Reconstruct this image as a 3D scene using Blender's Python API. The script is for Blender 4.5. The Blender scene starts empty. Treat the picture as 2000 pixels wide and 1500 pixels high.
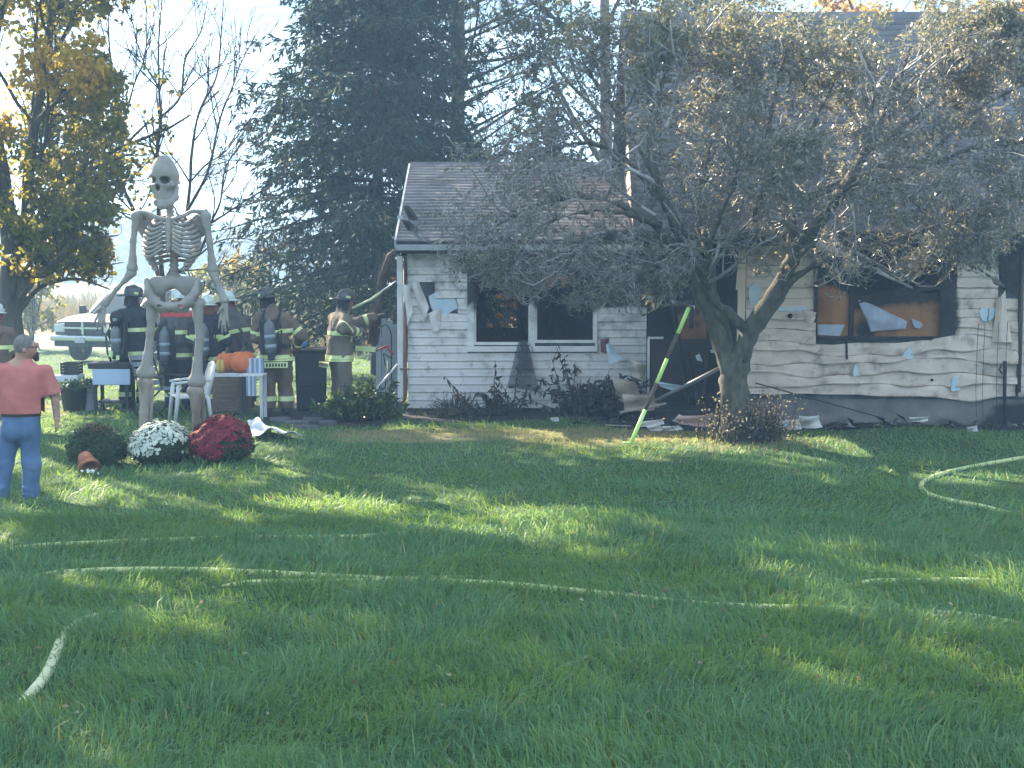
import bpy, bmesh, math, random
import numpy as np
from math import radians, sin, cos, pi, atan, tan, sqrt
from mathutils import Vector, Matrix, Euler

S = bpy.context.scene
COL = S.collection
# ------------------------------------------------------------------ camera
FPX, CAMZ = 2889.0, 2.6
PITCH = atan(250 / FPX)
cam_d = bpy.data.cameras.new('camera'); cam = bpy.data.objects.new('camera', cam_d); COL.objects.link(cam)
cam_d.sensor_width = 36.0; cam_d.lens = 36.0 * FPX / 2000.0
cam_d.clip_start = 0.1; cam_d.clip_end = 3000
cam.location = (0, 0, CAMZ); cam.rotation_euler = (pi / 2 - PITCH, 0, 0)
S.camera = cam
# ------------------------------------------------------------------ sky and sun
SUN_EL, SUN_AZ = radians(34), radians(42)      # azimuth: to the left of straight ahead
SUN_DIR = Vector((-sin(SUN_AZ) * cos(SUN_EL), cos(SUN_AZ) * cos(SUN_EL), sin(SUN_EL)))
W = bpy.data.worlds.new('World'); S.world = W; W.use_nodes = True
wn, wl = W.node_tree.nodes, W.node_tree.links
for n in list(wn): wn.remove(n)
sky = wn.new('ShaderNodeTexSky'); sky.sky_type = 'NISHITA'; sky.sun_disc = False
sky.sun_elevation = SUN_EL; sky.sun_rotation = -SUN_AZ; sky.air_density = 1.1; sky.dust_density = 0.7; sky.ozone_density = 1.4
tc = wn.new('ShaderNodeTexCoord')
sep = wn.new('ShaderNodeSeparateXYZ'); wl.new(tc.outputs['Generated'], sep.inputs[0])
def wmath(op, a, b=None, clamp=False):
    n = wn.new('ShaderNodeMath'); n.operation = op; n.use_clamp = clamp
    for i, v in enumerate((a, b)):
        if v is None: continue
        if hasattr(v, 'links'): wl.new(v, n.inputs[i])
        else: n.inputs[i].default_value = v
    return n.outputs[0]
zz = wmath('MAXIMUM', wmath('ADD', sep.outputs[2], 0.06), 0.04)
cmb = wn.new('ShaderNodeCombineXYZ')
wl.new(wmath('DIVIDE', sep.outputs[0], zz), cmb.inputs[0]); wl.new(wmath('DIVIDE', sep.outputs[1], zz), cmb.inputs[1])
mp = wn.new('ShaderNodeMapping'); mp.inputs['Scale'].default_value = (0.55, 1.25, 1); mp.inputs['Location'].default_value = (3.1, 1.7, 0)
mp.inputs['Rotation'].default_value = (0, 0, 0.25)
wl.new(cmb.outputs[0], mp.inputs[0])
nz = wn.new('ShaderNodeTexNoise'); nz.inputs['Scale'].default_value = 0.9; nz.inputs['Detail'].default_value = 7; nz.inputs['Roughness'].default_value = 0.56; nz.inputs['Distortion'].default_value = 0.5
wl.new(mp.outputs[0], nz.inputs['Vector'])
cr = wn.new('ShaderNodeValToRGB'); cr.color_ramp.elements[0].position = 0.38; cr.color_ramp.elements[1].position = 0.54
wl.new(nz.outputs['Fac'], cr.inputs[0])
SKY_STR = 0.15
dim = wn.new('ShaderNodeMixRGB'); dim.blend_type = 'MULTIPLY'; dim.inputs[0].default_value = 1; dim.inputs[2].default_value = (0.036, 0.050, 0.062, 1)
wl.new(sky.outputs[0], dim.inputs[1])
nz2 = wn.new('ShaderNodeTexNoise'); nz2.inputs['Scale'].default_value = 2.3; nz2.inputs['Detail'].default_value = 6
wl.new(mp.outputs[0], nz2.inputs['Vector'])
cr2 = wn.new('ShaderNodeValToRGB'); e = cr2.color_ramp.elements
e[0].position = 0.42; e[0].color = (0.40, 0.52, 0.66, 1); e[1].position = 0.55; e[1].color = (1.55, 1.98, 2.5, 1)
wl.new(nz2.outputs['Fac'], cr2.inputs[0])
mixc = wn.new('ShaderNodeMixRGB')
wl.new(cr2.outputs[0], mixc.inputs[2]); wl.new(cr.outputs[0], mixc.inputs[0]); wl.new(dim.outputs[0], mixc.inputs[1])
bg = wn.new('ShaderNodeBackground'); bg.inputs[1].default_value = SKY_STR
wl.new(mixc.outputs[0], bg.inputs[0])
wo = wn.new('ShaderNodeOutputWorld'); wl.new(bg.outputs[0], wo.inputs[0])
sun_d = bpy.data.lights.new('sun', 'SUN'); sun = bpy.data.objects.new('sun', sun_d); COL.objects.link(sun)
sun_d.energy = 2.4; sun_d.angle = radians(0.53); sun_d.color = (1.0, 0.87, 0.66)
sun.rotation_euler = SUN_DIR.to_track_quat('Z', 'Y').to_euler(); sun.location = SUN_DIR * 60
S.view_settings.view_transform = 'Standard'; S.view_settings.look = 'None'; S.view_settings.gamma = 1.0
S.view_settings.use_curve_mapping = False
S.view_settings.exposure = 3.55
S.cycles.use_denoising = True
S.cycles.max_bounces = 8; S.cycles.diffuse_bounces = 3; S.cycles.transparent_max_bounces = 12; S.cycles.volume_bounces = 1
S.cycles.caustics_reflective = False; S.cycles.caustics_refractive = False

# ------------------------------------------------------------------ helpers
def P(px, py, Y):
    u = (px - 1000) / FPX; v = (750 - py) / FPX
    dy = cos(PITCH) + v * sin(PITCH); dz = -sin(PITCH) + v * cos(PITCH)
    s = Y / dy
    return Vector((u * s, Y, CAMZ + dz * s))
def PX(px, Y, py=600): return P(px, py, Y).x
def PZ(py, Y): return P(1000, py, Y).z
def sst(a, b, x):
    t = np.clip((np.asarray(x, float) - a) / (b - a), 0, 1); return t * t * (3 - 2 * t)
def gz(x, y):
    x = np.asarray(x, float); y = np.asarray(y, float)
    z = 0.13 * sst(17.0, 20.8, y) - 0.5 * sst(27, 42, y) - 0.6 * sst(45, 130, y)
    z = z + 0.022 * np.sin(x * 1.3 + 0.7) * np.sin(y * 0.9 + 0.3) + 0.015 * np.sin(x * 2.9 + y * 1.7)
    return z
def gzf(x, y): return float(gz(x, y))
def G(px, py):
    Y = 10.0
    lo, hi = 4.0, 400.0
    for _ in range(50):
        mid = (lo + hi) / 2; p = P(px, py, mid)
        if p.z > gzf(p.x, mid): lo = mid
        else: hi = mid
    p = P(px, py, lo); p.z = gzf(p.x, p.y); return p
rng = np.random.default_rng(7); random.seed(7)

# ---- materials
def nd(nt, typ, ins=None, **props):
    n = nt.nodes.new(typ)
    for k, v in props.items(): setattr(n, k, v)
    for k, v in (ins or {}).items():
        if hasattr(v, 'links'): nt.links.new(v, n.inputs[k])
        else: n.inputs[k].default_value = v
    return n
def c4(c): return (c[0], c[1], c[2], 1)
def mat(name, c1, c2=None, scale=6.0, rough=0.75, bump=0.0, bscale=None, trans=0.0, metal=0.0, spec=0.3, island=0.0, c3=None, coord='Object', stretch=(1, 1, 1), ramp=(0.35, 0.65), attr=None, tcol=None, alpha=None):
    m = bpy.data.materials.new(name); m.use_nodes = True; nt = m.node_tree
    for n in list(nt.nodes): nt.nodes.remove(n)
    out = nd(nt, 'ShaderNodeOutputMaterial')
    tcn = nd(nt, 'ShaderNodeTexCoord'); mpn = nd(nt, 'ShaderNodeMapping', {'Vector': tcn.outputs[coord], 'Scale': stretch})
    col = None
    if c2 is not None:
        nz = nd(nt, 'ShaderNodeTexNoise', {'Vector': mpn.outputs[0], 'Scale': scale, 'Detail': 5.0, 'Roughness': 0.6})
        fac = nz.outputs['Fac']
        rp = nd(nt, 'ShaderNodeMapRange', {'Value': fac, 'From Min': ramp[0], 'From Max': ramp[1]})
        col = nd(nt, 'ShaderNodeMixRGB', {0: rp.outputs[0], 1: c4(c1), 2: c4(c2)}).outputs[0]
    else:
        rgb = nd(nt, 'ShaderNodeRGB'); rgb.outputs[0].default_value = c4(c1); col = rgb.outputs[0]
    if c3 is not None:   # islands pick a third colour at random
        gi = nd(nt, 'ShaderNodeNewGeometry')
        rp = nd(nt, 'ShaderNodeMapRange', {'Value': gi.outputs['Random Per Island'], 'From Min': 1 - island, 'From Max': 1 - island * 0.5})
        col = nd(nt, 'ShaderNodeMixRGB', {0: rp.outputs[0], 1: col, 2: c4(c3)}).outputs[0]
    for an, ac, asc in (attr if isinstance(attr, list) else [attr] if attr else []):   # (attribute name, colour, noise scale)
        at = nd(nt, 'ShaderNodeAttribute', attribute_name=an)
        n2 = nd(nt, 'ShaderNodeTexNoise', {'Vector': tcn.outputs['Object'], 'Scale': asc, 'Detail': 6.0, 'Roughness': 0.65})
        a1 = nd(nt, 'ShaderNodeMath', {0: n2.outputs['Fac'], 1: 0.5}, operation='SUBTRACT')
        a2 = nd(nt, 'ShaderNodeMath', {0: a1.outputs[0], 1: 1.3, 2: at.outputs['Fac']}, operation='MULTIPLY_ADD')
        rp = nd(nt, 'ShaderNodeMapRange', {'Value': a2.outputs[0], 'From Min': 0.28, 'From Max': 0.72})
        col = nd(nt, 'ShaderNodeMixRGB', {0: rp.outputs[0], 1: col, 2: c4(ac)}).outputs[0]
    b = nd(nt, 'ShaderNodeBsdfPrincipled', {'Base Color': col, 'Roughness': rough, 'Metallic': metal, 'Specular IOR Level': spec})
    if bump:
        n3 = nd(nt, 'ShaderNodeTexNoise', {'Vector': mpn.outputs[0], 'Scale': bscale or scale * 3, 'Detail': 6.0, 'Roughness': 0.65})
        bp = nd(nt, 'ShaderNodeBump', {'Height': n3.outputs['Fac'], 'Strength': min(1.0, bump), 'Distance': 0.02})
        nt.links.new(bp.outputs[0], b.inputs['Normal'])
    sh = b.outputs[0]
    if trans:
        tcx = nd(nt, 'ShaderNodeMixRGB', {0: 0.5, 1: col, 2: c4(tcol or c1)}).outputs[0] if tcol else col
        tr = nd(nt, 'ShaderNodeBsdfTranslucent', {'Color': tcx})
        sh = nd(nt, 'ShaderNodeMixShader', {0: trans, 1: sh, 2: tr.outputs[0]}).outputs[0]
    if alpha is not None:
        tp = nd(nt, 'ShaderNodeBsdfTransparent')
        sh = nd(nt, 'ShaderNodeMixShader', {0: alpha, 1: tp.outputs[0], 2: sh}).outputs[0]
    nt.links.new(sh, out.inputs[0])
    return m

# ---- scene graph
def tag(o, label, cat, group=None):
    o['label'] = label; o['category'] = cat
    if group: o['group'] = group
    return o
def thing(name, label, cat, loc=(0, 0, 0), rz=0.0, group=None):
    o = bpy.data.objects.new(name, None); COL.objects.link(o); o.empty_display_size = 0.1
    o.location = loc; o.rotation_euler = (0, 0, rz)
    return tag(o, label, cat, group)
def link(name, me, m=None, parent=None, loc=None, rot=None, smooth=None):
    o = bpy.data.objects.new(name, me); COL.objects.link(o)
    if m is not None:
        ms = m if isinstance(m, (list, tuple)) else [m]
        if len(me.materials) == 0:
            for k in ms: me.materials.append(k)
    if parent is not None: o.parent = parent
    if loc is not None: o.location = loc
    if rot is not None: o.rotation_euler = rot
    return o
def npmesh(name, V, F, smooth=False):
    """V (N,3); F (M,k) int array, or list of lists"""
    V = np.asarray(V, np.float32)
    me = bpy.data.meshes.new(name)
    if isinstance(F, np.ndarray):
        k = F.shape[1]; M = len(F)
        me.vertices.add(len(V)); me.vertices.foreach_set('co', V.ravel())
        me.loops.add(M * k); me.loops.foreach_set('vertex_index', F.astype(np.int32).ravel())
        me.polygons.add(M); me.polygons.foreach_set('loop_start', np.arange(0, M * k, k, dtype=np.int32))
        try: me.polygons.foreach_set('loop_total', np.full(M, k, np.int32))
        except Exception: pass
        me.update(calc_edges=True)
    else:
        me.from_pydata([tuple(v) for v in V], [], [tuple(f) for f in F]); me.update()
    if smooth: me.polygons.foreach_set('use_smooth', np.ones(len(me.polygons), bool))
    return me
def setattr_pt(me, name, vals):
    a = me.attributes.new(name, 'FLOAT', 'POINT'); a.data.foreach_set('value', np.asarray(vals, np.float32))

class MB:
    def __init__(s): s.v = []; s.f = []; s.mi = []; s.sm = []
    def add(s, vs, fs, mi=0, smooth=False):
        o = len(s.v); s.v += [tuple(v) for v in vs]
        for f in fs: s.f.append(tuple(i + o for i in f)); s.mi.append(mi); s.sm.append(smooth)
        return s
    def box(s, c, d, R=None, mi=0, taper=1.0):
        hx, hy, hz = d[0] / 2, d[1] / 2, d[2] / 2
        vs = [Vector((x * hx * (taper if z > 0 else 1), y * hy * (taper if z > 0 else 1), z * hz)) for z in (-1, 1) for y in (-1, 1) for x in (-1, 1)]
        if R is not None: vs = [R @ v for v in vs]
        c = Vector(c); vs = [v + c for v in vs]
        return s.add(vs, [(0, 2, 3, 1), (4, 5, 7, 6), (0, 1, 5, 4), (2, 6, 7, 3), (0, 4, 6, 2), (1, 3, 7, 5)], mi)
    def bar(s, a, b, w, h, mi=0, up=(0, 0, 1)):
        a = Vector(a); b = Vector(b); d = (b - a); L = d.length; d.normalize()
        u = Vector(up); x = d.cross(u)
        if x.length < 1e-4: x = d.cross(Vector((1, 0, 0)))
        x.normalize(); z = x.cross(d)
        R = Matrix((x, d, z)).transposed()
        return s.box((a + b) / 2, (w, L, h), R, mi)
    def tube(s, pts, rad, n=8, caps=True, mi=0, smooth=True, flat=1.0):
        pts = [Vector(p) for p in pts]
        if not hasattr(rad, '__len__'): rad = [rad] * len(pts)
        t0 = (pts[1] - pts[0]).normalized()
        ref = Vector((0, 0, 1)) if abs(t0.z) < 0.9 else Vector((1, 0, 0))
        x = t0.cross(ref).normalized(); vs = []
        for i, p in enumerate(pts):
            t = (pts[min(i + 1, len(pts) - 1)] - pts[max(i - 1, 0)]).normalized()
            x = (x - t * x.dot(t))
            if x.length < 1e-5: x = t.orthogonal()
            x.normalize(); y = t.cross(x)
            for k in range(n):
                a = 2 * pi * k / n; vs.append(p + (x * cos(a) + y * sin(a) * flat) * rad[i])
        fs = []
        for i in range(len(pts) - 1):
            for k in range(n):
                k2 = (k + 1) % n; fs.append((i * n + k, i * n + k2, (i + 1) * n + k2, (i + 1) * n + k))
        s.add(vs, fs, mi, smooth)
        if caps:
            o = len(s.v) - len(vs)
            s.f.append(tuple(o + k for k in reversed(range(n)))); s.mi.append(mi); s.sm.append(False)
            o2 = o + (len(pts) - 1) * n
            s.f.append(tuple(o2 + k for k in range(n))); s.mi.append(mi); s.sm.append(False)
        return s
    def lathe(s, prof, n=20, c=(0, 0, 0), R=None, mi=0, smooth=True, sq=1.0):
        vs = []
        for r, z in prof:
            for k in range(n):
                a = 2 * pi * k / n; v = Vector((r * cos(a), r * sin(a) * sq, z))
                if R is not None: v = R @ v
                vs.append(v + Vector(c))
        fs = []
        for i in range(len(prof) - 1):
            for k in range(n):
                k2 = (k + 1) % n; fs.append((i * n + k, i * n + k2, (i + 1) * n + k2, (i + 1) * n + k))
        return s.add(vs, fs, mi, smooth)
    def ell(s, c, r, n=14, m=9, mi=0, R=None):
        vs, fs = [], []
        for i in range(m + 1):
            th = pi * i / m
            for k in range(n):
                a = 2 * pi * k / n
                v = Vector((r[0] * sin(th) * cos(a), r[1] * sin(th) * sin(a), -r[2] * cos(th)))
                if R is not None: v = R @ v
                vs.append(v + Vector(c))
        for i in range(m):
            for k in range(n):
                k2 = (k + 1) % n; fs.append((i * n + k, i * n + k2, (i + 1) * n + k2, (i + 1) * n + k))
        return s.add(vs, fs, mi, True)
    def prism(s, poly, d, R=None, c=(0, 0, 0), mi=0):
        """poly: list of (a,b) in local XZ, extruded along local Y by d"""
        n = len(poly); vs = [Vector((a, 0, b)) for a, b in poly] + [Vector((a, d, b)) for a, b in poly]
        if R is not None: vs = [R @ v for v in vs]
        vs = [v + Vector(c) for v in vs]
        fs = [tuple(range(n)), tuple(range(2 * n - 1, n - 1, -1))] + [(i, i + n, (i + 1) % n + n, (i + 1) % n) for i in range(n)]
        return s.add(vs, fs, mi)
    def mesh(s, name):
        me = bpy.data.meshes.new(name); me.from_pydata(s.v, [], s.f)
        me.polygons.foreach_set('material_index', np.array(s.mi, np.int32)); me.polygons.foreach_set('use_smooth', np.array(s.sm, bool))
        bm = bmesh.new(); bm.from_mesh(me); bmesh.ops.remove_doubles(bm, verts=bm.verts, dist=1e-6); bmesh.ops.recalc_face_normals(bm, faces=bm.faces); bm.to_mesh(me); bm.free()
        me.update(); return me
    def build(s, name, m, parent=None, loc=None, rot=None, bevel=0.0, sub=0):
        o = link(name, s.mesh(name), m, parent, loc, rot)
        if bevel:
            b = o.modifiers.new('bevel', 'BEVEL'); b.width = bevel; b.segments = 2; b.limit_method = 'ANGLE'; b.angle_limit = radians(40)
        if sub:
            b = o.modifiers.new('sub', 'SUBSURF'); b.levels = sub; b.render_levels = sub
        return o

# ---- signed distance fields and surface nets, for bodies, bones, clothes
class SDF:
    def __init__(s, vox=0.015): s.ops = []; s.vox = vox; s.lo = np.full(3, 1e9); s.hi = np.full(3, -1e9)
    def _b(s, lo, hi): s.lo = np.minimum(s.lo, lo); s.hi = np.maximum(s.hi, hi)
    def cap(s, a, b, ra, rb=None, k=0.02, sub=False, flat=None):
        """tapered capsule; flat=(axis vector, factor) squashes the section along that axis"""
        a = np.array(a, float); b = np.array(b, float); rb = ra if rb is None else rb
        R = max(ra, rb) * (max(1, flat[1]) if flat else 1)
        lo = np.minimum(a, b) - R; hi = np.maximum(a, b) + R
        if not sub: s._b(lo, hi)
        s.ops.append(('c', lo, hi, k, sub, (a, b, ra, rb, flat))); return s
    def chain(s, pts, rad, k=0.02, flat=None):
        for i in range(len(pts) - 1): s.cap(pts[i], pts[i + 1], rad[i], rad[i + 1], k, flat=flat)
        return s
    def ell(s, c, r, R=None, k=0.02, sub=False):
        c = np.array(c, float); r = np.array(r, float); m = r.max()
        if not sub: s._b(c - m, c + m)
        s.ops.append(('e', c - m, c + m, k, sub, (c, r, None if R is None else np.array(R, float)))); return s
    def mesh(s, name='blob', smooth_it=1):
        vx = s.vox; lo = s.lo - 3 * vx; n = np.ceil((s.hi - lo) / vx).astype(int) + 4
        F = np.full(n, 1.0, np.float32)
        ax = [lo[i] + vx * np.arange(n[i]) for i in range(3)]
        for t, l, h, k, sub, a in s.ops:
            m = k + 3 * vx
            i0 = np.clip(np.floor((l - m - lo) / vx).astype(int), 0, n); i1 = np.clip(np.ceil((h + m - lo) / vx).astype(int) + 1, 0, n)
            if (i1 <= i0).any(): continue
            sl = tuple(slice(i0[q], i1[q]) for q in range(3))
            X, Y, Z = np.meshgrid(ax[0][sl[0]], ax[1][sl[1]], ax[2][sl[2]], indexing='ij')
            Q = np.stack([X, Y, Z], -1)
            if t == 'c':
                A, B, ra, rb, flat = a; ab = B - A; q = Q - A
                tt = np.clip((q @ ab) / max(ab @ ab, 1e-9), 0, 1)
                w = q - tt[..., None] * ab
                if flat is not None:
                    fa = np.array(flat[0], float); fa /= np.linalg.norm(fa); w = w + (w @ fa)[..., None] * fa * (1 / flat[1] - 1)
                d = np.linalg.norm(w, axis=-1) - (ra + (rb - ra) * tt)
                if flat is not None: d = d * min(1, flat[1])
            else:
                C, r, R = a; q = Q - C
                if R is not None: q = q @ R
                k0 = np.linalg.norm(q / r, axis=-1); k1 = np.linalg.norm(q / (r * r), axis=-1) + 1e-9
                d = k0 * (k0 - 1) / k1
            f = F[sl]
            if sub:
                hh = np.clip(0.5 - 0.5 * (f + d) / k, 0, 1); F[sl] = f * (1 - hh) - d * hh + k * hh * (1 - hh)
            else:
                hh = np.clip(0.5 + 0.5 * (f - d) / k, 0, 1); F[sl] = f * (1 - hh) + d * hh - k * hh * (1 - hh)
        ins = F < 0
        c = np.zeros(tuple(q - 1 for q in n), np.int8)
        corners = [(i, j, k) for i in (0, 1) for j in (0, 1) for k in (0, 1)]
        def shf(A, o): return A[o[0]:n[0] - 1 + o[0], o[1]:n[1] - 1 + o[1], o[2]:n[2] - 1 + o[2]]
        for o in corners: c += shf(ins, o)
        act = (c > 0) & (c < 8); idx = np.argwhere(act)
        vid = np.full(act.shape, -1, np.int64); vid[act] = np.arange(len(idx))
        ps = np.zeros((len(idx), 3)); cn = np.zeros(len(idx))
        val = {o: F[idx[:, 0] + o[0], idx[:, 1] + o[1], idx[:, 2] + o[2]] for o in corners}
        for o in corners:
            for axx in range(3):
                if o[axx]: continue
                o2 = list(o); o2[axx] = 1; o2 = tuple(o2)
                fa, fb = val[o], val[o2]; cr_ = (fa < 0) != (fb < 0)
                tt = np.where(cr_, fa / np.where(cr_, fa - fb, 1), 0)
                pp = np.array(o, float)[None] + 0 * ps; pp[:, axx] += tt
                ps += np.where(cr_[:, None], pp, 0); cn += cr_
        V = lo + vx * (idx + ps / np.maximum(cn, 1)[:, None])
        faces = []
        for axx in range(3):
            u, w = (axx + 1) % 3, (axx + 2) % 3
            sA = [slice(1, q - 1) for q in n]; sB = [slice(1, q - 1) for q in n]
            sA[axx] = slice(0, n[axx] - 1); sB[axx] = slice(1, n[axx])
            a_in = ins[tuple(sA)]; b_in = ins[tuple(sB)]
            off = np.array([1, 1, 1]); off[axx] = 0
            for flip, msk in ((False, a_in & ~b_in), (True, ~a_in & b_in)):
                e = np.argwhere(msk) + off
                if not len(e): continue
                q = []
                for du, dw in ((-1, -1), (0, -1), (0, 0), (-1, 0)):
                    t = e.copy(); t[:, u] += du; t[:, w] += dw; q.append(vid[t[:, 0], t[:, 1], t[:, 2]])
                q = np.stack(q, 1); faces.append(q[:, ::-1] if flip else q)
        Fq = np.concatenate(faces); Fq = Fq[(Fq >= 0).all(1)]
        for _ in range(smooth_it):
            acc = np.zeros_like(V); cc = np.zeros(len(V))
            for i in range(4):
                for j in (1, 3):
                    np.add.at(acc, Fq[:, i], V[Fq[:, (i + j) % 4]]); np.add.at(cc, Fq[:, i], 1)
            V = V * 0.5 + 0.5 * acc / np.maximum(cc, 1)[:, None]
        return npmesh(name, V, Fq, smooth=True)
    def build(s, name, m, parent=None, **kw): return link(name, s.mesh(name, **kw), m, parent)
def wrinkle(me, amp, freq, aniso=(1, 1, 1), seed=0):
    n = len(me.vertices); v = np.zeros(n * 3); me.vertices.foreach_get('co', v); v = v.reshape(-1, 3)
    nr = np.zeros(n * 3); me.vertices.foreach_get('normal', nr); nr = nr.reshape(-1, 3)
    r = np.random.default_rng(seed + int(freq * 10)); d = np.zeros(n); q = v * np.array(aniso)
    for i in range(9):
        k = r.normal(size=3); k = k / np.linalg.norm(k) * freq * r.uniform(0.5, 2.2); w = np.sin(q @ k + r.uniform(0, 6.28) + 0.8 * np.sin(q @ np.roll(k, 1) * 0.6))
        d += (1 - 2 * np.abs(w)) if i % 2 else w * 0.8
    v = v + nr * (amp * d / 3.0)[:, None]; me.vertices.foreach_set('co', v.astype(np.float32).ravel()); me.update(); return me
def band(me, name, cuts, off, m, parent, keep=None):
    """strip of a mesh between planes: cuts = [(point, normal), ...] keeps the side the normals point to; offset along normals"""
    bm = bmesh.new(); bm.from_mesh(me)
    for co, no in cuts:
        bmesh.ops.bisect_plane(bm, geom=bm.verts[:] + bm.edges[:] + bm.faces[:], plane_co=Vector(co), plane_no=-Vector(no), clear_outer=True)
    if keep is not None:
        bmesh.ops.delete(bm, geom=[f for f in bm.faces if not keep(f.calc_center_median())], context='FACES')
    bm.normal_update()
    for v in bm.verts: v.co += v.normal * off
    m2 = bpy.data.meshes.new(name); bm.to_mesh(m2); ok = len(bm.faces) > 0; bm.free()
    if not ok: return None
    return link(name, m2, m, parent)

# ---- vectorised foliage helpers
def unit(a): return a / np.maximum(np.linalg.norm(a, axis=-1, keepdims=True), 1e-9)
def rdir(n): return unit(rng.normal(size=(n, 3)))
def seg_prisms(P0, P1, r0, r1, n=3):
    D = unit(P1 - P0); ref = np.where(np.abs(D[:, 2:3]) < 0.9, np.array([[0, 0, 1.0]]), np.array([[1.0, 0, 0]]))
    X = unit(np.cross(D, ref)); Yv = np.cross(D, X); M = len(P0)
    V = np.zeros((M, 2 * n, 3))
    for k in range(n):
        a = 2 * pi * k / n; o = X * cos(a) + Yv * sin(a)
        V[:, k] = P0 + o * r0[:, None]; V[:, n + k] = P1 + o * r1[:, None]
    base = (np.arange(M) * 2 * n)[:, None]
    F = np.concatenate([base + np.array([[k, (k + 1) % n, n + (k + 1) % n, n + k]]) for k in range(n)])
    return V.reshape(-1, 3), F
def leaves(C, D, N, L, Wd, bend=0.0):
    """four-corner leaves: C base, D direction, N normal, L length, Wd width"""
    D = unit(D); Sx = unit(np.cross(D, N)); N2 = np.cross(Sx, D)
    L = np.broadcast_to(L, (len(C),))[:, None]; Wd = np.broadcast_to(Wd, (len(C),))[:, None]
    V = np.stack([C, C + D * L * 0.45 + Sx * Wd * 0.5 + N2 * Wd * 0.12, C + D * L - N2 * L * bend, C + D * L * 0.45 - Sx * Wd * 0.5 + N2 * Wd * 0.12], 1)
    F = np.arange(len(C) * 4).reshape(-1, 4)
    return V.reshape(-1, 3), F
def cat(parts):
    V, F, o = [], [], 0
    for v, f in parts: V.append(v); F.append(f + o); o += len(v)
    return np.concatenate(V), np.concatenate(F)
def grow(P0, D0, L, R0, R1, k, wob, trop=(0, 0, 0), steer=None):
    M = len(P0); pts = np.zeros((M, k + 1, 3)); pts[:, 0] = P0; D = unit(D0); tr = np.array(trop)
    for i in range(k):
        D = unit(D + rng.normal(size=(M, 3)) * wob + tr)
        if steer is not None: D = unit(D + steer(pts[:, i]))
        pts[:, i + 1] = pts[:, i] + D * (L / k)[:, None]
    t = np.linspace(0, 1, k + 1)[None]
    rad = R0[:, None] * (1 - t) + R1[:, None] * t
    return pts, rad
def spawn(pts, rad, n, t0, ang, lr, rr, t1=1.0, plane=0.0):
    """children of paths: n per path. returns P,D,L,R"""
    M, k1, _ = pts.shape; k = k1 - 1
    pi_ = np.repeat(np.arange(M), n); t = rng.uniform(t0, t1, len(pi_)) * k
    i = np.minimum(t.astype(int), k - 1); f = (t - i)[:, None]
    p = pts[pi_, i] * (1 - f) + pts[pi_, i + 1] * f
    d = unit(pts[pi_, i + 1] - pts[pi_, i]); r = (rad[pi_, i] * (1 - f[:, 0]) + rad[pi_, i + 1] * f[:, 0])
    L = np.linalg.norm(np.diff(pts, axis=1), axis=2).sum(1)[pi_]
    q = rdir(len(p)); q[:, 2] *= (1 - plane); q = unit(q - d * (q * d).sum(1, keepdims=True))
    a = np.radians(rng.normal(ang, 12, len(p)))[:, None]
    D = d * np.cos(a) + q * np.sin(a)
    Ln = L * lr * rng.uniform(0.55, 1.25, len(p)) * (1.15 - 0.6 * t / k)
    return p, D, Ln, np.maximum(r * rr, 0.0025)
def paths_mesh(lst, n=4):
    out = []
    for pts, rad in lst:
        a = pts[:, :-1].reshape(-1, 3); b = pts[:, 1:].reshape(-1, 3)
        out.append(seg_prisms(a, b, rad[:, :-1].ravel(), rad[:, 1:].ravel(), n))
    return cat(out)
def along(pts, n):
    M, k1, _ = pts.shape; k = k1 - 1
    pi_ = np.repeat(np.arange(M), n); t = rng.uniform(0.1, 1.0, len(pi_)) * k
    i = np.minimum(t.astype(int), k - 1); f = (t - i)[:, None]
    return pts[pi_, i] * (1 - f) + pts[pi_, i + 1] * f, unit(pts[pi_, i + 1] - pts[pi_, i])
def polyline(pts, step):
    """resample a digitised polyline with Catmull-Rom"""
    pts = np.array(pts, float); p = np.vstack([2 * pts[0] - pts[1], pts, 2 * pts[-1] - pts[-2]]); out = []
    for i in range(1, len(p) - 2):
        m = max(1, int(np.ceil(np.linalg.norm(p[i + 1] - p[i]) / step)))
        for q in range(m):
            t = q / m; a, b, c, d = p[i - 1], p[i], p[i + 1], p[i + 2]
            out.append(0.5 * (2 * b + (c - a) * t + (2 * a - 5 * b + 4 * c - d) * t * t + (3 * b - a - 3 * c + d) * t ** 3))
    out.append(pts[-1]); return np.array(out)
# ================================================================== GROUND
def lnoise(x, y, f, seed):
    r = np.random.default_rng(seed); o = 0
    for i in range(7):
        a = r.uniform(0, 2 * pi); k = f * r.uniform(0.6, 1.9); o = o + np.sin((x * cos(a) + y * sin(a)) * k + r.uniform(0, 6.28))
    return o / 3.2
XW0, XW1, YW = PX(797, 23.5, 700), PX(1262, 23.5, 700), 23.5       # wing wall
XM0, YM = PX(1447, 21.6, 700), 21.6                               # main front wall
def dry_f(x, y):
    d = sst(19.3, 19.9, y + 0.25 * lnoise(x, y, 2.2, 3)) * (1 - sst(20.9, 21.4, y)) * sst(-3.2, -2.0, x) * (1 - sst(3.0, 4.6, x)) * 0.62
    d = np.maximum(d, 0.42 * sst(0.2, 1.0, lnoise(x, y, 1.1, 5)) * sst(18.5, 20, y) * (1 - sst(30, 34, y)))
    d = np.maximum(d, 0.42 * (1 - sst(0.5, 2.0, np.hypot((x - 2.9) * 0.8, y - 19.9))))
    return d
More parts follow.
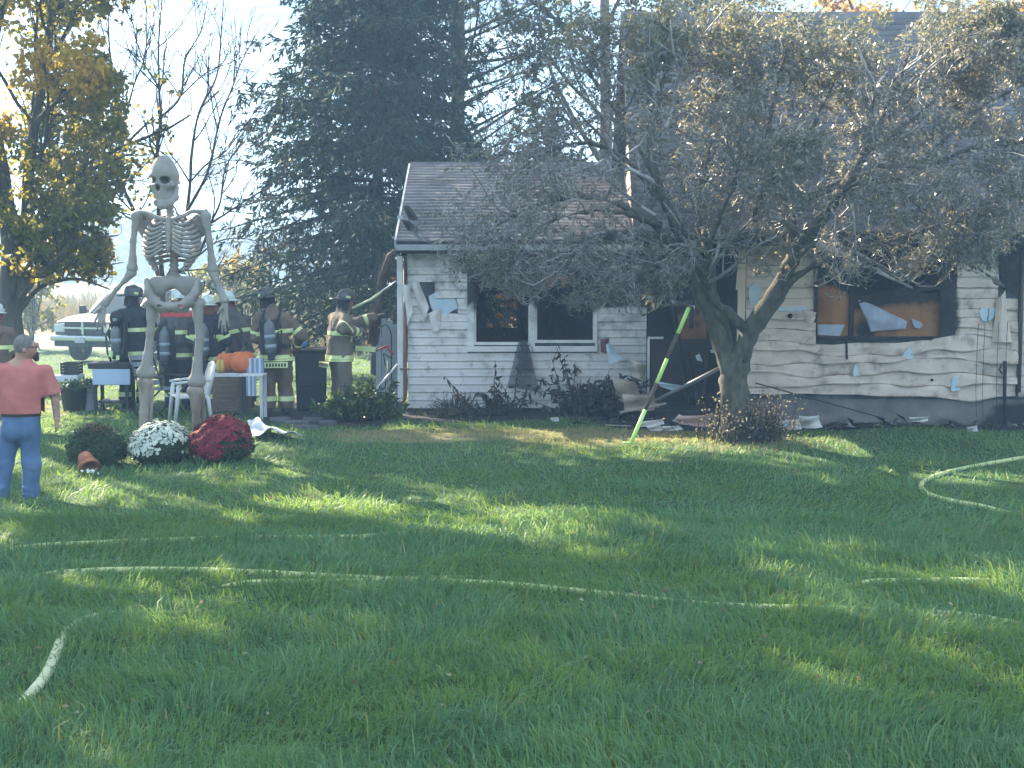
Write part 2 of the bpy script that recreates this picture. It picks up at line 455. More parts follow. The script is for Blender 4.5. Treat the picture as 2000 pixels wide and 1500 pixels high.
def ash_f(x, y):
    a = sst(20.75, 21.2, y + 0.12 * lnoise(x, y, 3, 8)) * sst(0.6, 1.8, x)
    a = np.maximum(a, sst(21.5, 22.4, y) * sst(-2.2, -1.4, x) * 0.85)
    a = np.maximum(a, 0.75 * sst(20.9, 21.8, y) * (1 - sst(24.5, 26, y)) * sst(-4.6, -3.4, x) * (1 - sst(-2, -1.5, x)))
    return a * (1 - sst(30, 31, y))
gx = np.concatenate([-np.geomspace(200, 12, 26), np.arange(-11.5, 11.5, 0.16), np.geomspace(12, 200, 26)])
gy = np.concatenate([-np.geomspace(24, 1, 8), np.arange(0, 5, 0.5), np.arange(5, 28, 0.16), np.geomspace(28.3, 420, 46)])
GX, GY = np.meshgrid(gx, gy, indexing='ij')
GV = np.stack([GX, GY, gz(GX, GY)], -1).reshape(-1, 3)
ii = np.arange(len(gx) * len(gy)).reshape(len(gx), len(gy))
GF = np.stack([ii[:-1, :-1], ii[1:, :-1], ii[1:, 1:], ii[:-1, 1:]], -1).reshape(-1, 4)
gme = npmesh('ground', GV, GF, smooth=True)
setattr_pt(gme, 'dry', dry_f(GV[:, 0], GV[:, 1])); setattr_pt(gme, 'ash', ash_f(GV[:, 0], GV[:, 1]))
setattr_pt(gme, 'meadow', sst(44, 52, GV[:, 1] + 2 * lnoise(GV[:, 0], GV[:, 1], 0.3, 4)))
setattr_pt(gme, 'gravel', sst(46, 48, GV[:, 1]) * (1 - sst(54, 57, GV[:, 1])) * (1 - sst(-9.5, -8, GV[:, 0])))
M_ground = mat('lawn_soil', (0.028, 0.062, 0.02), (0.05, 0.095, 0.028), scale=1.6, rough=0.95, bump=0.6, bscale=30,
               attr=[('dry', (0.20, 0.17, 0.085), 3.0), ('meadow', (0.15, 0.115, 0.055), 0.35), ('gravel', (0.12, 0.125, 0.13), 1.0), ('ash', (0.018, 0.019, 0.021), 2.2)])
ground = link('ground', gme, M_ground); ground['kind'] = 'structure'

# ------------------------------------------------------------------ lawn blades
def blades(name, n, y0, y1, wid, hgt, two, mats, xlim=None, ash_cut=0.45, pw=1.0):
    y = y0 + (y1 - y0) * rng.random(n) ** pw
    x = (rng.random(n) - 0.5) * 2 * (0.385 * y + 1.3)
    keep = ash_f(x, y) + 0.3 * rng.normal(size=n) * 0.4 < ash_cut
    keep &= ~((y > YM - 0.05) & (x > XM0 - 0.1)) & ~((y > YW - 0.05) & (x > XW0 - 0.1))
    if xlim is not None: keep &= (x > xlim[0]) & (x < xlim[1])
    x, y = x[keep], y[keep]; m = len(x)
    d = dry_f(x, y)
    clump = lnoise(x, y, 2.6, 11) * 0.5 + lnoise(x, y, 7.0, 12) * 0.45
    h = hgt * np.clip(0.72 + 0.5 * clump + 0.25 * rng.normal(size=m), 0.25, 2.1) * (1 - 0.45 * np.clip(d, 0, 1))
    la = lnoise(x, y, 1.6, 13) * 3.4 + rng.normal(size=m) * 0.9
    lean = np.clip(0.95 + 0.5 * rng.normal(size=m) + 0.2 * clump, 0.05, 1.5)
    Dx = np.stack([np.cos(la), np.sin(la), 0 * la], 1)
    tall = rng.random(m) < 0.03; h = np.where(tall, h * 1.7, h)
    w = wid * rng.uniform(0.7, 1.35, m)
    fa = rng.uniform(0, 2 * pi, m); Sx = np.stack([np.cos(fa), np.sin(fa), 0 * fa], 1)
    B = np.stack([x, y, gz(x, y) - 0.005], 1); up = np.array([[0, 0, 1.0]])
    mid = B + up * (h * 0.6)[:, None] + Dx * (h * lean * 0.3)[:, None]
    tip = B + up * (h * np.clip(1.0 - 0.3 * lean ** 2, 0.35, 1))[:, None] + Dx * (h * lean)[:, None]
    w_ = w[:, None]
    if two:
        V = np.stack([B - Sx * w_ * .5, B + Sx * w_ * .5, mid + Sx * w_ * .42, mid - Sx * w_ * .42, tip + Sx * w_ * .08, tip - Sx * w_ * .08], 1).reshape(-1, 3)
        b = (np.arange(m) * 6)[:, None]; F = np.concatenate([b + np.array([[0, 1, 2, 3]]), b + np.array([[3, 2, 4, 5]])]); k = 6
    else:
        V = np.stack([B - Sx * w_ * .5, B + Sx * w_ * .5, tip + Sx * w_ * .12, tip - Sx * w_ * .12], 1).reshape(-1, 3)
        F = np.arange(m * 4).reshape(-1, 4); k = 4
    me = npmesh(name, V, F, smooth=False)
    setattr_pt(me, 'dry', np.repeat(np.clip(d * 1.1 + (rng.random(m) < 0.012) * 0.8, 0, 1), k))
    o = link(name, me, mats); o['kind'] = 'stuff'; return o
M_grass = mat('grass_blade', (0.055, 0.165, 0.075), (0.105, 0.235, 0.085), scale=1.1, rough=0.5, spec=0.3, trans=0.46, tcol=(0.36, 0.46, 0.02), c3=(0.17, 0.29, 0.14), island=0.3,
              attr=('dry', (0.34, 0.30, 0.14), 6.0))
blades('lawn_grass', 78000, 6.7, 10.2, 0.0085, 0.125, True, M_grass)
blades('lawn_grass', 86000, 10.2, 14.5, 0.011, 0.115, True, M_grass)
blades('lawn_grass', 78000, 14.5, 23.4, 0.016, 0.09, False, M_grass, pw=1.1)
blades('lawn_grass', 26000, 23.0, 44.0, 0.035, 0.10, False, M_grass, xlim=(-17, -1.2), pw=1.2)
M_mead = mat('meadow_blade', (0.19, 0.145, 0.065), (0.14, 0.12, 0.045), scale=0.4, rough=0.8, trans=0.35, tcol=(0.24, 0.18, 0.05))
def meadow(n, y0, y1, wid, hgt):
    y = y0 + (y1 - y0) * rng.random(n) ** 1.4; x = -1 - rng.random(n) * 0.40 * y
    k = ~((x < -8.2) & (y < 58)); x, y = x[k], y[k]; m = len(x)
    h = hgt * rng.uniform(0.5, 1.3, m) * (0.8 + 0.4 * lnoise(x, y, 0.5, 31)); C = np.stack([x, y, gz(x, y)], 1)
    D = unit(np.array([[0, 0, 1.0]]) + rng.normal(size=(m, 3)) * 0.25)
    return leaves(C, D, rdir(m), np.maximum(h, 0.2), wid)
me = npmesh('meadow_grass', *meadow(16000, 44, 105, 0.10, 0.9)); o = link('meadow_grass', me, M_mead); o['kind'] = 'stuff'
# fallen leaves and white clover-like specks on the lawn
n = 1100
y = 8 + rng.random(n) * 13; x = (rng.random(n) - 0.5) * 0.76 * y
t = rng.random(n) < 0.45; x = np.where(t, 2.9 + rng.normal(size=n) * 1.4, x); y = np.where(t, 19.8 + rng.normal(size=n) * 0.5, y)
C = np.stack([x, y, gz(x, y) + np.where(t, 0.03, 0.055)], 1); D = rdir(n); D[:, 2] *= 0.3
me = npmesh('fallen_leaves', *leaves(C, D, np.array([[0, 0.0, 1.0]]) + rdir(n) * 0.5, rng.uniform(0.03, 0.06, n), rng.uniform(0.02, 0.035, n), bend=0.15))
o = link('fallen_leaves', me, mat('dead_leaf', (0.30, 0.20, 0.10), (0.14, 0.08, 0.04), scale=4, rough=0.7, c3=(0.36, 0.30, 0.20), island=0.3, trans=0.2)); o['kind'] = 'stuff'

# ------------------------------------------------------------------ far woods and hill
def hill(name, y0, h, seed, m):
    xs = np.linspace(-170, 60, 60); V = []; F = []
    for i, x_ in enumerate(xs):
        hh = h * (0.75 + 0.25 * sin(x_ * 0.035 + seed) + 0.1 * sin(x_ * 0.13 + seed * 2))
        for dy, fz in ((-45, 0), (-20, 0.55), (0, 1), (30, 0.6), (60, 0)): V.append((x_, y0 + dy, -1.3 + hh * fz))
    for i in range(59):
        for j in range(4): a = i * 5 + j; F.append((a, a + 5, a + 6, a + 1))
    o = link(name, npmesh(name, V, F, True), m); o['kind'] = 'structure'; return o
M_hill = mat('hill_ground', (0.12, 0.11, 0.06), (0.20, 0.15, 0.08), scale=0.03, rough=0.95)
hill('hill', 340, 7.5, 1.0, M_hill)
def woods(name, n, y0, y1, x0, x1, base, top, sz, m):
    x = rng.uniform(x0, x1, n); y = rng.uniform(y0, y1, n)
    crown = base + (top - base) * (0.55 + 0.3 * lnoise(x, 0 * y, 0.16, 41) + 0.22 * lnoise(x, 0 * y, 0.5, 42))
    z = -1.2 + np.maximum(crown, 1.5) * rng.random(n) ** 0.75
    C = np.stack([x, y, z], 1)
    o = link(name, npmesh(name, *leaves(C, rdir(n), rdir(n), sz * rng.uniform(0.6, 1.5, n), sz * 0.8)), m); o['kind'] = 'stuff'; return o
M_woods = mat('far_foliage', (0.06, 0.065, 0.04), (0.12, 0.085, 0.045), scale=0.06, rough=0.9, c3=(0.17, 0.10, 0.04), island=0.35, trans=0.3)
woods('far_woods', 9000, 190, 235, -95, 12, 3.0, 9.5, 1.3, M_woods)
woods('far_woods', 7000, 310, 345, -140, 20, 6.5, 13.0, 1.9, M_woods)
# ================================================================== HOUSE
def pix(X, Y, Z):
    v = np.tan(np.arctan((np.asarray(Z) - CAMZ) / Y) + PITCH)
    return 1000 + FPX * np.asarray(X) * (cos(PITCH) + v * sin(PITCH)) / Y, 750 - FPX * v
HL = Vector((2.1, 23.5, 0.1))
house = thing('burned_house', 'fire damaged house with melted cream siding, soot blackened windows and grey shingle roofs', 'house', HL)
def wp(name, src, m, parent=house, attr=None, **kw):
    me = src.mesh(name) if isinstance(src, MB) else src
    me.transform(Matrix.Translation(-HL))
    o = link(name, me, m, parent)
    if kw.get('bevel'):
        b = o.modifiers.new('bevel', 'BEVEL'); b.width = kw['bevel']; b.segments = 2
    return o
SOOT = (0.012, 0.013, 0.016)
M_side = mat('vinyl_siding', (0.66, 0.64, 0.61), (0.52, 0.49, 0.46), scale=2.2, rough=0.45, bump=0.12, bscale=9, attr=('soot', SOOT, 5.0), ramp=(0.3, 0.75))
M_side2 = mat('melted_siding', (0.62, 0.52, 0.43), (0.50, 0.41, 0.34), scale=1.8, rough=0.5, bump=0.15, bscale=7, attr=[('brown', (0.24, 0.15, 0.09), 3.0), ('soot', SOOT, 4.0)], ramp=(0.3, 0.75))
M_char = mat('charred_wood', (0.008, 0.008, 0.010), (0.03, 0.028, 0.03), scale=5, rough=0.85, bump=0.6, bscale=25)
M_white = mat('white_trim', (0.62, 0.62, 0.60), (0.40, 0.38, 0.36), scale=5, rough=0.5, attr=('soot', SOOT, 5.0), ramp=(0.4, 0.9))
M_foam = mat('blue_foam', (0.36, 0.50, 0.58), (0.50, 0.58, 0.62), scale=6, rough=0.8, bump=0.3)
M_shing = mat('grey_shingle', (0.18, 0.172, 0.178), (0.085, 0.083, 0.09), scale=1.6, rough=0.9, bump=0.5, bscale=60, attr=('soot', (0.20, 0.15, 0.14), 2.0))
M_alu = mat('gutter_metal', (0.42, 0.46, 0.50), (0.30, 0.32, 0.34), scale=4, rough=0.4, metal=0.2)
M_brown = mat('brown_downspout', (0.13, 0.065, 0.055), (0.08, 0.05, 0.045), scale=4, rough=0.5)
M_ply = mat('plywood', (0.36, 0.17, 0.065), (0.24, 0.10, 0.04), scale=3, rough=0.8, bump=0.15, stretch=(1, 1, 0.25), attr=('soot', SOOT, 3.0))
M_conc = mat('concrete', (0.20, 0.18, 0.165), (0.12, 0.11, 0.105), scale=3, rough=0.9, bump=0.4, bscale=20, attr=('soot', (0.02, 0.02, 0.022), 2.0))
M_deck = mat('roof_deck', (0.05, 0.045, 0.04), (0.02, 0.02, 0.02), scale=3, rough=0.9)

def sd(px, Y): return PX(px, Y, 640)
# -- siding boards
def board(x0, x1, zb, zt, Y, m, soot, dyf=None, proud=0.022):
    """zb, zt: functions of x giving the lower and upper edge"""
    nx = max(2, int((x1 - x0) / 0.055) + 1); xs = np.linspace(x0, x1, nx); b = zb(xs); t = zt(xs)
    dy = dyf(xs) if dyf is not None else 0 * xs
    rows = [(b + 0.004, Y + 0 * xs), (b, Y - proud + dy), (b + (t - b) * 0.10, Y - proud * 0.95 + dy), (b + (t - b) * 0.45, Y - proud * 0.55 + dy), (b + (t - b) * 0.60, Y - proud * 0.75 + dy), (t + 0.004, Y - 0.004 + dy * 0.9)]
    V = np.concatenate([np.stack([xs, yy, zz_], 1) for zz_, yy in rows]); F = []
    for r in range(len(rows) - 1):
        a = r * nx + np.arange(nx - 1); F.append(np.stack([a, a + 1, a + nx + 1, a + nx], 1))
    me = npmesh('siding_board', V, np.concatenate(F), smooth=False)
    px, py = pix(V[:, 0], Y, V[:, 2]); setattr_pt(me, 'soot', soot(px, py))
    if m is M_side2: setattr_pt(me, 'brown', 0.12 + 0.30 * (1 - sst(0, 0.4, np.abs(((V[:, 2] - b.mean()) / 0.16)))) + 0.5 * (1 - sst(0, 70, np.abs(px - 1730))) * (1 - sst(660, 690, py)))  # brown tint, with shade lines painted along each board's lower edge
    return wp('siding_board', wrinkle(me, 0.010, 9.0, (1, 1, 2.2), int(zb(xs)[0] * 100)) if m is M_side2 and proud > 0.025 else me, m)
def soot_w(px, py):
    s = 0.95 * (1 - sst(505, 575, py)) * sst(830, 930, px)
    s = np.maximum(s, 0.9 * (1 - sst(590, 612, py)) * sst(1155, 1170, px))
    s = np.maximum(s, 0.36 * (1 - sst(590, 640, py)) * sst(820, 850, px) * (1 - sst(910, 930, px)))
    s = np.maximum(s, 0.34 * sst(1160, 1180, px) * (1 - sst(640, 720, py)))
    s = np.maximum(s, 0.5 * sst(770, 800, py) * sst(1100, 1200, px))
    s = np.maximum(s, 0.29 - 0.07 * sst(640, 720, py)); s = np.maximum(s, 0.34 * (1 - sst(498, 530, py))); s = np.maximum(s, 0.30 * np.exp(-((px - 975) / 45) ** 2) * sst(680, 690, py) * (1 - sst(700, 790, py)))
    s = np.maximum(s, 0.36 * np.exp(-((px - 905) / 20) ** 2) * (1 - sst(600, 690, py)))
    return np.clip(s, 0, 1)
def soot_m(px, py):
    s = 0.95 * (1 - sst(470, 540, py)) * sst(1560, 1600, px) * (1 - sst(1860, 1890, px))
    s = np.maximum(s, 0.95 * (1 - sst(1862, 1880, px)) * sst(1855, 1860, px) * (1 - sst(650, 662, py)))
    s = np.maximum(s, 0.85 * np.exp(-((px - 1962) / 16) ** 2) * (1 - sst(560, 600, py)))
    s = np.maximum(s, 0.46 * np.exp(-((px - 1890) / 20) ** 2 - ((py - 590) / 32) ** 2))
    s = np.maximum(s, 0.40 * np.exp(-((px - 1575) / 18) ** 2 - ((py - 555) / 35) ** 2))
    s = np.maximum(s, 0.8 * np.exp(-((px - 1655) / 22) ** 2 - ((py - 660) / 12) ** 2))
    s = np.maximum(s, 0.45 * np.exp(-((px - 1968) / 14) ** 2 - ((py - 650) / 60) ** 2))
    s = np.maximum(s, 0.34 * (1 - sst(655, 690, py)) * sst(1600, 1660, px) * (1 - sst(1860, 1900, px))); s = np.maximum(s, 0.26); s = np.maximum(s, 0.36 * (1 - sst(500, 560, py)))
    return np.clip(s, 0, 1)
WIN_L, WIN_R, WIN_B, WIN_T = sd(913, YW), sd(1166, YW), PZ(685, YW), PZ(528, YW)
zb0, zt0 = PZ(797, YW), PZ(489, YW); NB = 20; hb = (zt0 - zb0) / NB
for i in range(NB):
    a, b = zb0 + i * hb, zb0 + (i + 1) * hb; py = pix(0, YW, (a + b) / 2)[1]
    segs = [(XW0, XW1)] if (b <= WIN_B + 0.02 or a >= WIN_T - 0.02) else [(XW0, WIN_L), (WIN_R, XW1)]
    out = []
    for x0, x1 in segs:
        if x0 == XW0 and 575 < py < 612: out += [(x0, sd(828 + random.uniform(-6, 8) + (612 - py) * -0.3, YW)), (sd(893 + random.uniform(-4, 6), YW), x1)]
        elif x0 == XW0 and 545 < py < 575 and x1 < 0: out += [(x0, sd(812, YW)), (sd(850, YW), x1)]
        elif x0 > 0 and py < 560: continue
        else: out.append((x0, x1))
    for x0, x1 in out:
        w = 0.012 if py > 630 else 0.02
        ph = random.uniform(0, 6)
        board(x0, x1, lambda x, a=a, ph=ph: a + 0.003 * np.sin(x * 2.1 + ph), lambda x, b=b: b + 0 * x, YW, M_side, soot_w,
              (lambda x, w=w, ph=ph: -w * (0.5 + 0.5 * np.sin(x * 3.1 + ph))) if py < 640 else None)
# -- wing walls behind the siding
wz0, wz1, WB = gzf(0, 23.5) - 0.1, PZ(484, YW), 28.7
def wall_boxes(x0, x1, z0, z1, y, th, holes):
    m = MB(); xs = sorted({x0, x1, *[h[0] for h in holes], *[h[1] for h in holes]})
    for a, b in zip(xs, xs[1:]):
        zs = [(h[2], h[3]) for h in holes if h[0] < (a + b) / 2 < h[1]]; z = z0
        for h0, h1 in sorted(zs):
            if h0 > z: m.box(((a + b) / 2, y, (z + h0) / 2), (b - a, th, h0 - z))
            z = h1
        if z1 > z: m.box(((a + b) / 2, y, (z + z1) / 2), (b - a, th, z1 - z))
    return m
o1 = (sd(930, YW), sd(1032, YW), PZ(668, YW), PZ(535, YW)); o2 = (sd(1049, YW), sd(1158, YW), PZ(664, YW), PZ(535, YW))
M_sheath = mat('burnt_sheathing', (0.10, 0.12, 0.14), (0.03, 0.03, 0.035), scale=4, rough=0.9, bump=0.4)
wp('wall', wall_boxes(XW0 + 0.002, XW1, wz0, wz1, YW + 0.07, 0.12, [o1, o2]), M_sheath)
wp('wall', wall_boxes(XW0, XW1, wz0, wz1, WB, 0.15, [(PX(950, WB), PX(1010, WB), PZ(640, WB), PZ(575, WB)), (PX(1053, WB), PX(1108, WB), PZ(562, WB), PZ(540, WB))]), M_char)
zr_w = PZ(320, 26.4)
sidepoly = [(0, wz0), (5.05, wz0), (5.05, wz1), (2.85, zr_w - 0.12), (0, wz1)]
wp('side_wall', MB().prism([(a, b) for a, b in sidepoly], 0.12, Matrix(((0, -1, 0), (1, 0, 0), (0, 0, 1))), (XW0 + 0.12, YW + 0.14, 0)), M_sheath)
wp('floor_slab', MB().box(((XW0 + XW1) / 2, (YW + WB) / 2 + 0.05, 0.25), (XW1 - XW0 - 0.3, WB - YW - 0.35, 0.1)), M_char)
mb = MB()
for q in range(6):
    x = XW0 + 0.5 + q * 0.6
    b_ = MB().bar((x, YW + 0.2, wz1 - 0.05), (x + random.uniform(-0.1, 0.1), WB - 0.1, wz1 - 0.12), 0.05, 0.14); wp('ceiling_joist', b_, M_char)
for a, b in (((sd(938, 24.6), 24.6, PZ(585, 24.6)), (sd(985, 25.2), 25.2, PZ(660, 25.2))), ((sd(1000, 26), 26, PZ(540, 26)), (sd(1030, 25), 25, PZ(650, 25))), ((sd(1090, 25), 25, PZ(545, 25)), (sd(1075, 25.5), 25.5, PZ(660, 25.5)))):
    wp('charred_beam', MB().bar(a, b, 0.07, 0.09), M_char)
# -- wing windows
def soot_grid(me, f, Y):
    v = np.zeros(len(me.vertices) * 3); me.vertices.foreach_get('co', v); v = v.reshape(-1, 3)
    px, py = pix(v[:, 0], Y, v[:, 2]); setattr_pt(me, 'soot', f(px, py))
def soot_t(px, py): return 0.9 * (1 - sst(560, 640, py)) + 0.12
def fbox(parts, name, Y, m, parent=house, f=soot_t):
    mb = MB()
    for x0, x1, z0, z1, y0, y1 in parts:
        n = max(1, int((z1 - z0) / 0.12))
        for q in range(n):
            mb.box(((x0 + x1) / 2, (y0 + y1) / 2, z0 + (z1 - z0) * (q + 0.5) / n), (x1 - x0, y1 - y0, (z1 - z0) / n))
    me = mb.mesh(name); soot_grid(me, f, Y); return wp(name, me, m, parent)
for o_, ol, or_ in ((o1, WIN_L, sd(1040, YW)), (o2, sd(1040, YW) + 0.003, WIN_R)):
    x0, x1, z0, z1 = o_
    fr = fbox([(ol, x0 - 0.035, WIN_B + 0.075, WIN_T, YW - 0.055, YW + 0.01)], 'window', YW, M_white)
    fbox([(x1 + 0.035, or_, WIN_B + 0.075, WIN_T, YW - 0.055, YW + 0.01)], 'window_frame', YW, M_white, fr)
    fbox([(x0 - 0.034, x0, z0, z1, YW - 0.03, YW + 0.06)], 'sash_rail', YW, M_white, fr)
    fbox([(x1, x1 + 0.034, z0, z1, YW - 0.03, YW + 0.06)], 'sash_rail', YW, M_white, fr)
    fbox([(x0 - 0.034, x1 + 0.034, z0 - 0.045, z0, YW - 0.03, YW + 0.06)], 'sash_rail', YW, M_white, fr)
    fbox([(ol - 0.01, or_ + 0.006, WIN_B - 0.01, WIN_B + 0.074, YW - 0.075, YW + 0.01)], 'window_sill', YW, M_white, fr)
    fbox([(x0, x1, z1, z1 + 0.05, YW - 0.03, YW + 0.06)], 'header', YW, M_char, fr)
# curled siding scraps by the damaged corner
def flake(name, pts, m, Y, th=0.006, curl=0.05, parent=house, sub=5):
    """a bent thin sheet from a quad of pixel corners (tl, tr, br, bl)"""
    q = [P(a, b, Y) for a, b in pts]; n = sub; V = []
    for s_ in (0, 1):
        for i in range(n + 1):
            for j in range(n + 1):
                u, v = i / n, j / n
                p = (q[0] * (1 - u) + q[1] * u) * (1 - v) + (q[3] * (1 - u) + q[2] * u) * v
                p = p + Vector((0, -curl * (sin(u * pi) * 0.7 + sin(v * 5 + u * 2) * 0.3) - s_ * th, 0)); V.append(p)
    F = []; k = (n + 1) ** 2
    for i in range(n):
        for j in range(n):
            a = i * (n + 1) + j; F.append((a, a + 1, a + n + 2, a + n + 1)); F.append((k + a, k + a + n + 1, k + a + n + 2, k + a + 1))
    for i in range(n):
        F += [(i, k + i, k + i + 1, i + 1), (n * (n + 1) + i + 1, k + n * (n + 1) + i + 1, k + n * (n + 1) + i, n * (n + 1) + i)]
        a = i * (n + 1); F.append((a + n + 1, k + a + n + 1, k + a, a)); a += n; F.append((a, k + a, k + a + n + 1, a + n + 1))
    me = npmesh(name, V, F, smooth=False); return wp(name, me, m, parent)
flake('curled_siding', [(802, 552), (817, 548), (838, 600), (829, 628)], M_side, YW - 0.05, curl=0.08)
flake('curled_siding', [(786, 556), (800, 556), (806, 610), (794, 640)], M_side, YW - 0.08, curl=0.06)
flake('curled_siding', [(836, 612), (862, 600), (858, 645), (846, 650)], M_side, YW - 0.05, curl=0.05)
flake('curled_siding', [(893, 585), (912, 590), (912, 605), (897, 603)], M_side, YW - 0.04, curl=0.03)
# corner board, downspout, gutter, eave
wp('corner_board', MB().box((sd(782, YW), YW - 0.02, (PZ(500, YW) + PZ(795, YW)) / 2), (0.09, 0.10, PZ(500, YW) - PZ(795, YW))), M_white)
zt_, zb_ = PZ(492, YW), PZ(778, YW)
ds = wp('downspout', MB().tube([(sd(791.5, YW), YW - 0.07, zt_), (sd(791.5, YW), YW - 0.07, zb_ + 0.05), (sd(790, YW), YW - 0.10, zb_), (sd(783, YW), YW - 0.25, zb_ - 0.09)], 0.04, 8, smooth=True, flat=0.75), M_brown)
wp('downspout_strap', MB().box((sd(790, YW), YW - 0.112, PZ(720, YW)), (0.14, 0.012, 0.03)), M_brown, ds)
YE, YR, XRL = 23.06, 26.4, sd(775, 23.06)
ze_w = PZ(470, YE)
gut = MB().prism([(0, 0), (0.10, 0.0), (0.12, 0.09), (0.11, 0.09), (0.09, 0.012), (0.006, 0.012), (0.006, 0.10), (0, 0.10)], XW1 - XRL - 0.02, Matrix(((0, 1, 0), (-1, 0, 0), (0, 0, 1))), (XRL, YE + 0.02, ze_w - 0.15))
wp('gutter', gut, M_alu)
wp('fascia', MB().box(((XRL + XW1) / 2, YE + 0.06, ze_w - 0.12), (XW1 - XRL, 0.03, 0.16)), M_white if False else M_deck)
wp('soffit', MB().box(((XRL + XW1) / 2, (YE + 0.08 + YW) / 2, ze_w - 0.19), (XW1 - XRL - 0.01, YW - YE - 0.09, 0.02)), M_char)
# -- roofs
def roof(x0, x1, ye, ze, yr, zr, n, stain):
    L = sqrt((yr - ye) ** 2 + (zr - ze) ** 2); d = np.array([(yr - ye) / L, (zr - ze) / L]); nr = np.array([-d[1], d[0]])
    R = wp('roof', MB().prism([(ye, ze - 0.10), (yr, zr - 0.10), (2 * yr - ye, ze - 0.10), (2 * yr - ye, ze - 0.02), (yr, zr - 0.012), (ye, ze - 0.012)], x1 - x0, Matrix(((0, 1, 0), (1, 0, 0), (0, 0, 1))), (x0, 0, 0)), M_deck)
    e = L / n; tabs = int((x1 - x0) / 0.30)
    for i in range(n):
        xs = []; dl = []; 
        for t in range(tabs):
            a = x0 + (x1 - x0) * t / tabs; b = x0 + (x1 - x0) * (t + 1) / tabs; j = random.uniform(-0.010, 0.010)
            xs += [a, b - 0.006]; dl += [j, j]
        xs = np.array(xs); dl = np.array(dl) - 0.004; m_ = len(xs)
        sag = 0.012 * np.sin(xs * 1.7 + i * 0.3)
        rows = []
        for s_, up in ((i * e - 0.02 + dl, 0.002), (i * e - 0.02 + dl, 0.020), ((i + 1) * e + 0 * dl, 0.006)):
            rows.append(np.stack([xs, ye + d[0] * s_ + nr[0] * (up + sag), ze + d[1] * s_ + nr[1] * (up + sag)], 1))
        V = np.concatenate(rows); a = np.arange(m_ - 1)
        F = np.concatenate([np.stack([a, a + 1, a + m_ + 1, a + m_], 1), np.stack([a + m_, a + m_ + 1, a + 2 * m_ + 1, a + 2 * m_], 1)])
        me = npmesh('shingle_course', V, F); px, py = pix(V[:, 0], 24, V[:, 2]); setattr_pt(me, 'soot', stain(px, py)); wp('shingle_course', me, M_shing, R)
    wp('ridge_cap', MB().prism([(yr - 0.14, zr - 0.13), (yr, zr + 0.035), (yr + 0.14, zr - 0.13), (yr + 0.13, zr - 0.15), (yr, zr + 0.01), (yr - 0.13, zr - 0.15)], x1 - x0 - 0.02, Matrix(((0, 1, 0), (1, 0, 0), (0, 0, 1))), (x0 + 0.01, 0, 0)), M_shing, R)
    return R
rw = roof(XRL, XW1 - 0.02, YE, ze_w, YR, zr_w, 25, lambda px, py: 0.5 * np.exp(-((px - 1180) / 40) ** 2 - ((py - 350) / 25) ** 2))
wp('rake_board', MB().bar((XRL - 0.015, YE, ze_w - 0.05), (XRL - 0.015, YR, zr_w - 0.05), 0.03, 0.13), M_alu)
for pts in ([(786, 402), (800, 402), (822, 434), (798, 428)], [(784, 430), (800, 432), (824, 452), (796, 450)]):
    flake('lifted_shingle', pts, M_deck, YE + 0.35, curl=0.12)
wp('lifted_shingle', MB().box(P(781, 424, 23.3), (0.08, 0.1, 0.05)), M_alu)
XE, YME, YMR = PX(1238, 21.1, 450), 21.1, 24.0
ze_m, zr_m = PZ(452, YME), PZ(27, YMR)
rm = roof(XE, 10.5, YME, ze_m, YMR, zr_m, 36, lambda px, py: 0.75 * np.exp(-((px - 1885) / 50) ** 2 - ((py - 110) / 30) ** 2))
wp('fascia', MB().box(((XE + 10.5) / 2, YME + 0.03, ze_m - 0.10), (10.5 - XE, 0.03, 0.17)), M_char)
wp('soffit', MB().box(((XE + 10.5) / 2, (YME + YM) / 2 + 0.05, ze_m - 0.19), (10.5 - XE - 0.02, YM - YME - 0.08, 0.02)), M_char)
# -- main front wall
XM1 = PX(1986, YM, 640)
wx0, wx1, wzb, wzt = PX(1592, YM), PX(1862, YM), PZ(657, YM), PZ(478, YM)
mz0 = PZ(776, YM); NM = 15; hm = (PZ(455, YM) - mz0) / NM
lr = np.random.default_rng(21); LW = [[(lr.uniform(0.8, 2.6), lr.uniform(0, 6.28), lr.uniform(0.3, 1)) for _ in range(4)] for _ in range(NM + 1)]
AMP = [0.026, 0.046, 0.048, 0.052, 0.052, 0.046, 0.034, 0.022, 0.010] + [0.003] * 10
def mline(j):
    def f(x):
        y = mz0 + j * hm + 0 * x
        for k, ph, a in LW[j]: y = y + AMP[j] * a * (np.sin(k * x + ph) * 0.6 + 0.5 * np.abs(np.sin(k * 1.7 * x + ph * 2)) ** 3)
        if j == 0: y = y - 0.05 * np.exp(-((x - PX(1900, YM)) / 0.25) ** 2)
        if 5 <= j <= 7: y = y + 0.05 * np.exp(-((x - PX(1900, YM)) / 0.3) ** 2)
        return y
    return f
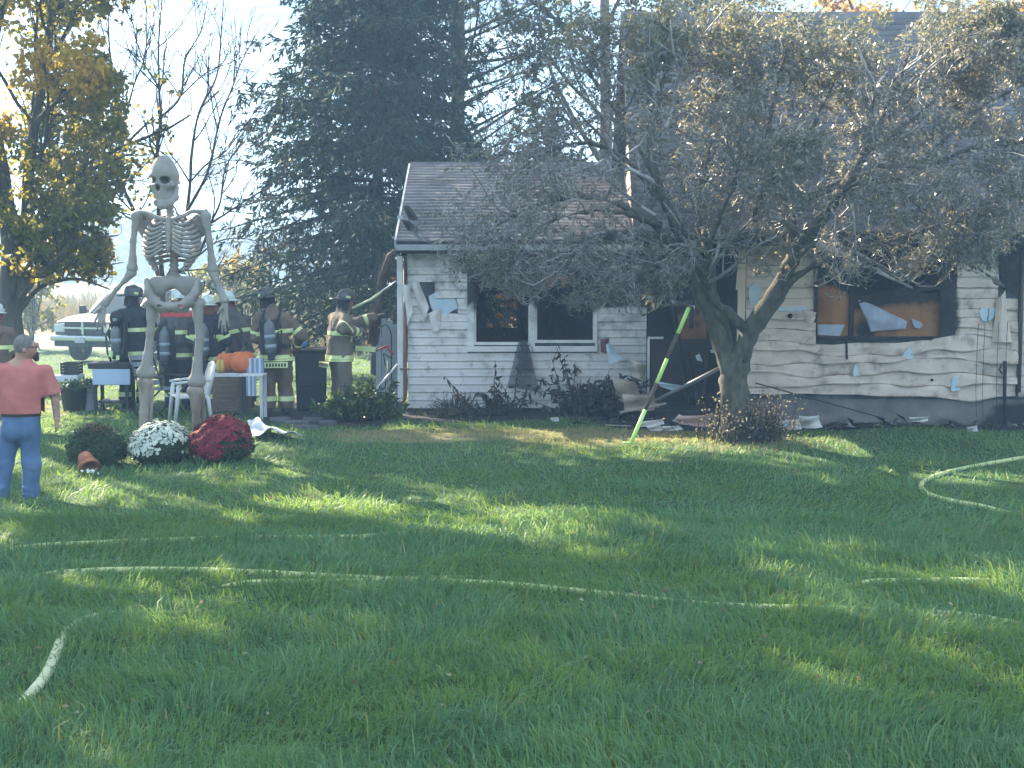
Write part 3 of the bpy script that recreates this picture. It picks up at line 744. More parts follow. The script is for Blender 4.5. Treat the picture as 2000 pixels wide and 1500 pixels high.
for j in range(NM):
    zc = mz0 + (j + 0.5) * hm; py = pix(0, YM, zc)[1]
    segs = [(XM0 + 0.06, XM1)] if (zc < wzb - 0.03 or zc > wzt) else [(XM0 + 0.06, wx0), (wx1, XM1)]
    for x0, x1 in segs:
        if x0 > 5 and 480 < py < 580: x1 = PX(1948, YM)
        amp = AMP[j] * 1.3; ph = lr.uniform(0, 6)
        topf = mline(j + 1)
        if zc < wzb - 0.03 and zc + hm / 2 > wzb - 0.06: topf = (lambda x, f=topf: np.where((x > wx0) & (x < wx1), np.minimum(f(x), wzb - 0.005), f(x)))
        board(x0, x1, mline(j), topf, YM, M_side2, soot_m, lambda x, amp=amp, ph=ph: -amp * (0.7 + 0.7 * np.sin(x * 2.3 + ph) * np.sin(x * 5.1 + ph * 2) + 0.35 * np.sin(x * 13 + ph * 3) * np.sin(x * 3.3 + ph)), proud=0.03)
wz0m = gzf(5, 21.6) - 0.15
wp('wall', wall_boxes(XM0, 10.2, PZ(780, YM), ze_m - 0.2, YM + 0.08, 0.12, [(wx0, wx1, wzb, wzt)]), M_sheath)
def cgrid(x0, x1, z0, z1, Y, name, m, soot, n=24, parent=house):
    xs = np.linspace(x0, x1, n); zs = np.linspace(z0, z1, n); X, Z = np.meshgrid(xs, zs, indexing='ij')
    V = np.stack([X, Y + 0 * X, Z], -1).reshape(-1, 3); i_ = np.arange(n * n).reshape(n, n)
    F = np.stack([i_[:-1, :-1], i_[1:, :-1], i_[1:, 1:], i_[:-1, 1:]], -1).reshape(-1, 4)
    V2 = V + np.array([0, 0.02, 0]); me = npmesh(name, np.concatenate([V, V2]), np.concatenate([F, F[:, ::-1] + n * n]))
    px, py = pix(np.concatenate([V, V2])[:, 0], Y, np.concatenate([V, V2])[:, 2]); setattr_pt(me, 'soot', soot(px, py)); return wp(name, me, m, parent)
cgrid(XM0, 10.2, wz0m, PZ(772, YM), YM + 0.03, 'foundation', M_conc, lambda px, py: 0.35 * sst(800, 835, py) + 0.8 * sst(1900, 1960, px) * sst(775, 800, py), 30)
wp('foundation_wall', MB().box(((XM0 + 10.2) / 2, YM + 0.17, (wz0m + PZ(781, YM)) / 2), (10.2 - XM0, 0.2, PZ(781, YM) - wz0m)), M_conc)
# wall beyond the downspout
for q in range(15):
    a = mz0 + q * hm; board(PX(1993, YM), 10.2, lambda x, a=a: a + 0 * x, lambda x, a=a: a + hm + 0 * x, YM, M_side2, lambda px, py: 0 * px + 0.5 * sst(740, 775, py))
wp('downspout', MB().tube([(XM1 + 0.03, YM - 0.07, ze_m - 0.1), (XM1 + 0.03, YM - 0.07, PZ(765, YM))], 0.045, 8, flat=0.7), mat('dark_downspout', (0.06, 0.05, 0.05), rough=0.5))
# boarded picture window of the main wall
win = wp('window', MB().box(((wx0 + wx1) / 2, YM - 0.012, wzb - 0.03), (wx1 - wx0 + 0.04, 0.075, 0.05)), M_char)
wp('window_frame', MB().box((wx0 - 0.0, YM - 0.01, (wzb + wzt) / 2), (0.05, 0.09, wzt - wzb)), M_char, win)
cgrid(wx1 - 0.20, wx1 + 0.03, wzb - 0.02, wzt, YM - 0.035, 'window_frame', M_char, lambda px, py: 1 + 0 * px, 6, win)
wp('mullion', MB().box((PX(1664, YM), YM + 0.05, (wzb + wzt) / 2), (0.07, 0.09, wzt - wzb)), M_char, win)
wp('header', MB().box(((wx0 + wx1) / 2, YM - 0.02, wzt + 0.03), (wx1 - wx0 + 0.1, 0.08, 0.12)), M_char, win)
cgrid(wx0 + 0.026, PX(1660, YM), wzb, wzt - 0.04, YM + 0.06, 'plywood_panel', M_ply, lambda px, py: 1.0 * (1 - sst(525, 560, py - (px - 1592) * 0.45)) + 0.15, 24, win)
cgrid(PX(1668, YM), wx1 - 0.16, wzb, PZ(572, YM), YM + 0.075, 'plywood_panel', M_ply, lambda px, py: 0.95 * (1 - sst(572, 610, py + (px - 1770) * 0.10)) + 0.8 * np.exp(-((px - 1690) / 22) ** 2 - ((py - 645) / 25) ** 2) + 0.2, 24, win)
wp('charred_beam', MB().bar((PX(1668, YM), YM + 0.06, PZ(588, YM)), (PX(1838, YM), YM + 0.05, PZ(556, YM)), 0.06, 0.09), M_char)
flake('plywood_scrap', [(1597, 634), (1650, 634), (1640, 656), (1597, 654)], mat('pale_foil', (0.42, 0.46, 0.55), (0.34, 0.37, 0.44), scale=5, rough=0.5), YM + 0.05, curl=0.01)
# torn pale sheet in the window
def sheet(name, outline, Y, m, parent=house, dep=0.06, n=22):
    """filled outline of pixel points as a rumpled sheet (fan strips between left and right edge)"""
    L, R = outline; V = []
    for i in range(n + 1):
        t = i / n * (len(L) - 1); a = min(int(t), len(L) - 2); f = t - a
        l = np.array(L[a]) * (1 - f) + np.array(L[a + 1]) * f; r = np.array(R[a]) * (1 - f) + np.array(R[a + 1]) * f
        for j in range(n + 1):
            u = j / n; q = l * (1 - u) + r * u; p = P(q[0], q[1], Y)
            V.append((p.x, Y + dep * (0.5 * sin(q[0] * 0.11 + q[1] * 0.05) + 0.3 * sin(q[0] * 0.05 - q[1] * 0.15) - 0.3), p.z))
    F = [(i * (n + 1) + j, i * (n + 1) + j + 1, (i + 1) * (n + 1) + j + 1, (i + 1) * (n + 1) + j) for i in range(n) for j in range(n)]
    me = npmesh(name, V, F, True); o = wp(name, me, m, parent)
    s_ = o.modifiers.new('solid', 'SOLIDIFY'); s_.thickness = 0.004; return o
M_sheet = mat('pale_sheet', (0.36, 0.40, 0.50), (0.28, 0.31, 0.38), scale=7, rough=0.7, bump=0.4)
sheet('torn_sheet', ([(1676, 585), (1684, 608), (1693, 630), (1700, 648)], [(1702, 594), (1745, 615), (1772, 628), (1768, 642)]), YM + 0.02, M_sheet, win)
sheet('torn_sheet', ([(1780, 622), (1782, 630), (1786, 640)], [(1800, 630), (1802, 636), (1796, 642)]), YM + 0.03, M_sheet, win, 0.02, 8)
# blue foam showing through torn siding
def patch(pts, Y, dy=0.006):
    r_ = random.Random(len(pts) + pts[0][0]); q0 = [P(a, b, Y) for a, b in pts]; q = []
    for i, p in enumerate(q0):
        e = q0[(i + 1) % len(q0)]
        for f in (0, 0.3, 0.62): q.append(p.lerp(e, f) + Vector((r_.uniform(-1, 1), 0, r_.uniform(-1, 1))) * 0.012)
    mb = MB(); n = len(q)
    mb.add([v + Vector((0, -dy, 0)) for v in q] + [v + Vector((0, 0.03, 0)) for v in q], [tuple(range(n)), tuple(range(2 * n - 1, n - 1, -1))] + [(i, i + n, (i + 1) % n + n, (i + 1) % n) for i in range(n)])
    return wp('insulation_patch', mb, M_foam)
patch([(836, 578), (858, 567), (888, 580), (895, 603), (872, 613), (846, 608)], YW + 0.01, 0.012)
patch([(1763, 701), (1769, 683), (1778, 678), (1784, 694), (1782, 701)], YM - 0.085)
patch([(1665, 733), (1667, 716), (1673, 711), (1679, 735)], YM - 0.085)
patch([(1857, 764), (1859, 737), (1873, 735), (1876, 763)], YM - 0.085)
patch([(1912, 607), (1921, 600), (1929, 603), (1927, 628), (1918, 626)], YM - 0.06)
patch([(1932, 603), (1941, 600), (1951, 598), (1946, 617), (1930, 628)], YM - 0.06)
patch([(1462, 560), (1474, 553), (1485, 562), (1480, 590), (1464, 596)], YM - 0.04)
patch([(1520, 600), (1575, 598), (1582, 606), (1522, 607)], YM - 0.05)
flake('curled_siding', [(1945, 585), (1962, 565), (1976, 668), (1938, 668)], M_side2, YM - 0.06, curl=0.10)
flake('curled_siding', [(1570, 605), (1594, 610), (1592, 622), (1578, 640)], M_side2, YM - 0.06, curl=0.06)
flake('charred_hole', [(1948, 500), (1984, 490), (1986, 575), (1958, 560)], M_char, YM - 0.045, curl=0.02)
for px, py, r in ((1543, 617, .035), (1820, 742, .02), (1757, 690, .018)):
    p = P(px, py, YM - 0.075); wp('burn_hole', MB().lathe([(0, 0), (r, 0.0), (r * 1.1, -0.012), (0, -0.02)], 10, p, Matrix.Rotation(-pi / 2, 3, 'X')), M_char)
wp('drip_stain', MB().bar(P(1653, 655, YM - 0.085), P(1654, 702, YM - 0.085), 0.03, 0.008, up=(0, 1, 0)), M_char)
wp('gas_riser', MB().tube([P(1963, 705, YM - 0.12), P(1962, 762, YM - 0.12), P(1964, 840, YM - 0.12)], 0.028, 8), M_char)
wp('gas_riser_hook', MB().tube([P(1956, 712, YM - 0.15), P(1952, 722, YM - 0.16), P(1957, 730, YM - 0.15)], 0.012, 6), M_char)
for px in (1908, 1921, 1948, 1965):
    wp('hanging_wire', MB().tube([P(px + 3, 628 + random.uniform(-8, 8), YM - 0.11), P(px, 690, YM - 0.13), P(px - 2, 760, YM - 0.12), P(px - 1, 815, YM - 0.08)], 0.004, 5), M_char)
# -- dark recess between wing and main wall
RB = 23.9
def soot_r(px, py): return 0 * px + 0.5 + 0.5 * (1 - sst(640, 700, py))
wp('porch_wall', MB().box(((XW1 + XM0) / 2 + 0.1, RB, 1.4), (XM0 - XW1 + 0.5, 0.1, 3.4)), M_char)
wp('porch_ceiling', MB().box(((XW1 + XM0) / 2 + 0.05, (RB + YME) / 2 + 0.1, ze_m - 0.23), (XM0 - XW1 + 0.1, RB - YME - 0.3, 0.03)), M_char)
wp('porch_floor', MB().box(((XW1 + XM0) / 2 + 0.1, (RB + YM) / 2 + 0.2, 0.22), (XM0 - XW1 + 0.16, RB - YM - 0.3, 0.18)), M_char)
wp('porch_side', MB().box((XW1 + 0.06, YW + 0.28, 1.45), (0.12, 0.66, 2.6)), M_char)
wp('main_side_wall', MB().box((XM0 + 0.07, (YM + 27.0) / 2 + 0.1, 1.5), (0.12, 27.0 - YM - 0.15, 2.9)), M_char)
wp('back_wall', MB().box(((XM0 + 10.2) / 2, 27.0, 1.5), (10.2 - XM0 - 0.3, 0.12, 2.9)), M_char)
wp('gable_wall', MB().prism([(YME + 0.3, ze_m - 0.2), (YMR, zr_m - 0.15), (2 * YMR - YME - 0.3, ze_m - 0.2)], 0.1, Matrix(((0, -1, 0), (1, 0, 0), (0, 0, 1))), (XE + 0.3, 0, 0)), M_side2)
wp('end_wall', MB().box((10.2, (YM + 27) / 2 + 0.08, 1.5), (0.12, 27 - YM - 0.2, 2.9)), M_side2)
wp('attic_floor', MB().box(((XM0 + 10.2) / 2, 24.4, ze_m - 0.12), (10.2 - XM0 - 0.3, 5.0, 0.06)), M_char)
wp('room_floor', MB().box(((XM0 + 10.2) / 2, 24.3, 0.45), (10.2 - XM0 - 0.3, 5.2, 0.06)), M_char)
cgrid(PX(1322, 23.2), PX(1405, 23.2), PZ(664, 23.2), PZ(600, 23.2), 23.2, 'plywood_panel', M_ply, lambda px, py: 0.30 + 0.4 * (1 - sst(1300, 1345, px)) + 0.5 * (1 - sst(600, 620, py)), 14)
dr = cgrid(PX(1266, 23.0), PX(1385, 23.0), PZ(776, 23.0), PZ(662, 23.0), 23.0, 'door', mat('burnt_door', (0.035, 0.022, 0.02), (0.02, 0.014, 0.014), scale=3, rough=0.7, bump=0.3), lambda px, py: 0 * px, 8)
wp('door_frame', MB().box((PX(1267, 23.0), 22.985, PZ(720, 23.0)), (0.035, 0.03, PZ(662, 23) - PZ(778, 23))), M_white, dr)
wp('door_frame', MB().box((PX(1281, 23.0), 22.985, PZ(662, 23.0) + 0.018), (0.24, 0.03, 0.035)), M_white, dr)
M_post = mat('split_post', (0.52, 0.42, 0.30), (0.62, 0.55, 0.44), scale=4, rough=0.8, bump=0.4, stretch=(1, 1, 0.1))
wp('corner_post', MB().prism([(PX(1440, YM), PZ(820, YM)), (PX(1453, YM), PZ(820, YM)), (PX(1455, YM), PZ(440, YM)), (PX(1448, YM), PZ(425, YM)), (PX(1443, YM), PZ(455, YM)), (PX(1441, YM), PZ(560, YM))], 0.10, None, (0, YM - 0.055, 0)), M_post)
wp('post_splinter', MB().prism([(PX(1436, YM), PZ(566, YM)), (PX(1440, YM), PZ(566, YM)), (PX(1441, YM), PZ(515, YM)), (PX(1438, YM), PZ(535, YM))], 0.04, None, (0, YM - 0.06, 0)), M_post)
for a, b in (((1300, 500), (1345, 790)), ((1390, 560), (1375, 770)), ((1345, 690), (1362, 790)), ((1352, 560), (1350, 640))):
    wp('charred_beam', MB().bar(P(*a, 22.9), P(*b, 22.5), 0.06, 0.05), M_char)
flake('insulation_patch', [(1283, 745), (1330, 752), (1322, 765), (1290, 755)], M_foam, 22.3, curl=0.05)
flake('insulation_patch', [(1262, 577), (1281, 578), (1274, 590), (1268, 588)], M_foam, 22.9, curl=0.02)
flake('insulation_patch', [(1358, 695), (1366, 690), (1372, 706), (1362, 704)], M_foam, 22.3, curl=0.02)
flake('insulation_patch', [(1387, 683), (1397, 684), (1396, 690), (1388, 689)], M_foam, 22.3, curl=0.01)
# ================================================================== TREES
M_bark = mat('grey_bark', (0.10, 0.085, 0.07), (0.045, 0.04, 0.035), scale=9, rough=0.95, bump=0.9, bscale=22, stretch=(1, 1, 0.35))
M_barkg = mat('mossy_bark', (0.135, 0.125, 0.10), (0.04, 0.038, 0.032), scale=11, rough=0.95, bump=1.0, bscale=18, stretch=(1, 1, 0.4), ramp=(0.3, 0.7))
M_twig = mat('twig_bark', (0.22, 0.205, 0.195), (0.11, 0.10, 0.095), scale=3, rough=0.5, spec=0.5, c3=(0.42, 0.40, 0.38), island=0.35)
M_dtwig = mat('dark_twig', (0.05, 0.042, 0.042), (0.03, 0.026, 0.028), scale=3, rough=0.85)
def leafmat(name, a, b, c, isl, tcol, tr=0.4, rough=0.5, spec=0.35, scale=0.7):
    return mat(name, a, b, scale=scale, rough=rough, spec=spec, c3=c, island=isl, trans=tr, tcol=tcol)
def tree_obj(name, label, cat_, base, parts, group=None):
    t = thing(name, label, cat_, base, 0, group); b = Vector(base)
    for nm, me, m in parts:
        if isinstance(me, tuple): me = npmesh(nm, *me)
        me.transform(Matrix.Translation(-b)); link(nm, me, m, t)
    return t
def limb_mesh(limbs, n=9, k=1.0):
    mb = MB()
    for pts, r0, r1, *e in limbs:
        q = polyline(pts, 0.12); t = np.linspace(0, 1, len(q)); rad = r0 + (r1 - r0) * t
        if e: rad = rad + e[0] * np.exp(-t * 9)
        rad = rad * (1 + 0.07 * np.sin(t * 31 + r0 * 90) + 0.05 * np.sin(t * 67))
        mb.tube(q, list(rad * k), n)
    return mb.mesh('trunk')
def to_paths(limbs, k=12):
    P_, R_ = [], []
    for pts, r0, r1, *e in limbs:
        q = polyline(pts, 0.05); i = np.linspace(0, len(q) - 1, k + 1).astype(int); P_.append(q[i]); R_.append(np.linspace(r0, r1, k + 1))
    return np.array(P_), np.array(R_)
# ---------------- crab apple in front of the house
def cp(px, py, Y): return tuple(P(px, py, Y))
bz = gzf(3.02, 19.9)
trunk = [([(3.02, 19.9, bz - 0.05), cp(1436, 800, 19.9), cp(1433, 745, 19.9), cp(1442, 690, 19.9)], 0.215, 0.20, 0.10)]
limbs = [
    ([cp(1442, 705, 19.9), cp(1474, 632, 19.85), cp(1514, 577, 19.8), cp(1541, 520, 19.7), cp(1570, 470, 19.5), cp(1610, 420, 19.2), cp(1680, 320, 18.9), cp(1740, 200, 18.8), cp(1780, 90, 18.9)], 0.165, 0.03),
    ([cp(1524, 562, 19.8), cp(1585, 520, 19.6), cp(1650, 492, 19.3), cp(1740, 470, 18.9), cp(1840, 440, 18.4), cp(1940, 420, 18.0)], 0.075, 0.018),
    ([cp(1550, 500, 19.65), cp(1547, 440, 19.6), cp(1572, 390, 19.7), cp(1625, 365, 20.0), cp(1690, 300, 20.3), cp(1790, 230, 20.4)], 0.085, 0.02),
    ([cp(1545, 445, 19.6), cp(1520, 370, 19.3), cp(1500, 280, 19.1), cp(1520, 160, 19.2), cp(1550, 50, 19.5)], 0.07, 0.015),
    ([cp(1428, 735, 19.9), cp(1400, 650, 19.8), cp(1374, 592, 19.6), cp(1351, 530, 19.4), cp(1330, 460, 19.1), cp(1290, 370, 18.9), cp(1270, 270, 18.9), cp(1300, 140, 19.1), cp(1340, 70, 19.2)], 0.135, 0.02),
    ([cp(1436, 715, 19.85), cp(1411, 640, 19.95), cp(1390, 570, 20.1), cp(1384, 500, 20.2), cp(1365, 420, 20.2), cp(1380, 320, 20.1), cp(1400, 180, 20.0), cp(1430, 70, 20.2)], 0.11, 0.02),
    ([cp(1462, 650, 19.85), cp(1425, 612, 19.7), cp(1395, 585, 19.5), cp(1378, 530, 19.2), cp(1400, 440, 18.8), cp(1440, 340, 18.5), cp(1450, 220, 18.6)], 0.08, 0.02),
    ([cp(1352, 590, 19.55), cp(1322, 594, 19.3), cp(1288, 601, 19.1), cp(1256, 616, 19.0)], 0.05, 0.012),
    ([cp(1340, 500, 19.2), cp(1250, 420, 18.8), cp(1150, 385, 18.5), cp(1050, 400, 18.3), cp(960, 450, 18.2), cp(905, 510, 18.2)], 0.06, 0.01),
    ([cp(1350, 535, 19.4), cp(1260, 480, 18.8), cp(1150, 465, 18.4), cp(1060, 510, 18.2), cp(1000, 580, 18.1)], 0.05, 0.01),
    ([cp(1310, 420, 19.0), cp(1230, 320, 18.8), cp(1150, 280, 18.7), cp(1060, 300, 18.6), cp(980, 360, 18.5)], 0.05, 0.01),
    ([cp(1345, 510, 19.3), cp(1240, 455, 18.6), cp(1140, 470, 18.2), cp(1060, 540, 18.0), cp(1030, 600, 18.0)], 0.04, 0.01),
    ([cp(1290, 440, 18.9), cp(1180, 410, 18.2), cp(1060, 440, 17.9), cp(970, 510, 17.8), cp(935, 580, 17.9)], 0.04, 0.01),
    ([cp(1350, 560, 19.4), cp(1290, 520, 18.8), cp(1220, 530, 18.4), cp(1170, 580, 18.3)], 0.04, 0.01),
    ([cp(1285, 350, 18.9), cp(1210, 230, 18.9), cp(1150, 140, 19.0), cp(1120, 70, 19.2)], 0.04, 0.01),
    ([cp(1660, 370, 19.0), cp(1780, 340, 18.6), cp(1900, 290, 18.2), cp(2020, 280, 18.0), cp(2120, 330, 17.9)], 0.055, 0.012),
    ([cp(1700, 300, 18.9), cp(1820, 200, 18.8), cp(1920, 100, 18.8), cp(2030, 60, 18.9)], 0.045, 0.012),
    ([cp(1600, 430, 19.3), cp(1640, 380, 18.5), cp(1700, 350, 17.9), cp(1770, 380, 17.5), cp(1830, 450, 17.4)], 0.05, 0.012),
    ([cp(1500, 280, 19.1), cp(1440, 170, 19.4), cp(1390, 90, 19.6)], 0.035, 0.01), ([cp(1560, 300, 19.2), cp(1620, 180, 19.4), cp(1660, 80, 19.6)], 0.035, 0.01),
    ([cp(1740, 220, 18.8), cp(1860, 130, 19.2), cp(1960, 50, 19.4)], 0.035, 0.01), ([cp(1790, 330, 18.6), cp(1900, 220, 19.0), cp(2010, 160, 19.2)], 0.035, 0.01), ([cp(1290, 250, 18.9), cp(1260, 130, 19.2), cp(1280, 40, 19.5)], 0.035, 0.01),
    ([cp(1470, 430, 18.8), cp(1490, 380, 18.1), cp(1530, 330, 17.6), cp(1590, 330, 17.3)], 0.045, 0.012),
    ([cp(1730, 470, 18.9), cp(1820, 500, 18.4), cp(1900, 520, 18.0), cp(1960, 560, 17.8)], 0.03, 0.01),
]
CC = np.array([3.75, 18.9, 4.25]); CR = np.array([4.4, 2.1, 2.0]); CC2 = np.array([0.8, 18.4, 3.2]); CR2 = np.array([1.9, 1.3, 1.25])
def steer_c(p):
    q = (p - CC) / CR; r = np.linalg.norm(q, axis=1); q2 = (p - CC2) / CR2; r2 = np.linalg.norm(q2, axis=1)
    u = r2 < r; q = np.where(u[:, None], q2, q); r = np.where(u, r2, r); out = -(q / np.maximum(r, 1e-6)[:, None]) * np.clip((r - 0.86) * 2.2, 0, 1.2)[:, None]
    out = out * np.array([1, 1, 1.3]); 
    roofz = 2.95 + np.maximum(p[:, 1] - 21.0, 0) * 1.27
    out[:, 1] -= 0.8 * (p[:, 1] > 20.75) * (p[:, 2] < roofz + 0.35)
    return out
pp, rr = to_paths(limbs)
a2 = grow(*(lambda p, d, l, r: (p, d, np.clip(l, 0.5, 1.7), r, r * 0.3))(*spawn(pp, rr, 13, 0.33, 55, 0.5, 0.5)), 7, 0.22, (0, 0, 0.02), steer_c)
a3 = grow(*(lambda p, d, l, r: (p, d, np.clip(l, 0.25, 0.95), np.minimum(r, 0.011), r * 0.3))(*spawn(*a2, 11, 0.12, 52, 0.55, 0.5)), 5, 0.26, (0, 0, -0.05), steer_c)
kp = ~((a3[0][:, 0, 0] < 1.5) & (rng.random(len(a3[0])) < 0.25)); a3 = (a3[0][kp], a3[1][kp])
a4 = grow(*(lambda p, d, l, r: (p, d, np.clip(l, 0.12, 0.42), np.minimum(r, 0.006), np.minimum(r, 0.006) * 0.5))(*spawn(*a3, 6, 0.1, 50, 0.5, 0.6)), 3, 0.26, (0, 0, -0.07), steer_c)
a4[1][:] = np.maximum(a4[1], 0.0026)
def hz(p): return np.clip((p[:, 2] - 2.2) / 3.4, 0, 1)
tip, dr_ = along(a4[0], 5); keep = rng.random(len(tip)) < (0.28 + 0.72 * hz(tip)) * np.where((tip[:, 0] < 1.7) & (tip[:, 2] < 4.6), 0.55, 1.0); tip, dr_ = tip[keep], dr_[keep]
D = unit(dr_ * 0.6 + rdir(len(tip)) * 0.8 + np.array([[0, 0, -0.35]]))
lv = leaves(tip, D, rdir(len(tip)), rng.uniform(0.04, 0.085, len(tip)), rng.uniform(0.018, 0.038, len(tip)), bend=0.25)
lm = npmesh('crown', *lv)
setattr_pt(lm, 'olive', np.repeat(0.10 + 0.48 * sst(4.0, 5.9, tip[:, 2] + 0.3 * lnoise(tip[:, 0], tip[:, 2], 1.5, 77)), 4))
M_crab = mat('crab_leaf', (0.145, 0.138, 0.118), (0.088, 0.084, 0.075), scale=2, rough=0.3, spec=0.8, trans=0.42, tcol=(0.42, 0.37, 0.17), attr=('olive', (0.17, 0.175, 0.075), 1.2), c3=(0.36, 0.33, 0.27), island=0.25)
tree_obj('crab_apple_tree', 'gnarled crab apple tree with a wide tangled twiggy crown standing before the burned house', 'tree', (3.02, 19.9, bz),
         [('trunk', wrinkle(limb_mesh(trunk + limbs, 22, 0.92), 0.024, 30.0, (1, 1, 0.5), 4), M_barkg), ('branch', paths_mesh([a2], 5), M_twig), ('twigs', paths_mesh([a3, a4], 3), M_twig), ('crown', lm, M_crab)])
# suckers round its foot
M_bare2 = mat('dead_sucker_leaf', (0.07, 0.055, 0.045), (0.12, 0.095, 0.075), scale=4, rough=0.85)
n = 300; a = rng.uniform(0, 2 * pi, n); rad = 0.15 + np.abs(rng.normal(size=n)) * 0.25
B = np.stack([3.10 + rad * np.cos(a) * 1.0 + 0.06, 19.82 + rad * np.sin(a) * 0.5, np.full(n, bz)], 1)
D = np.stack([np.cos(a) * 0.25, np.sin(a) * 0.2, np.full(n, 1.0)], 1) + rng.normal(size=(n, 3)) * 0.15
sk = grow(B, D, rng.uniform(0.25, 0.75, n), np.full(n, 0.006), np.full(n, 0.002), 4, 0.18)
tree_obj('brush_clump', 'clump of thin grey suckers around the foot of the crab apple trunk', 'brush', (3.1, 19.82, bz), [('stems', paths_mesh([sk], 3), M_dtwig), ('foliage', npmesh('foliage', *(lambda q: leaves(q[0], rdir(len(q[0])), rdir(len(q[0])), 0.05, 0.025))(along(sk[0], 4))), M_crab)])

# ---------------- conifers
def spruce(name, label, px, Y, h, R, z0, seed, whorl=0.36, nb=8, dens=1.0, pine=False, zvis=11.0, m=None, group=None, droop=0.0, topex=0.7):
    global rng
    rng = np.random.default_rng(seed)
    x = PX(px, Y); zb = gzf(x, Y)
    trunk_pts = [(x, Y, zb - 0.1), (x + 0.03, Y, zb + h * 0.35), (x - 0.04, Y, zb + h * 0.7), (x, Y, zb + h)]
    r0 = h * 0.008 + 0.04
    zs, Lb, A = [], [], []
    z = z0
    while z < h - 0.4:
        kk = nb + rng.integers(-2, 3); off = rng.uniform(0, 6.28)
        fall = (1 - (z - z0) / (h - z0)) ** topex
        for q in range(kk):
            zs.append(z + rng.uniform(-0.15, 0.15)); A.append(off + q * 2 * pi / kk + rng.normal() * 0.2)
            Lb.append(max(0.3, R * fall * rng.uniform(0.62, 1.12)))
        z += whorl * rng.uniform(0.8, 1.25)
    zs, Lb, A = map(np.array, (zs, Lb, A)); M = len(zs)
    P0 = np.stack([np.full(M, x), np.full(M, Y), zb + zs], 1)
    el = (0.30 if pine else 0.12) + 0.25 * (zs - z0) / (h - z0) + rng.normal(size=M) * 0.10 - droop
    D0 = np.stack([np.cos(A) * np.cos(el), np.sin(A) * np.cos(el), np.sin(el)], 1)
    b1 = grow(P0, D0, Lb, 0.012 + Lb * 0.011, np.full(M, 0.006), 7, 0.05, (0, 0, -0.05 if not pine else 0.02))
    vis = zs < zvis
    out = [b1]; sprays = []
    for sel, n2, n3, sc in ((vis, int(17 * dens), 12, 1.0), (~vis, 9, 5, 2.2)):
        if not sel.any(): continue
        p1 = b1[0][sel]; r1 = b1[1][sel]
        p, d, l, r = spawn(p1, r1, n2, 0.12, 58, 0.36, 0.5, plane=0.75)
        d = unit(d + np.array([[0, 0, -0.22 if not pine else 0.25]]))
        b2 = grow(p, d, np.clip(l, 0.2, 1.1), np.minimum(r, 0.012), np.full(len(p), 0.003), 4, 0.10, (0, 0, -0.10 if not pine else 0.05))
        if sc == 1.0 and pine: out.append(b2)
        q, dd = along(b2[0], n3); q1, d1 = along(p1, n2); q = np.vstack([q, q1]); dd = np.vstack([dd, d1])
        nq = len(q)
        ll = (rng.uniform(0.11, 0.22, nq) if not pine else rng.uniform(0.12, 0.22, nq)) * sc
        dirs = unit(dd * 0.9 + rdir(nq) * (0.65 if not pine else 0.8) + np.array([[0, 0, -0.18 if not pine else 0.1]]))
        sprays.append(leaves(q, dirs, rdir(nq), ll, ll * (0.27 if not pine else 0.15), bend=0.15))
    rng = np.random.default_rng(seed + 100)
    return tree_obj(name, label, 'tree', (x, Y, zb), [('trunk', limb_mesh([(trunk_pts, r0, 0.03)], 9), M_bark), ('branches', paths_mesh(out, 3), M_dtwig), ('crown', npmesh('crown', *cat(sprays)), m)], group)
M_spr = leafmat('spruce_needle', (0.022, 0.045, 0.036), (0.035, 0.062, 0.046), (0.06, 0.085, 0.06), 0.25, (0.04, 0.07, 0.02), 0.15, 0.75, 0.12)
M_pine = leafmat('pine_needle', (0.03, 0.05, 0.03), (0.045, 0.065, 0.035), (0.09, 0.10, 0.05), 0.3, (0.08, 0.10, 0.03), 0.2, 0.55, 0.3)
spruce('spruce_tree', 'dense dark spruce with drooping layered boughs left of the small house wing', 737, 32.5, 14.6, 4.4, 1.6, 101, whorl=0.34, nb=9, dens=1.75, droop=0.12, m=M_spr, topex=1.15)
spruce('pine_tree', 'tall airy pine with a bare trunk and upswept boughs rising above the wing roof', 893, 36.0, 25, 4.3, 3.2, 202, whorl=0.58, nb=7, dens=1.15, pine=True, m=M_pine, zvis=10.5)
spruce('spruce_tree', 'dark conifer peeking over the ridge of the main roof', 1375, 41.0, 13.5, 3.6, 2.0, 303, whorl=0.6, dens=0.8, m=M_spr, zvis=14)

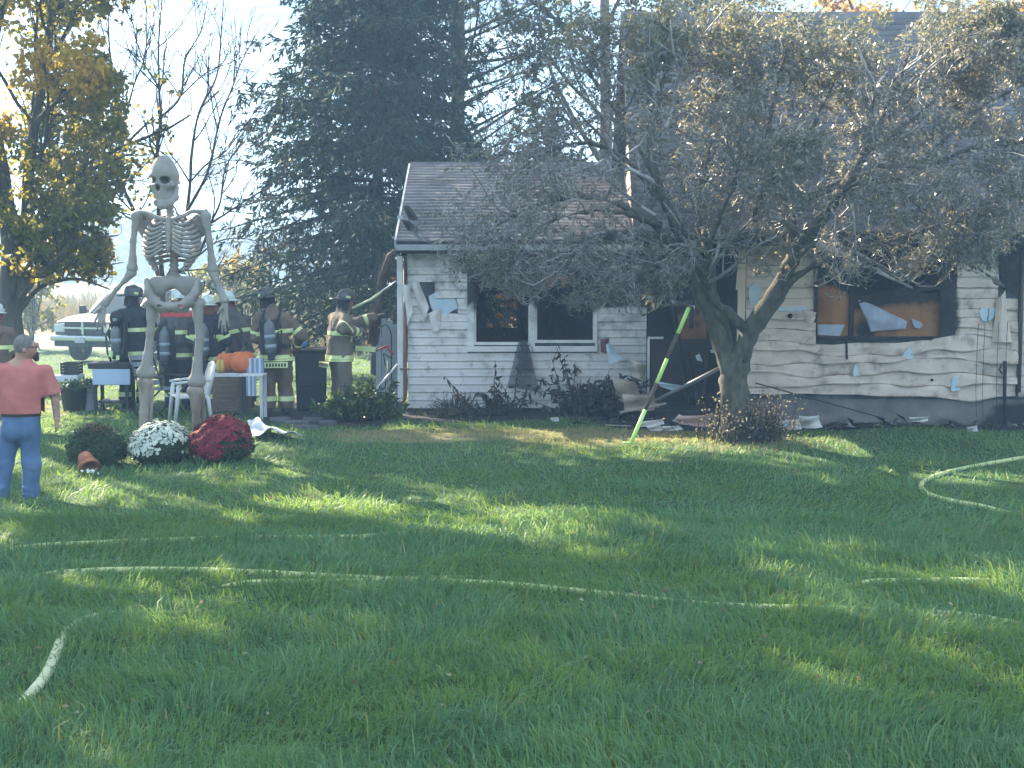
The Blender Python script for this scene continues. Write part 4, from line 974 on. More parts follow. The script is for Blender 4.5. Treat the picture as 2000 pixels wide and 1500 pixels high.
# ---------------- leafy trees
def leafy(name, label, base, h, trunks, cc, crad, nl, leaf, m, lv=(8, 8, 6), seed=5, lobe=None, r0=0.16, t0=0.25, bark=M_bark, hang=-0.03, group=None, split=False, lens=(4.0, 1.7, 0.7)):
    global rng
    rng = np.random.default_rng(seed); cc = np.array(cc); crad = np.array(crad)
    def st(p):
        q = (p - cc) / crad; r = np.linalg.norm(q, axis=1)
        if lobe is not None:
            q2 = (p - np.array(lobe[0])) / np.array(lobe[1]); r2 = np.linalg.norm(q2, axis=1); u = (r2 < r) | (p[:, 2] > 8.6); q = np.where(u[:, None], q2, q); r = np.where(u, r2, r)
        return -(q / np.maximum(r, 1e-6)[:, None]) * np.clip((r - 0.9) * 2.0, 0, 1.0)[:, None]
    pp, rr = to_paths(trunks)
    b1 = grow(*(lambda p, d, l, r: (p, d, np.clip(l, 0.8, lens[0]), r, r * 0.25))(*spawn(pp, rr, lv[0], t0, 52, 0.5, 0.5)), 8, 0.12, (0, 0, 0.03), st)
    b2 = grow(*(lambda p, d, l, r: (p, d, np.clip(l, 0.4, lens[1]), np.minimum(r, 0.03), r * 0.3))(*spawn(*b1, lv[1], 0.15, 48, 0.5, 0.5)), 6, 0.16, (0, 0, hang), st)
    b3 = grow(*(lambda p, d, l, r: (p, d, np.clip(l, 0.2, lens[2]), np.minimum(r, 0.01), r * 0.4))(*spawn(*b2, lv[2], 0.1, 45, 0.5, 0.5)), 4, 0.2, (0, 0, hang * 2), st)
    q, d = along(b3[0], nl); n = len(q)
    D = unit(d * 0.5 + rdir(n) * 0.7 + np.array([[0, 0, -0.45]])); s = leaf * rng.uniform(0.65, 1.3, n) * (1 + 1.3 * (q[:, 2] > 9.3) * (lobe is not None))
    lm = npmesh('crown', *leaves(q, D, rdir(n), s, s * 0.75, bend=0.15))
    gold = sst(-0.35, 0.8, lnoise(q[:, 0] + q[:, 1], q[:, 2], 1.1, seed)) * 0.75
    setattr_pt(lm, 'gold', np.repeat(gold, 4))
    rng = np.random.default_rng(seed + 100)
    return tree_obj(name, label, 'tree', base, [('trunk', limb_mesh(trunks, 9), bark), ('branches', paths_mesh([b1, b2], 3), M_dtwig), ('crown', lm, m)], group)
M_maple = mat('maple_leaf', (0.085, 0.11, 0.03), (0.15, 0.15, 0.035), scale=0.6, rough=0.5, spec=0.3, trans=0.5, tcol=(0.55, 0.46, 0.05), attr=('gold', (0.50, 0.30, 0.04), 1.4), c3=(0.24, 0.19, 0.04), island=0.3)
M_elm = mat('elm_leaf', (0.05, 0.065, 0.035), (0.08, 0.085, 0.04), scale=0.6, rough=0.5, spec=0.3, trans=0.4, tcol=(0.20, 0.20, 0.05), attr=('gold', (0.17, 0.14, 0.05), 1.4), c3=(0.13, 0.11, 0.06), island=0.3)
M_orange = mat('orange_leaf', (0.50, 0.26, 0.05), (0.58, 0.36, 0.08), scale=0.8, rough=0.5, spec=0.3, trans=0.5, tcol=(0.75, 0.42, 0.05), attr=('gold', (0.55, 0.22, 0.06), 1.4), c3=(0.32, 0.15, 0.05), island=0.3)
Ym = 27.0
mx = PX(20, Ym); mz = gzf(mx, Ym)
def mp_(px, py, dy=0): return tuple(P(px, py, Ym + dy))
leafy('maple_tree', 'big maple in yellow green autumn leaf with its trunk beside the pickup', (mx, Ym, mz), 18,
      [([(mx, Ym, mz - 0.1), mp_(18, 600), mp_(22, 480), mp_(5, 350), mp_(-20, 200), mp_(-30, 0), mp_(-60, -350)], 0.20, 0.06, 0.12),
       ([mp_(24, 640), mp_(50, 520), mp_(52, 400), mp_(62, 280), mp_(90, 120), mp_(110, -80), mp_(120, -350)], 0.12, 0.04),
       ([mp_(36, 610), mp_(80, 560), mp_(150, 545), mp_(215, 565)], 0.055, 0.012),
       ([mp_(40, 580, -.5), mp_(95, 520, -1), mp_(160, 470, -1.4), mp_(230, 460, -1.8)], 0.05, 0.012),
       ([mp_(50, 420), mp_(110, 370, -.4), mp_(180, 330, -.8), mp_(255, 300, -1)], 0.06, 0.012),
       ([mp_(70, 240), mp_(130, 180, -1), mp_(190, 130, -1.5)], 0.06, 0.015),
       ([mp_(10, 380), mp_(-60, 300, -1), mp_(-140, 260, -2)], 0.06, 0.015),
       ([mp_(80, 150), mp_(130, 60, 1), mp_(170, -40, 1.5)], 0.06, 0.015),
       ([mp_(55, 330), mp_(110, 260, 1.5), mp_(170, 220, 2.0)], 0.06, 0.015),
       ([mp_(115, -120), (-8.0, 28, 12), (-7.5, 28.5, 14)], 0.10, 0.03),
       ([mp_(-30, 0), (-9.2, 30, 12), (-9.0, 31, 14)], 0.10, 0.03), ([mp_(-30, -50), (-10.5, 29, 12), (-10.8, 30, 15)], 0.10, 0.03)],
      (PX(0, Ym, 200), Ym, 6.7), (3.0, 3.6, 4.6), 4, 0.105, M_maple, lv=(13, 9, 7), seed=11, hang=-0.06, t0=0.2, lobe=((-9.0, 28.5, 12.0), (3.4, 3.4, 4.2)))
for k_, (tx, ty, th, z0_) in enumerate(((-14.5, 25.0, 22, .70), (-19.5, 25.5, 22, .70), (-10.4, 23.6, 21.5, .70), (-14.3, 28.3, 16.5, .70))):  # maples out of view, added for the shade they throw on the lawn
    tz = gzf(tx, ty)
    leafy('maple_tree', ('tall unseen maple past the left edge, added to shade the lawn', 'second unseen maple farther out to the left, added to shade the lawn', 'unseen maple nearest the man, added to shade the right foreground', 'shorter unseen maple behind those two, added to shade the left lawn')[k_], (tx, ty, tz), th,
          [([(tx, ty, tz), (tx + .1, ty, th * .35), (tx - .1, ty, th * .7), (tx, ty, th)], 0.2, 0.05), ([(tx, ty, th * .42), (tx - 2, ty - 1, th * .6), (tx - 3, ty - 1.5, th * .8)], 0.12, 0.03),
           ([(tx, ty, th * .45), (tx + 2, ty + 1, th * .6), (tx + 3, ty + 1.5, th * .8)], 0.12, 0.03), ([(tx, ty, th * .5), (tx + .5, ty - 2, th * .65), (tx + 1, ty - 3, th * .8)], 0.1, 0.03)],
          (tx, ty, th * z0_), (4.4, 4.2, th * .27), 8, 0.25, M_maple, lv=(13, 7, 5), seed=60 + k_, t0=0.45)
Yl = 31.0; lx = PX(1184, Yl); lz = gzf(lx, Yl)
M_tan = mat('pale_bark', (0.30, 0.24, 0.20), (0.20, 0.165, 0.14), scale=5, rough=0.9, bump=0.5)
leafy('leafy_tree', 'half bare small leaved tree with a straight pale trunk between wing roof and main roof', (lx, Yl, lz), 14,
      [([(lx, Yl, lz - 0.1), tuple(P(1184, 400, Yl)), tuple(P(1183, 200, Yl)), tuple(P(1181, 0, Yl)), tuple(P(1180, -450, Yl))], 0.17, 0.06),
       ([tuple(P(1183, 330, Yl)), tuple(P(1120, 230, Yl - .5)), tuple(P(1070, 120, Yl - 1)), tuple(P(1050, 0, Yl - 1))], 0.06, 0.015),
       ([tuple(P(1183, 250, Yl)), tuple(P(1225, 150, Yl)), tuple(P(1260, 40, Yl))], 0.06, 0.015),
       ([tuple(P(1183, 380, Yl)), tuple(P(1110, 330, Yl - 1)), tuple(P(1040, 290, Yl - 1.3))], 0.05, 0.012)],
      (PX(1130, Yl, 200), Yl, 6.0), (2.0, 2.2, 5.5), 5, 0.085, M_elm, lv=(13, 7, 6), seed=23, bark=M_tan, hang=-0.04)
Yo = 40.0; ox = PX(1860, Yo); oz = gzf(ox, Yo)
leafy('autumn_tree', 'bright orange autumn tree showing above the right end of the main ridge', (ox, Yo, oz), 11,
      [([(ox, Yo, oz), (ox + .1, Yo, 4), (ox, Yo, 8), (ox - .2, Yo, 11)], 0.2, 0.04), ([(ox, Yo, 4), (ox - 2, Yo, 7), (ox - 3, Yo, 9.5)], 0.1, 0.03), ([(ox, Yo, 4.5), (ox + 2, Yo, 7), (ox + 3, Yo, 9.8)], 0.1, 0.03)],
      (ox, Yo, 8.0), (4.0, 3, 3.0), 6, 0.14, M_orange, lv=(10, 7, 5), seed=31)
Ys = 33.0; sx_ = PX(772, Ys); sz_ = gzf(sx_, Ys)
leafy('autumn_shrub', 'orange leaved young tree glimpsed past the left corner of the wing', (sx_, Ys, sz_), 3,
      [([(sx_, Ys, sz_), (sx_, Ys, 0.9), (sx_ + .1, Ys, 1.9)], 0.04, 0.012), ([(sx_, Ys, 0.6), (sx_ + .4, Ys, 1.4)], 0.025, 0.01)],
      (sx_ + 0.1, Ys, 1.5), (0.55, 0.6, 0.7), 7, 0.09, M_orange, lv=(9, 6, 4), seed=37, lens=(0.7, .4, .25), t0=0.3)
for px, lb, sd_ in ((985, 'yellow orange bush seen through the left wing window', 41), (1085, 'rusty bush seen through the gutted right wing window', 43)):
    Y_ = 34.0; x_ = PX(px, Y_); z_ = gzf(x_, Y_)
    leafy('autumn_shrub', lb, (x_, Y_, z_), 3, [([(x_, Y_, z_), (x_, Y_, 0.9), (x_ + .1, Y_, 2.1)], 0.05, 0.015), ([(x_, Y_, 0.4), (x_ + .5, Y_, 1.6)], 0.03, 0.01), ([(x_, Y_, 0.4), (x_ - .5, Y_, 1.6)], 0.03, 0.01)],
          (x_, Y_, 1.3), (0.85, 0.7, 1.25), 8, 0.12, M_orange, lv=(9, 6, 4), seed=sd_, lens=(1.0, .5, .3), t0=0.2)
# ---------------- bare tree behind the tall skeleton
Yb = 28.5
def bp(l): return [tuple(P(a, b, Yb + (d[0] if d else 0))) for a, b, *d in l]
bare = [
    (bp([(318, 770), (316, 690), (318, 600), (316, 540)]), 0.125, 0.10),
    (bp([(316, 555), (300, 510, .3), (283, 465, .4), (262, 412, .5), (242, 365, .6), (238, 290, .7), (237, 230, .8), (222, 150, .9), (213, 80, 1), (211, -20, 1)]), 0.085, 0.016),
    (bp([(244, 235, .7), (262, 165, .5), (283, 110, .3), (286, 40, .2), (282, -40, .2)]), 0.035, 0.01),
    (bp([(317, 550), (313, 480, -.2), (309, 380, -.4), (307, 300, -.5), (313, 235, -.6), (311, 170, -.6), (310, 85, -.7), (318, -20, -.8)]), 0.085, 0.015),
    (bp([(314, 230, -.6), (352, 188, -.3), (362, 115, 0), (392, 62, .2), (406, 0, .3)]), 0.045, 0.012),
    (bp([(355, 185, -.3), (402, 143, 0), (450, 122, .2), (488, 106, .3)]), 0.028, 0.008),
    (bp([(320, 560), (345, 500), (364, 420, .1), (372, 350, .2), (374, 305, .3), (388, 222, .4), (422, 152, .5), (431, 80, .6), (437, -10, .6)]), 0.075, 0.014),
    (bp([(364, 415, .1), (392, 365, -.2), (409, 325, -.3), (430, 232, -.5), (456, 165, -.6), (472, 120, -.6), (507, 55, -.7)]), 0.055, 0.011),
    (bp([(330, 545), (385, 500, -.4), (412, 435, -.7), (430, 395, -.8), (440, 330, -.9), (470, 280, -1), (500, 230, -1)]), 0.06, 0.01),
    (bp([(405, 440, -.7), (440, 418, -.8), (480, 392, -.9), (525, 366, -1), (560, 340, -1)]), 0.04, 0.008),
    (bp([(372, 355, .2), (402, 322, .4), (440, 296, .5), (482, 240, .6), (520, 190, .6)]), 0.035, 0.008),
    (bp([(375, 340, .2), (400, 342, .4), (430, 325, .5)]), 0.02, 0.008),
    (bp([(380, 505, -.4), (430, 470, -.6), (490, 468, -.7), (540, 490, -.8)]), 0.03, 0.007),
    (bp([(345, 530), (400, 525, .5), (460, 515, .7), (500, 545, .8)]), 0.03, 0.007),
    (bp([(265, 420, .5), (230, 380, .5), (215, 330, .5), (190, 300, .5)]), 0.03, 0.007),
    (bp([(310, 170, -.6), (280, 120, -.8), (262, 60, -.9), (250, 0, -1)]), 0.03, 0.008),
    (bp([(240, 300, .7), (205, 215, .7), (190, 130, .7), (178, 60, .7)]), 0.035, 0.008),
]
rng = np.random.default_rng(55)
pp, rr = to_paths(bare[1:])
c2 = grow(*(lambda p, d, l, r: (p, d, np.clip(l, 0.4, 1.3), np.minimum(r, 0.02), np.full(len(r), 0.0065)))(*spawn(pp, rr, 13, 0.2, 38, 0.4, 0.45)), 6, 0.12, (0, 0, 0.06))
c3 = grow(*(lambda p, d, l, r: (p, d, np.clip(l, 0.2, 0.7), np.minimum(r, 0.009), np.full(len(r), 0.0055)))(*spawn(*c2, 5, 0.15, 42, 0.5, 0.6)), 4, 0.16, (0, 0, 0.04))
q, d = along(c3[0], 1); q = q[rng.random(len(q)) < 0.012]; n = len(q)
bx = PX(318, Yb); bzz = gzf(bx, Yb)
M_bare = mat('bare_bark', (0.075, 0.058, 0.055), (0.045, 0.036, 0.036), scale=4, rough=0.9, bump=0.4)
tree_obj('bare_tree', 'leafless many stemmed tree fanning out behind the tall skeleton', 'tree', (bx, Yb, bzz),
         [('trunk', limb_mesh(bare, 7, 0.6), M_bare), ('twigs', paths_mesh([c2, c3], 3), M_bare), ('leaves', npmesh('leaves', *leaves(q, rdir(n), rdir(n), 0.09, 0.06)), M_orange)])
# yellowing saplings beyond the pickup
for px, Y_, h_, lb in ((60, 47, 3.6, 'yellow green sapling by the far drive, left of the pickup'), (420, 52, 2.4, 'pale olive bush in the meadow behind the firefighters'), (480, 56, 2.8, 'yellow green bush in the meadow below the spruce tips'), (700, 44, 2.2, 'sunlit yellow bush under the spruce boughs')):
    x_ = PX(px, Y_); z_ = gzf(x_, Y_)
    leafy('field_bush', lb, (x_, Y_, z_), h_, [([(x_, Y_, z_), (x_ + .1, Y_, z_ + h_ * .5), (x_, Y_, z_ + h_)], 0.06, 0.02), ([(x_, Y_, z_ + .3), (x_ + .6, Y_ - .2, z_ + h_ * .7)], 0.04, 0.02), ([(x_, Y_, z_ + .3), (x_ - .6, Y_ + .2, z_ + h_ * .75)], 0.04, 0.02)],
          (x_, Y_, z_ + h_ * .55), (h_ * .45, h_ * .45, h_ * .55), 5, 0.13, M_maple, lv=(8, 6, 4), seed=int(px), lens=(1.2, .7, .4), t0=0.15)
rng = np.random.default_rng(99)
# ================================================================== HAZE
hz_ = MB().box((0, 205, 16.0), (412, 460, 37.0)).mesh('haze')
M_haze = bpy.data.materials.new('haze_air'); M_haze.use_nodes = True; nt = M_haze.node_tree
for n_ in list(nt.nodes): nt.nodes.remove(n_)
vo = nd(nt, 'ShaderNodeVolumePrincipled', {'Color': (0.46, 0.70, 1.0, 1), 'Density': 0.0027, 'Anisotropy': 0.2})  # blue haze, also added to lift the dark tones like lens veil
om = nd(nt, 'ShaderNodeOutputMaterial'); nt.links.new(vo.outputs[0], om.inputs['Volume'])
ho = link('haze', hz_, M_haze); ho['kind'] = 'stuff'
# ================================================================== SKELETON
M_bone = mat('weathered_bone', (0.265, 0.25, 0.222), (0.195, 0.18, 0.155), scale=4, rough=0.6, bump=0.2, bscale=14, ramp=(0.4, 0.75))
M_bone2 = mat('stained_bone', (0.27, 0.24, 0.20), (0.15, 0.105, 0.075), scale=2.2, rough=0.65, bump=0.2, stretch=(2, 2, 0.4), ramp=(0.45, 0.65))
YS = 19.4
def B(px, py, dy=0.0): p = P(px, py, YS); return (p.x, YS + dy, p.z)
skb = (PX(336, YS, 880), YS, gzf(PX(336, YS, 880), YS))
sk_ = thing('giant_skeleton', 'towering grey plastic skeleton decoration standing behind the chrysanthemums', 'skeleton', skb)
def bone(name, s, m=M_bone):
    me = s.mesh(name); me.transform(Matrix.Translation(-Vector(skb))); return link(name, me, m, sk_)
def tbone(name, pts, rad, m=M_bone, n=8):
    q = polyline(pts, 0.04); t = np.linspace(0, len(rad) - 1, len(q)); r = np.interp(t, np.arange(len(rad)), rad)
    me = MB().tube(q, list(r), n).mesh(name); me.transform(Matrix.Translation(-Vector(skb))); return link(name, me, m, sk_)
s = SDF(0.011)
s.ell(B(320, 337), (0.158, 0.225, 0.224)).ell(B(326, 346, 0.06), (0.14, 0.2, 0.16), k=0.06)
s.cap(B(314, 362, -0.08), B(318, 388, -0.09), 0.125, 0.085, k=0.06).cap(B(334, 370, 0.0), B(331, 392, -0.04), 0.055, 0.05, k=0.05)
s.cap(B(303, 363, -0.10), B(334, 362, -0.12), 0.045, 0.05, k=0.05)
s.cap(B(302, 345, -0.13), B(331, 343, -0.14), 0.036, 0.04, k=0.05)
s.cap(B(337, 364, -0.08), B(347, 356, 0.06), 0.025, 0.025, k=0.02)
for x_ in (303.5, 327.5): s.ell(B(x_, 353, -0.16), (0.060, 0.17, 0.048), k=0.015, sub=True)
s.ell(B(314.5, 368, -0.2), (0.028, 0.14, 0.045), k=0.012, sub=True)
s.ell(B(341, 374, -0.10), (0.035, 0.10, 0.05), k=0.02, sub=True)
s.ell(B(300, 378, -0.14), (0.022, 0.10, 0.045), k=0.02, sub=True)
s.cap(B(304, 386, -0.22), B(330, 387, -0.2), 0.012, 0.012, k=0.008, sub=True)
bone('skull', s)
s = SDF(0.011); s.chain([B(344, 366, 0.02), B(342, 386, -0.03), B(333, 399, -0.11), B(321, 402, -0.15), B(311, 396, -0.11), B(304, 382, -0.05)], [0.035, 0.046, 0.052, 0.052, 0.045, 0.03], k=0.03)
s.cap(B(310, 393, -0.17), B(328, 394, -0.16), 0.022, 0.022)
bone('jaw', s)
s = SDF(0.012)
sp = polyline([B(329, 396, 0.06), B(331, 430, 0.08), B(336, 470, 0.14), B(338, 510, 0.06), B(337, 552, 0.08)], 0.062)
for i, q in enumerate(sp): s.ell(q, (0.055 + 0.001 * i, 0.055, 0.026), k=0.02).cap(q, q + np.array([0, 0.09, -0.03]), 0.018, 0.01, k=0.01)
s.chain(list(sp), [0.036] * len(sp))
bone('spine', s)
tbone('collar_bone', [B(328, 430, -0.14), B(308, 424, -0.13), B(290, 416, -0.06), B(268, 415, 0.0)], [0.034, 0.026, 0.026, 0.04])
tbone('collar_bone', [B(340, 430, -0.14), B(360, 423, -0.13), B(378, 413, -0.06), B(401, 415, 0.0)], [0.034, 0.026, 0.026, 0.04])
for sx in (-1, 1):
    s = SDF(0.013); cx = 334 + sx * 52
    s.ell(B(cx, 440, 0.12), (0.13, 0.028, 0.16), k=0.02).cap(B(cx, 422, 0.12), B(334 + sx * 66, 414, 0.03), 0.035, 0.045, k=0.03); bone('shoulder_blade', s)
s = SDF(0.011); s.cap(B(334, 430, -0.15), B(334, 446, -0.18), 0.05, 0.042, flat=((0, 1, 0), 0.45)).cap(B(334, 446, -0.18), B(334, 484, -0.19), 0.036, 0.03, flat=((0, 1, 0), 0.45)).cap(B(334, 484, -0.19), B(334, 497, -0.18), 0.018, 0.01); bone('breastbone', s)
for i in range(11):
    y0 = 420 + i * 8.8; w = [34, 42, 47, 50, 52, 53, 52, 50, 46, 40, 34][i]; dp = [0.12, 0.15, 0.17, .19, .2, .2, .2, .19, .18, .15, .12][i]
    for sx in (-1, 1):
        pts = [B(334 + sx * 8, y0, 0.16), B(334 + sx * w * 0.6, y0 + 2, 0.24), B(334 + sx * w, y0 + 9, 0.10), B(334 + sx * w * 0.98, y0 + 15, -0.04)]
        if i < 8: pts += [B(334 + sx * w * 0.72, y0 + 20, -0.15), B(334 + sx * 24, y0 + 20 - i * 0.8, -0.2), B(334 + sx * 9, y0 + 14 - i * 1.6, -0.20)]
        else: pts += [B(334 + sx * w * 0.75, y0 + 18, -0.12)]
        tbone('rib', pts, [0.02, 0.024, 0.026, 0.026, 0.026, 0.022, 0.02][:len(pts)])
s = SDF(0.012)
for sx in (-1, 1):
    c = 338 + sx * 33
    R = Matrix.Rotation(radians(sx * 18), 3, 'Y') @ Matrix.Rotation(radians(sx * 28), 3, 'Z')
    s.ell(B(c, 560, 0.02), (0.19, 0.05, 0.14), R=R, k=0.09)
    s.chain([B(338 + sx * 50, 548, -0.04), B(338 + sx * 45, 572, -0.09), B(338 + sx * 33, 588, -0.1), B(338 + sx * 20, 596, -0.14), B(338, 597, -0.17)], [0.035, 0.05, 0.065, 0.045, 0.045], k=0.05)
    s.chain([B(338 + sx * 34, 588, -0.06), B(338 + sx * 24, 604, -0.04), B(338 + sx * 10, 605, -0.12), B(338, 599, -0.16)], [0.05, 0.045, 0.035, 0.04], k=0.03)
s.cap(B(338, 552, 0.06), B(338, 585, 0.10), 0.13, 0.05, k=0.10)
s.ell(B(338, 574, -0.02), (0.09, 0.35, 0.07), k=0.03, sub=True)
for sx in (-1, 1): s.ell(B(338 + sx * 20, 597, -0.1), (0.035, 0.2, 0.022), k=0.01, sub=True)
bone('pelvis', s)
def longbone(name, pts, r_end0, r_sh, r_end1, m=M_bone, knobs=True):
    s = SDF(0.012); pts = [np.array(p) for p in pts]
    s.chain(pts, [r_sh * 1.15] + [r_sh] * (len(pts) - 2) + [r_sh * 1.15], k=0.03)
    ax = unit(pts[-1] - pts[0]); side = np.array([1.0, 0, 0])
    for p, r, d in ((pts[0], r_end0, 1), (pts[-1], r_end1, -1)):
        s.cap(p + side * r * 0.45, p - side * r * 0.45, r * 0.8, r * 0.8, k=0.04).cap(p, p + ax * d * r * 2.2, r * 0.8, r_sh, k=0.05)
    return bone(name, s, m)
longbone('upper_arm', [B(267, 421), B(260, 470), B(258, 524)], 0.062, 0.040, 0.058)
longbone('upper_arm', [B(401, 421), B(409, 470), B(416, 527)], 0.062, 0.040, 0.058)
longbone('forearm', [B(257, 533), B(230, 563, -0.02), B(207, 592, -0.05)], 0.052, 0.030, 0.042)
longbone('forearm', [B(417, 534), B(429, 560, -0.05), B(441, 586, -0.10)], 0.052, 0.036, 0.045)
def hand(wr, palm, tips, thumb, nm='hand'):
    s = SDF(0.009); wr, palm = np.array(wr), np.array(palm); s.cap(wr, (wr + palm) / 2, 0.045, 0.05, flat=((0, 1, 0), 0.5))
    for t in tips:
        t = np.array(t); kn = wr + (t - wr) * 0.42; md = wr + (t - wr) * 0.72 + np.array([0, -0.03, 0])
        s.chain([wr + (kn - wr) * 0.2, kn, md, t], [0.02, 0.021, 0.016, 0.012], k=0.008)
    th = np.array(thumb); s.chain([wr, (wr + th) / 2 + np.array([0, -0.02, 0]), th], [0.022, 0.02, 0.013], k=0.008)
    return bone(nm, s)
hand(B(204, 597, -0.06), B(198, 618, -0.06), [B(186, 633, -0.06), B(194, 642, -0.09), B(202, 644, -0.10), B(210, 638, -0.09)], B(188, 612, -0.1))
hand(B(442, 592, -0.11), B(443, 612, -0.12), [B(430, 640, -0.10), B(438, 649, -0.13), B(445, 647, -0.15), B(452, 637, -0.15)], B(430, 612, -0.16))
longbone('thigh_bone', [B(298, 592), B(294, 650), B(285, 728)], 0.085, 0.052, 0.10)
longbone('thigh_bone', [B(386, 592), B(390, 660), B(384, 745)], 0.085, 0.052, 0.10)
for x0, y0, x1 in ((285, 747, 283), (384, 764, 391)):
    longbone('shin_bone', [B(x0 - 2, y0), B((x0 + x1) / 2 - 3, y0 + 60), B(x1 - 3, 878)], 0.092, 0.058, 0.065, M_bone2)
    tbone('calf_bone', [B(x0 + 10, y0 + 6, 0.02), B((x0 + x1) / 2 + 8, y0 + 60, 0.05), B(x1 + 6, 876, 0.02)], [0.04, 0.028, 0.035], M_bone2)
    s = SDF(0.014); s.cap(B(x1, 880, 0.08), B(x1, 884, -0.30), 0.07, 0.05, flat=((0, 0, 1), 0.7))
    for q in range(5): s.cap(B(x1, 884, -0.2), B(x1 - 14 + q * 7, 890, -0.48), 0.035, 0.025, k=0.01)
    bone('foot', s)
# ================================================================== PEOPLE
M_skin = mat('skin', (0.42, 0.24, 0.17), (0.36, 0.19, 0.13), scale=9, rough=0.55, attr=('tattoo', (0.10, 0.10, 0.12), 14.0))
M_shirt = mat('coral_shirt', (0.50, 0.165, 0.14), (0.42, 0.13, 0.11), scale=5, rough=0.9, bump=0.5, bscale=9)
M_jean = mat('blue_denim', (0.10, 0.17, 0.29), (0.065, 0.115, 0.21), scale=4, rough=0.9, bump=0.4, bscale=12)
M_hair = mat('grey_hair', (0.20, 0.18, 0.165), (0.13, 0.12, 0.11), scale=30, rough=0.8, bump=0.5, bscale=80)
M_beard = mat('dark_beard', (0.05, 0.035, 0.028), (0.03, 0.022, 0.018), scale=30, rough=0.9, bump=0.5)
M_black = mat('black_gear', (0.022, 0.024, 0.030), (0.035, 0.036, 0.042), scale=6, rough=0.7, bump=0.3)
M_leather = mat('dark_leather', (0.03, 0.024, 0.02), rough=0.6)
YP = 15.8
def Q(px, py, dy=0.0): p = P(px, py, YP); return (p.x, YP + dy, p.z)
mb_ = (PX(33, YP, 980), YP, gzf(PX(33, YP, 980), YP))
man = thing('person', 'man in a coral tee shirt and blue jeans, seen from behind on the lawn', 'person', mb_)
def mp2(name, me, m, parent=man, base=mb_):
    me.transform(Matrix.Translation(-Vector(base))); return link(name, me, m, parent)
def fingers(s, wr, dirv, side, L=0.17, curl=0.3, r=0.0095, palm_n=(0, -1, 0)):
    """palm plus five fingers hanging from the wrist; side = thumb side; palm_n = way the fingers curl"""
    wr = np.array(wr, float); d = unit(np.array(dirv, float)); t = np.array(side, float); t = unit(t - d * (t @ d)); pn = np.array(palm_n, float)
    s.cap(wr, wr + d * L * 0.42, 0.032, 0.042, k=0.015, flat=(tuple(np.cross(d, t)), 0.55))
    for i, (o, l) in enumerate(((0.030, 0.50), (0.010, 0.58), (-0.010, 0.54), (-0.030, 0.42))):
        b = wr + d * L * 0.45 + t * o; m1 = b + (d + pn * curl * 0.5) * L * l * 0.5; e = m1 + (d * (1 - curl) + pn * curl * 1.6) * L * l * 0.45
        s.chain([b, m1, e], [r * 1.1, r, r * 0.8], k=0.004)
    b = wr + d * L * 0.12 + t * 0.03; m1 = b + (d * 0.5 + t * 0.7) * L * 0.28; s.chain([b, m1, m1 + (d * 0.9 + t * 0.1 + pn * 0.3) * L * 0.22], [0.015, 0.012, 0.009], k=0.008)
s = SDF(0.0105)
s.ell(Q(48, 676), (0.098, 0.105, 0.118)).ell(Q(57, 684, 0.03), (0.07, 0.075, 0.085), k=0.04)
s.cap(Q(72, 678, 0.05), Q(75, 684, 0.055), 0.009, 0.012, k=0.02).cap(Q(66, 673, 0.05), Q(70, 673, 0.05), 0.022, 0.02, k=0.02).cap(Q(66, 697, 0.04), Q(69, 695, 0.05), 0.035, 0.03, k=0.03)
s.ell(Q(53, 682, -0.10), (0.022, 0.016, 0.034), k=0.008)
s.cap(Q(45, 690, 0.0), Q(40, 715, 0.0), 0.068, 0.078, k=0.04)
s.cap(Q(40, 735), Q(40, 800), 0.20, 0.20, flat=((0, 1, 0), 0.6)).cap(Q(-2, 730), Q(82, 732), 0.05, 0.05)
s.chain([Q(90, 732), Q(106, 772, 0.02), Q(113, 818, -0.03)], [0.045, 0.048, 0.034], k=0.02)
fingers(s, Q(113, 820, -0.03), (-0.05, -0.1, -1), (-0.3, 0.9, 0), palm_n=(-0.5, 0.6, 0.3), curl=0.5)
s.chain([Q(-8, 732), Q(-26, 772, 0.02), Q(-30, 818, -0.03)], [0.045, 0.048, 0.034], k=0.02)
fingers(s, Q(-30, 820, -0.03), (0.05, -0.1, -1), (0.3, 0.9, 0), palm_n=(0.5, 0.6, 0.3), curl=0.5)
s.cap(Q(40, 810), Q(40, 835), 0.16, 0.16, flat=((0, 1, 0), 0.7))
for pts in ([(55, 840), (60, 905), (58, 968)], [(22, 840), (10, 905), (-1, 972)]): s.chain([Q(*p) for p in pts], [0.085, 0.065, 0.05])
me = s.mesh('body'); v = np.zeros(len(me.vertices) * 3); me.vertices.foreach_get('co', v); v = v.reshape(-1, 3)
px_, py_ = pix(v[:, 0], YP, v[:, 2]); setattr_pt(me, 'tattoo', 0.42 * (np.abs(px_ - 40) > 55) * (py_ > 765) * (py_ < 815))
mp2('body', me, M_skin)
s = SDF(0.011); s.ell(Q(46.5, 674, -0.006), (0.104, 0.112, 0.118)).ell(Q(70, 690, 0.09), (0.085, 0.13, 0.13), k=0.02, sub=True).ell(Q(52, 708, -0.06), (0.16, 0.12, 0.10), k=0.02, sub=True); mp2('hair', s.mesh('hair'), M_hair)
s = SDF(0.010); s.cap(Q(66, 694, 0.05), Q(68, 702, 0.055), 0.043, 0.03, k=0.02).cap(Q(59, 687, 0.0), Q(66, 696, 0.03), 0.024, 0.035, k=0.02); mp2('beard', s.mesh('beard'), M_beard)
mp2('glasses', MB().tube([Q(53, 677, -0.108), Q(64, 677, -0.055), Q(72, 678, 0.02)], 0.006, 6).mesh('glasses'), M_black)
s = SDF(0.013)
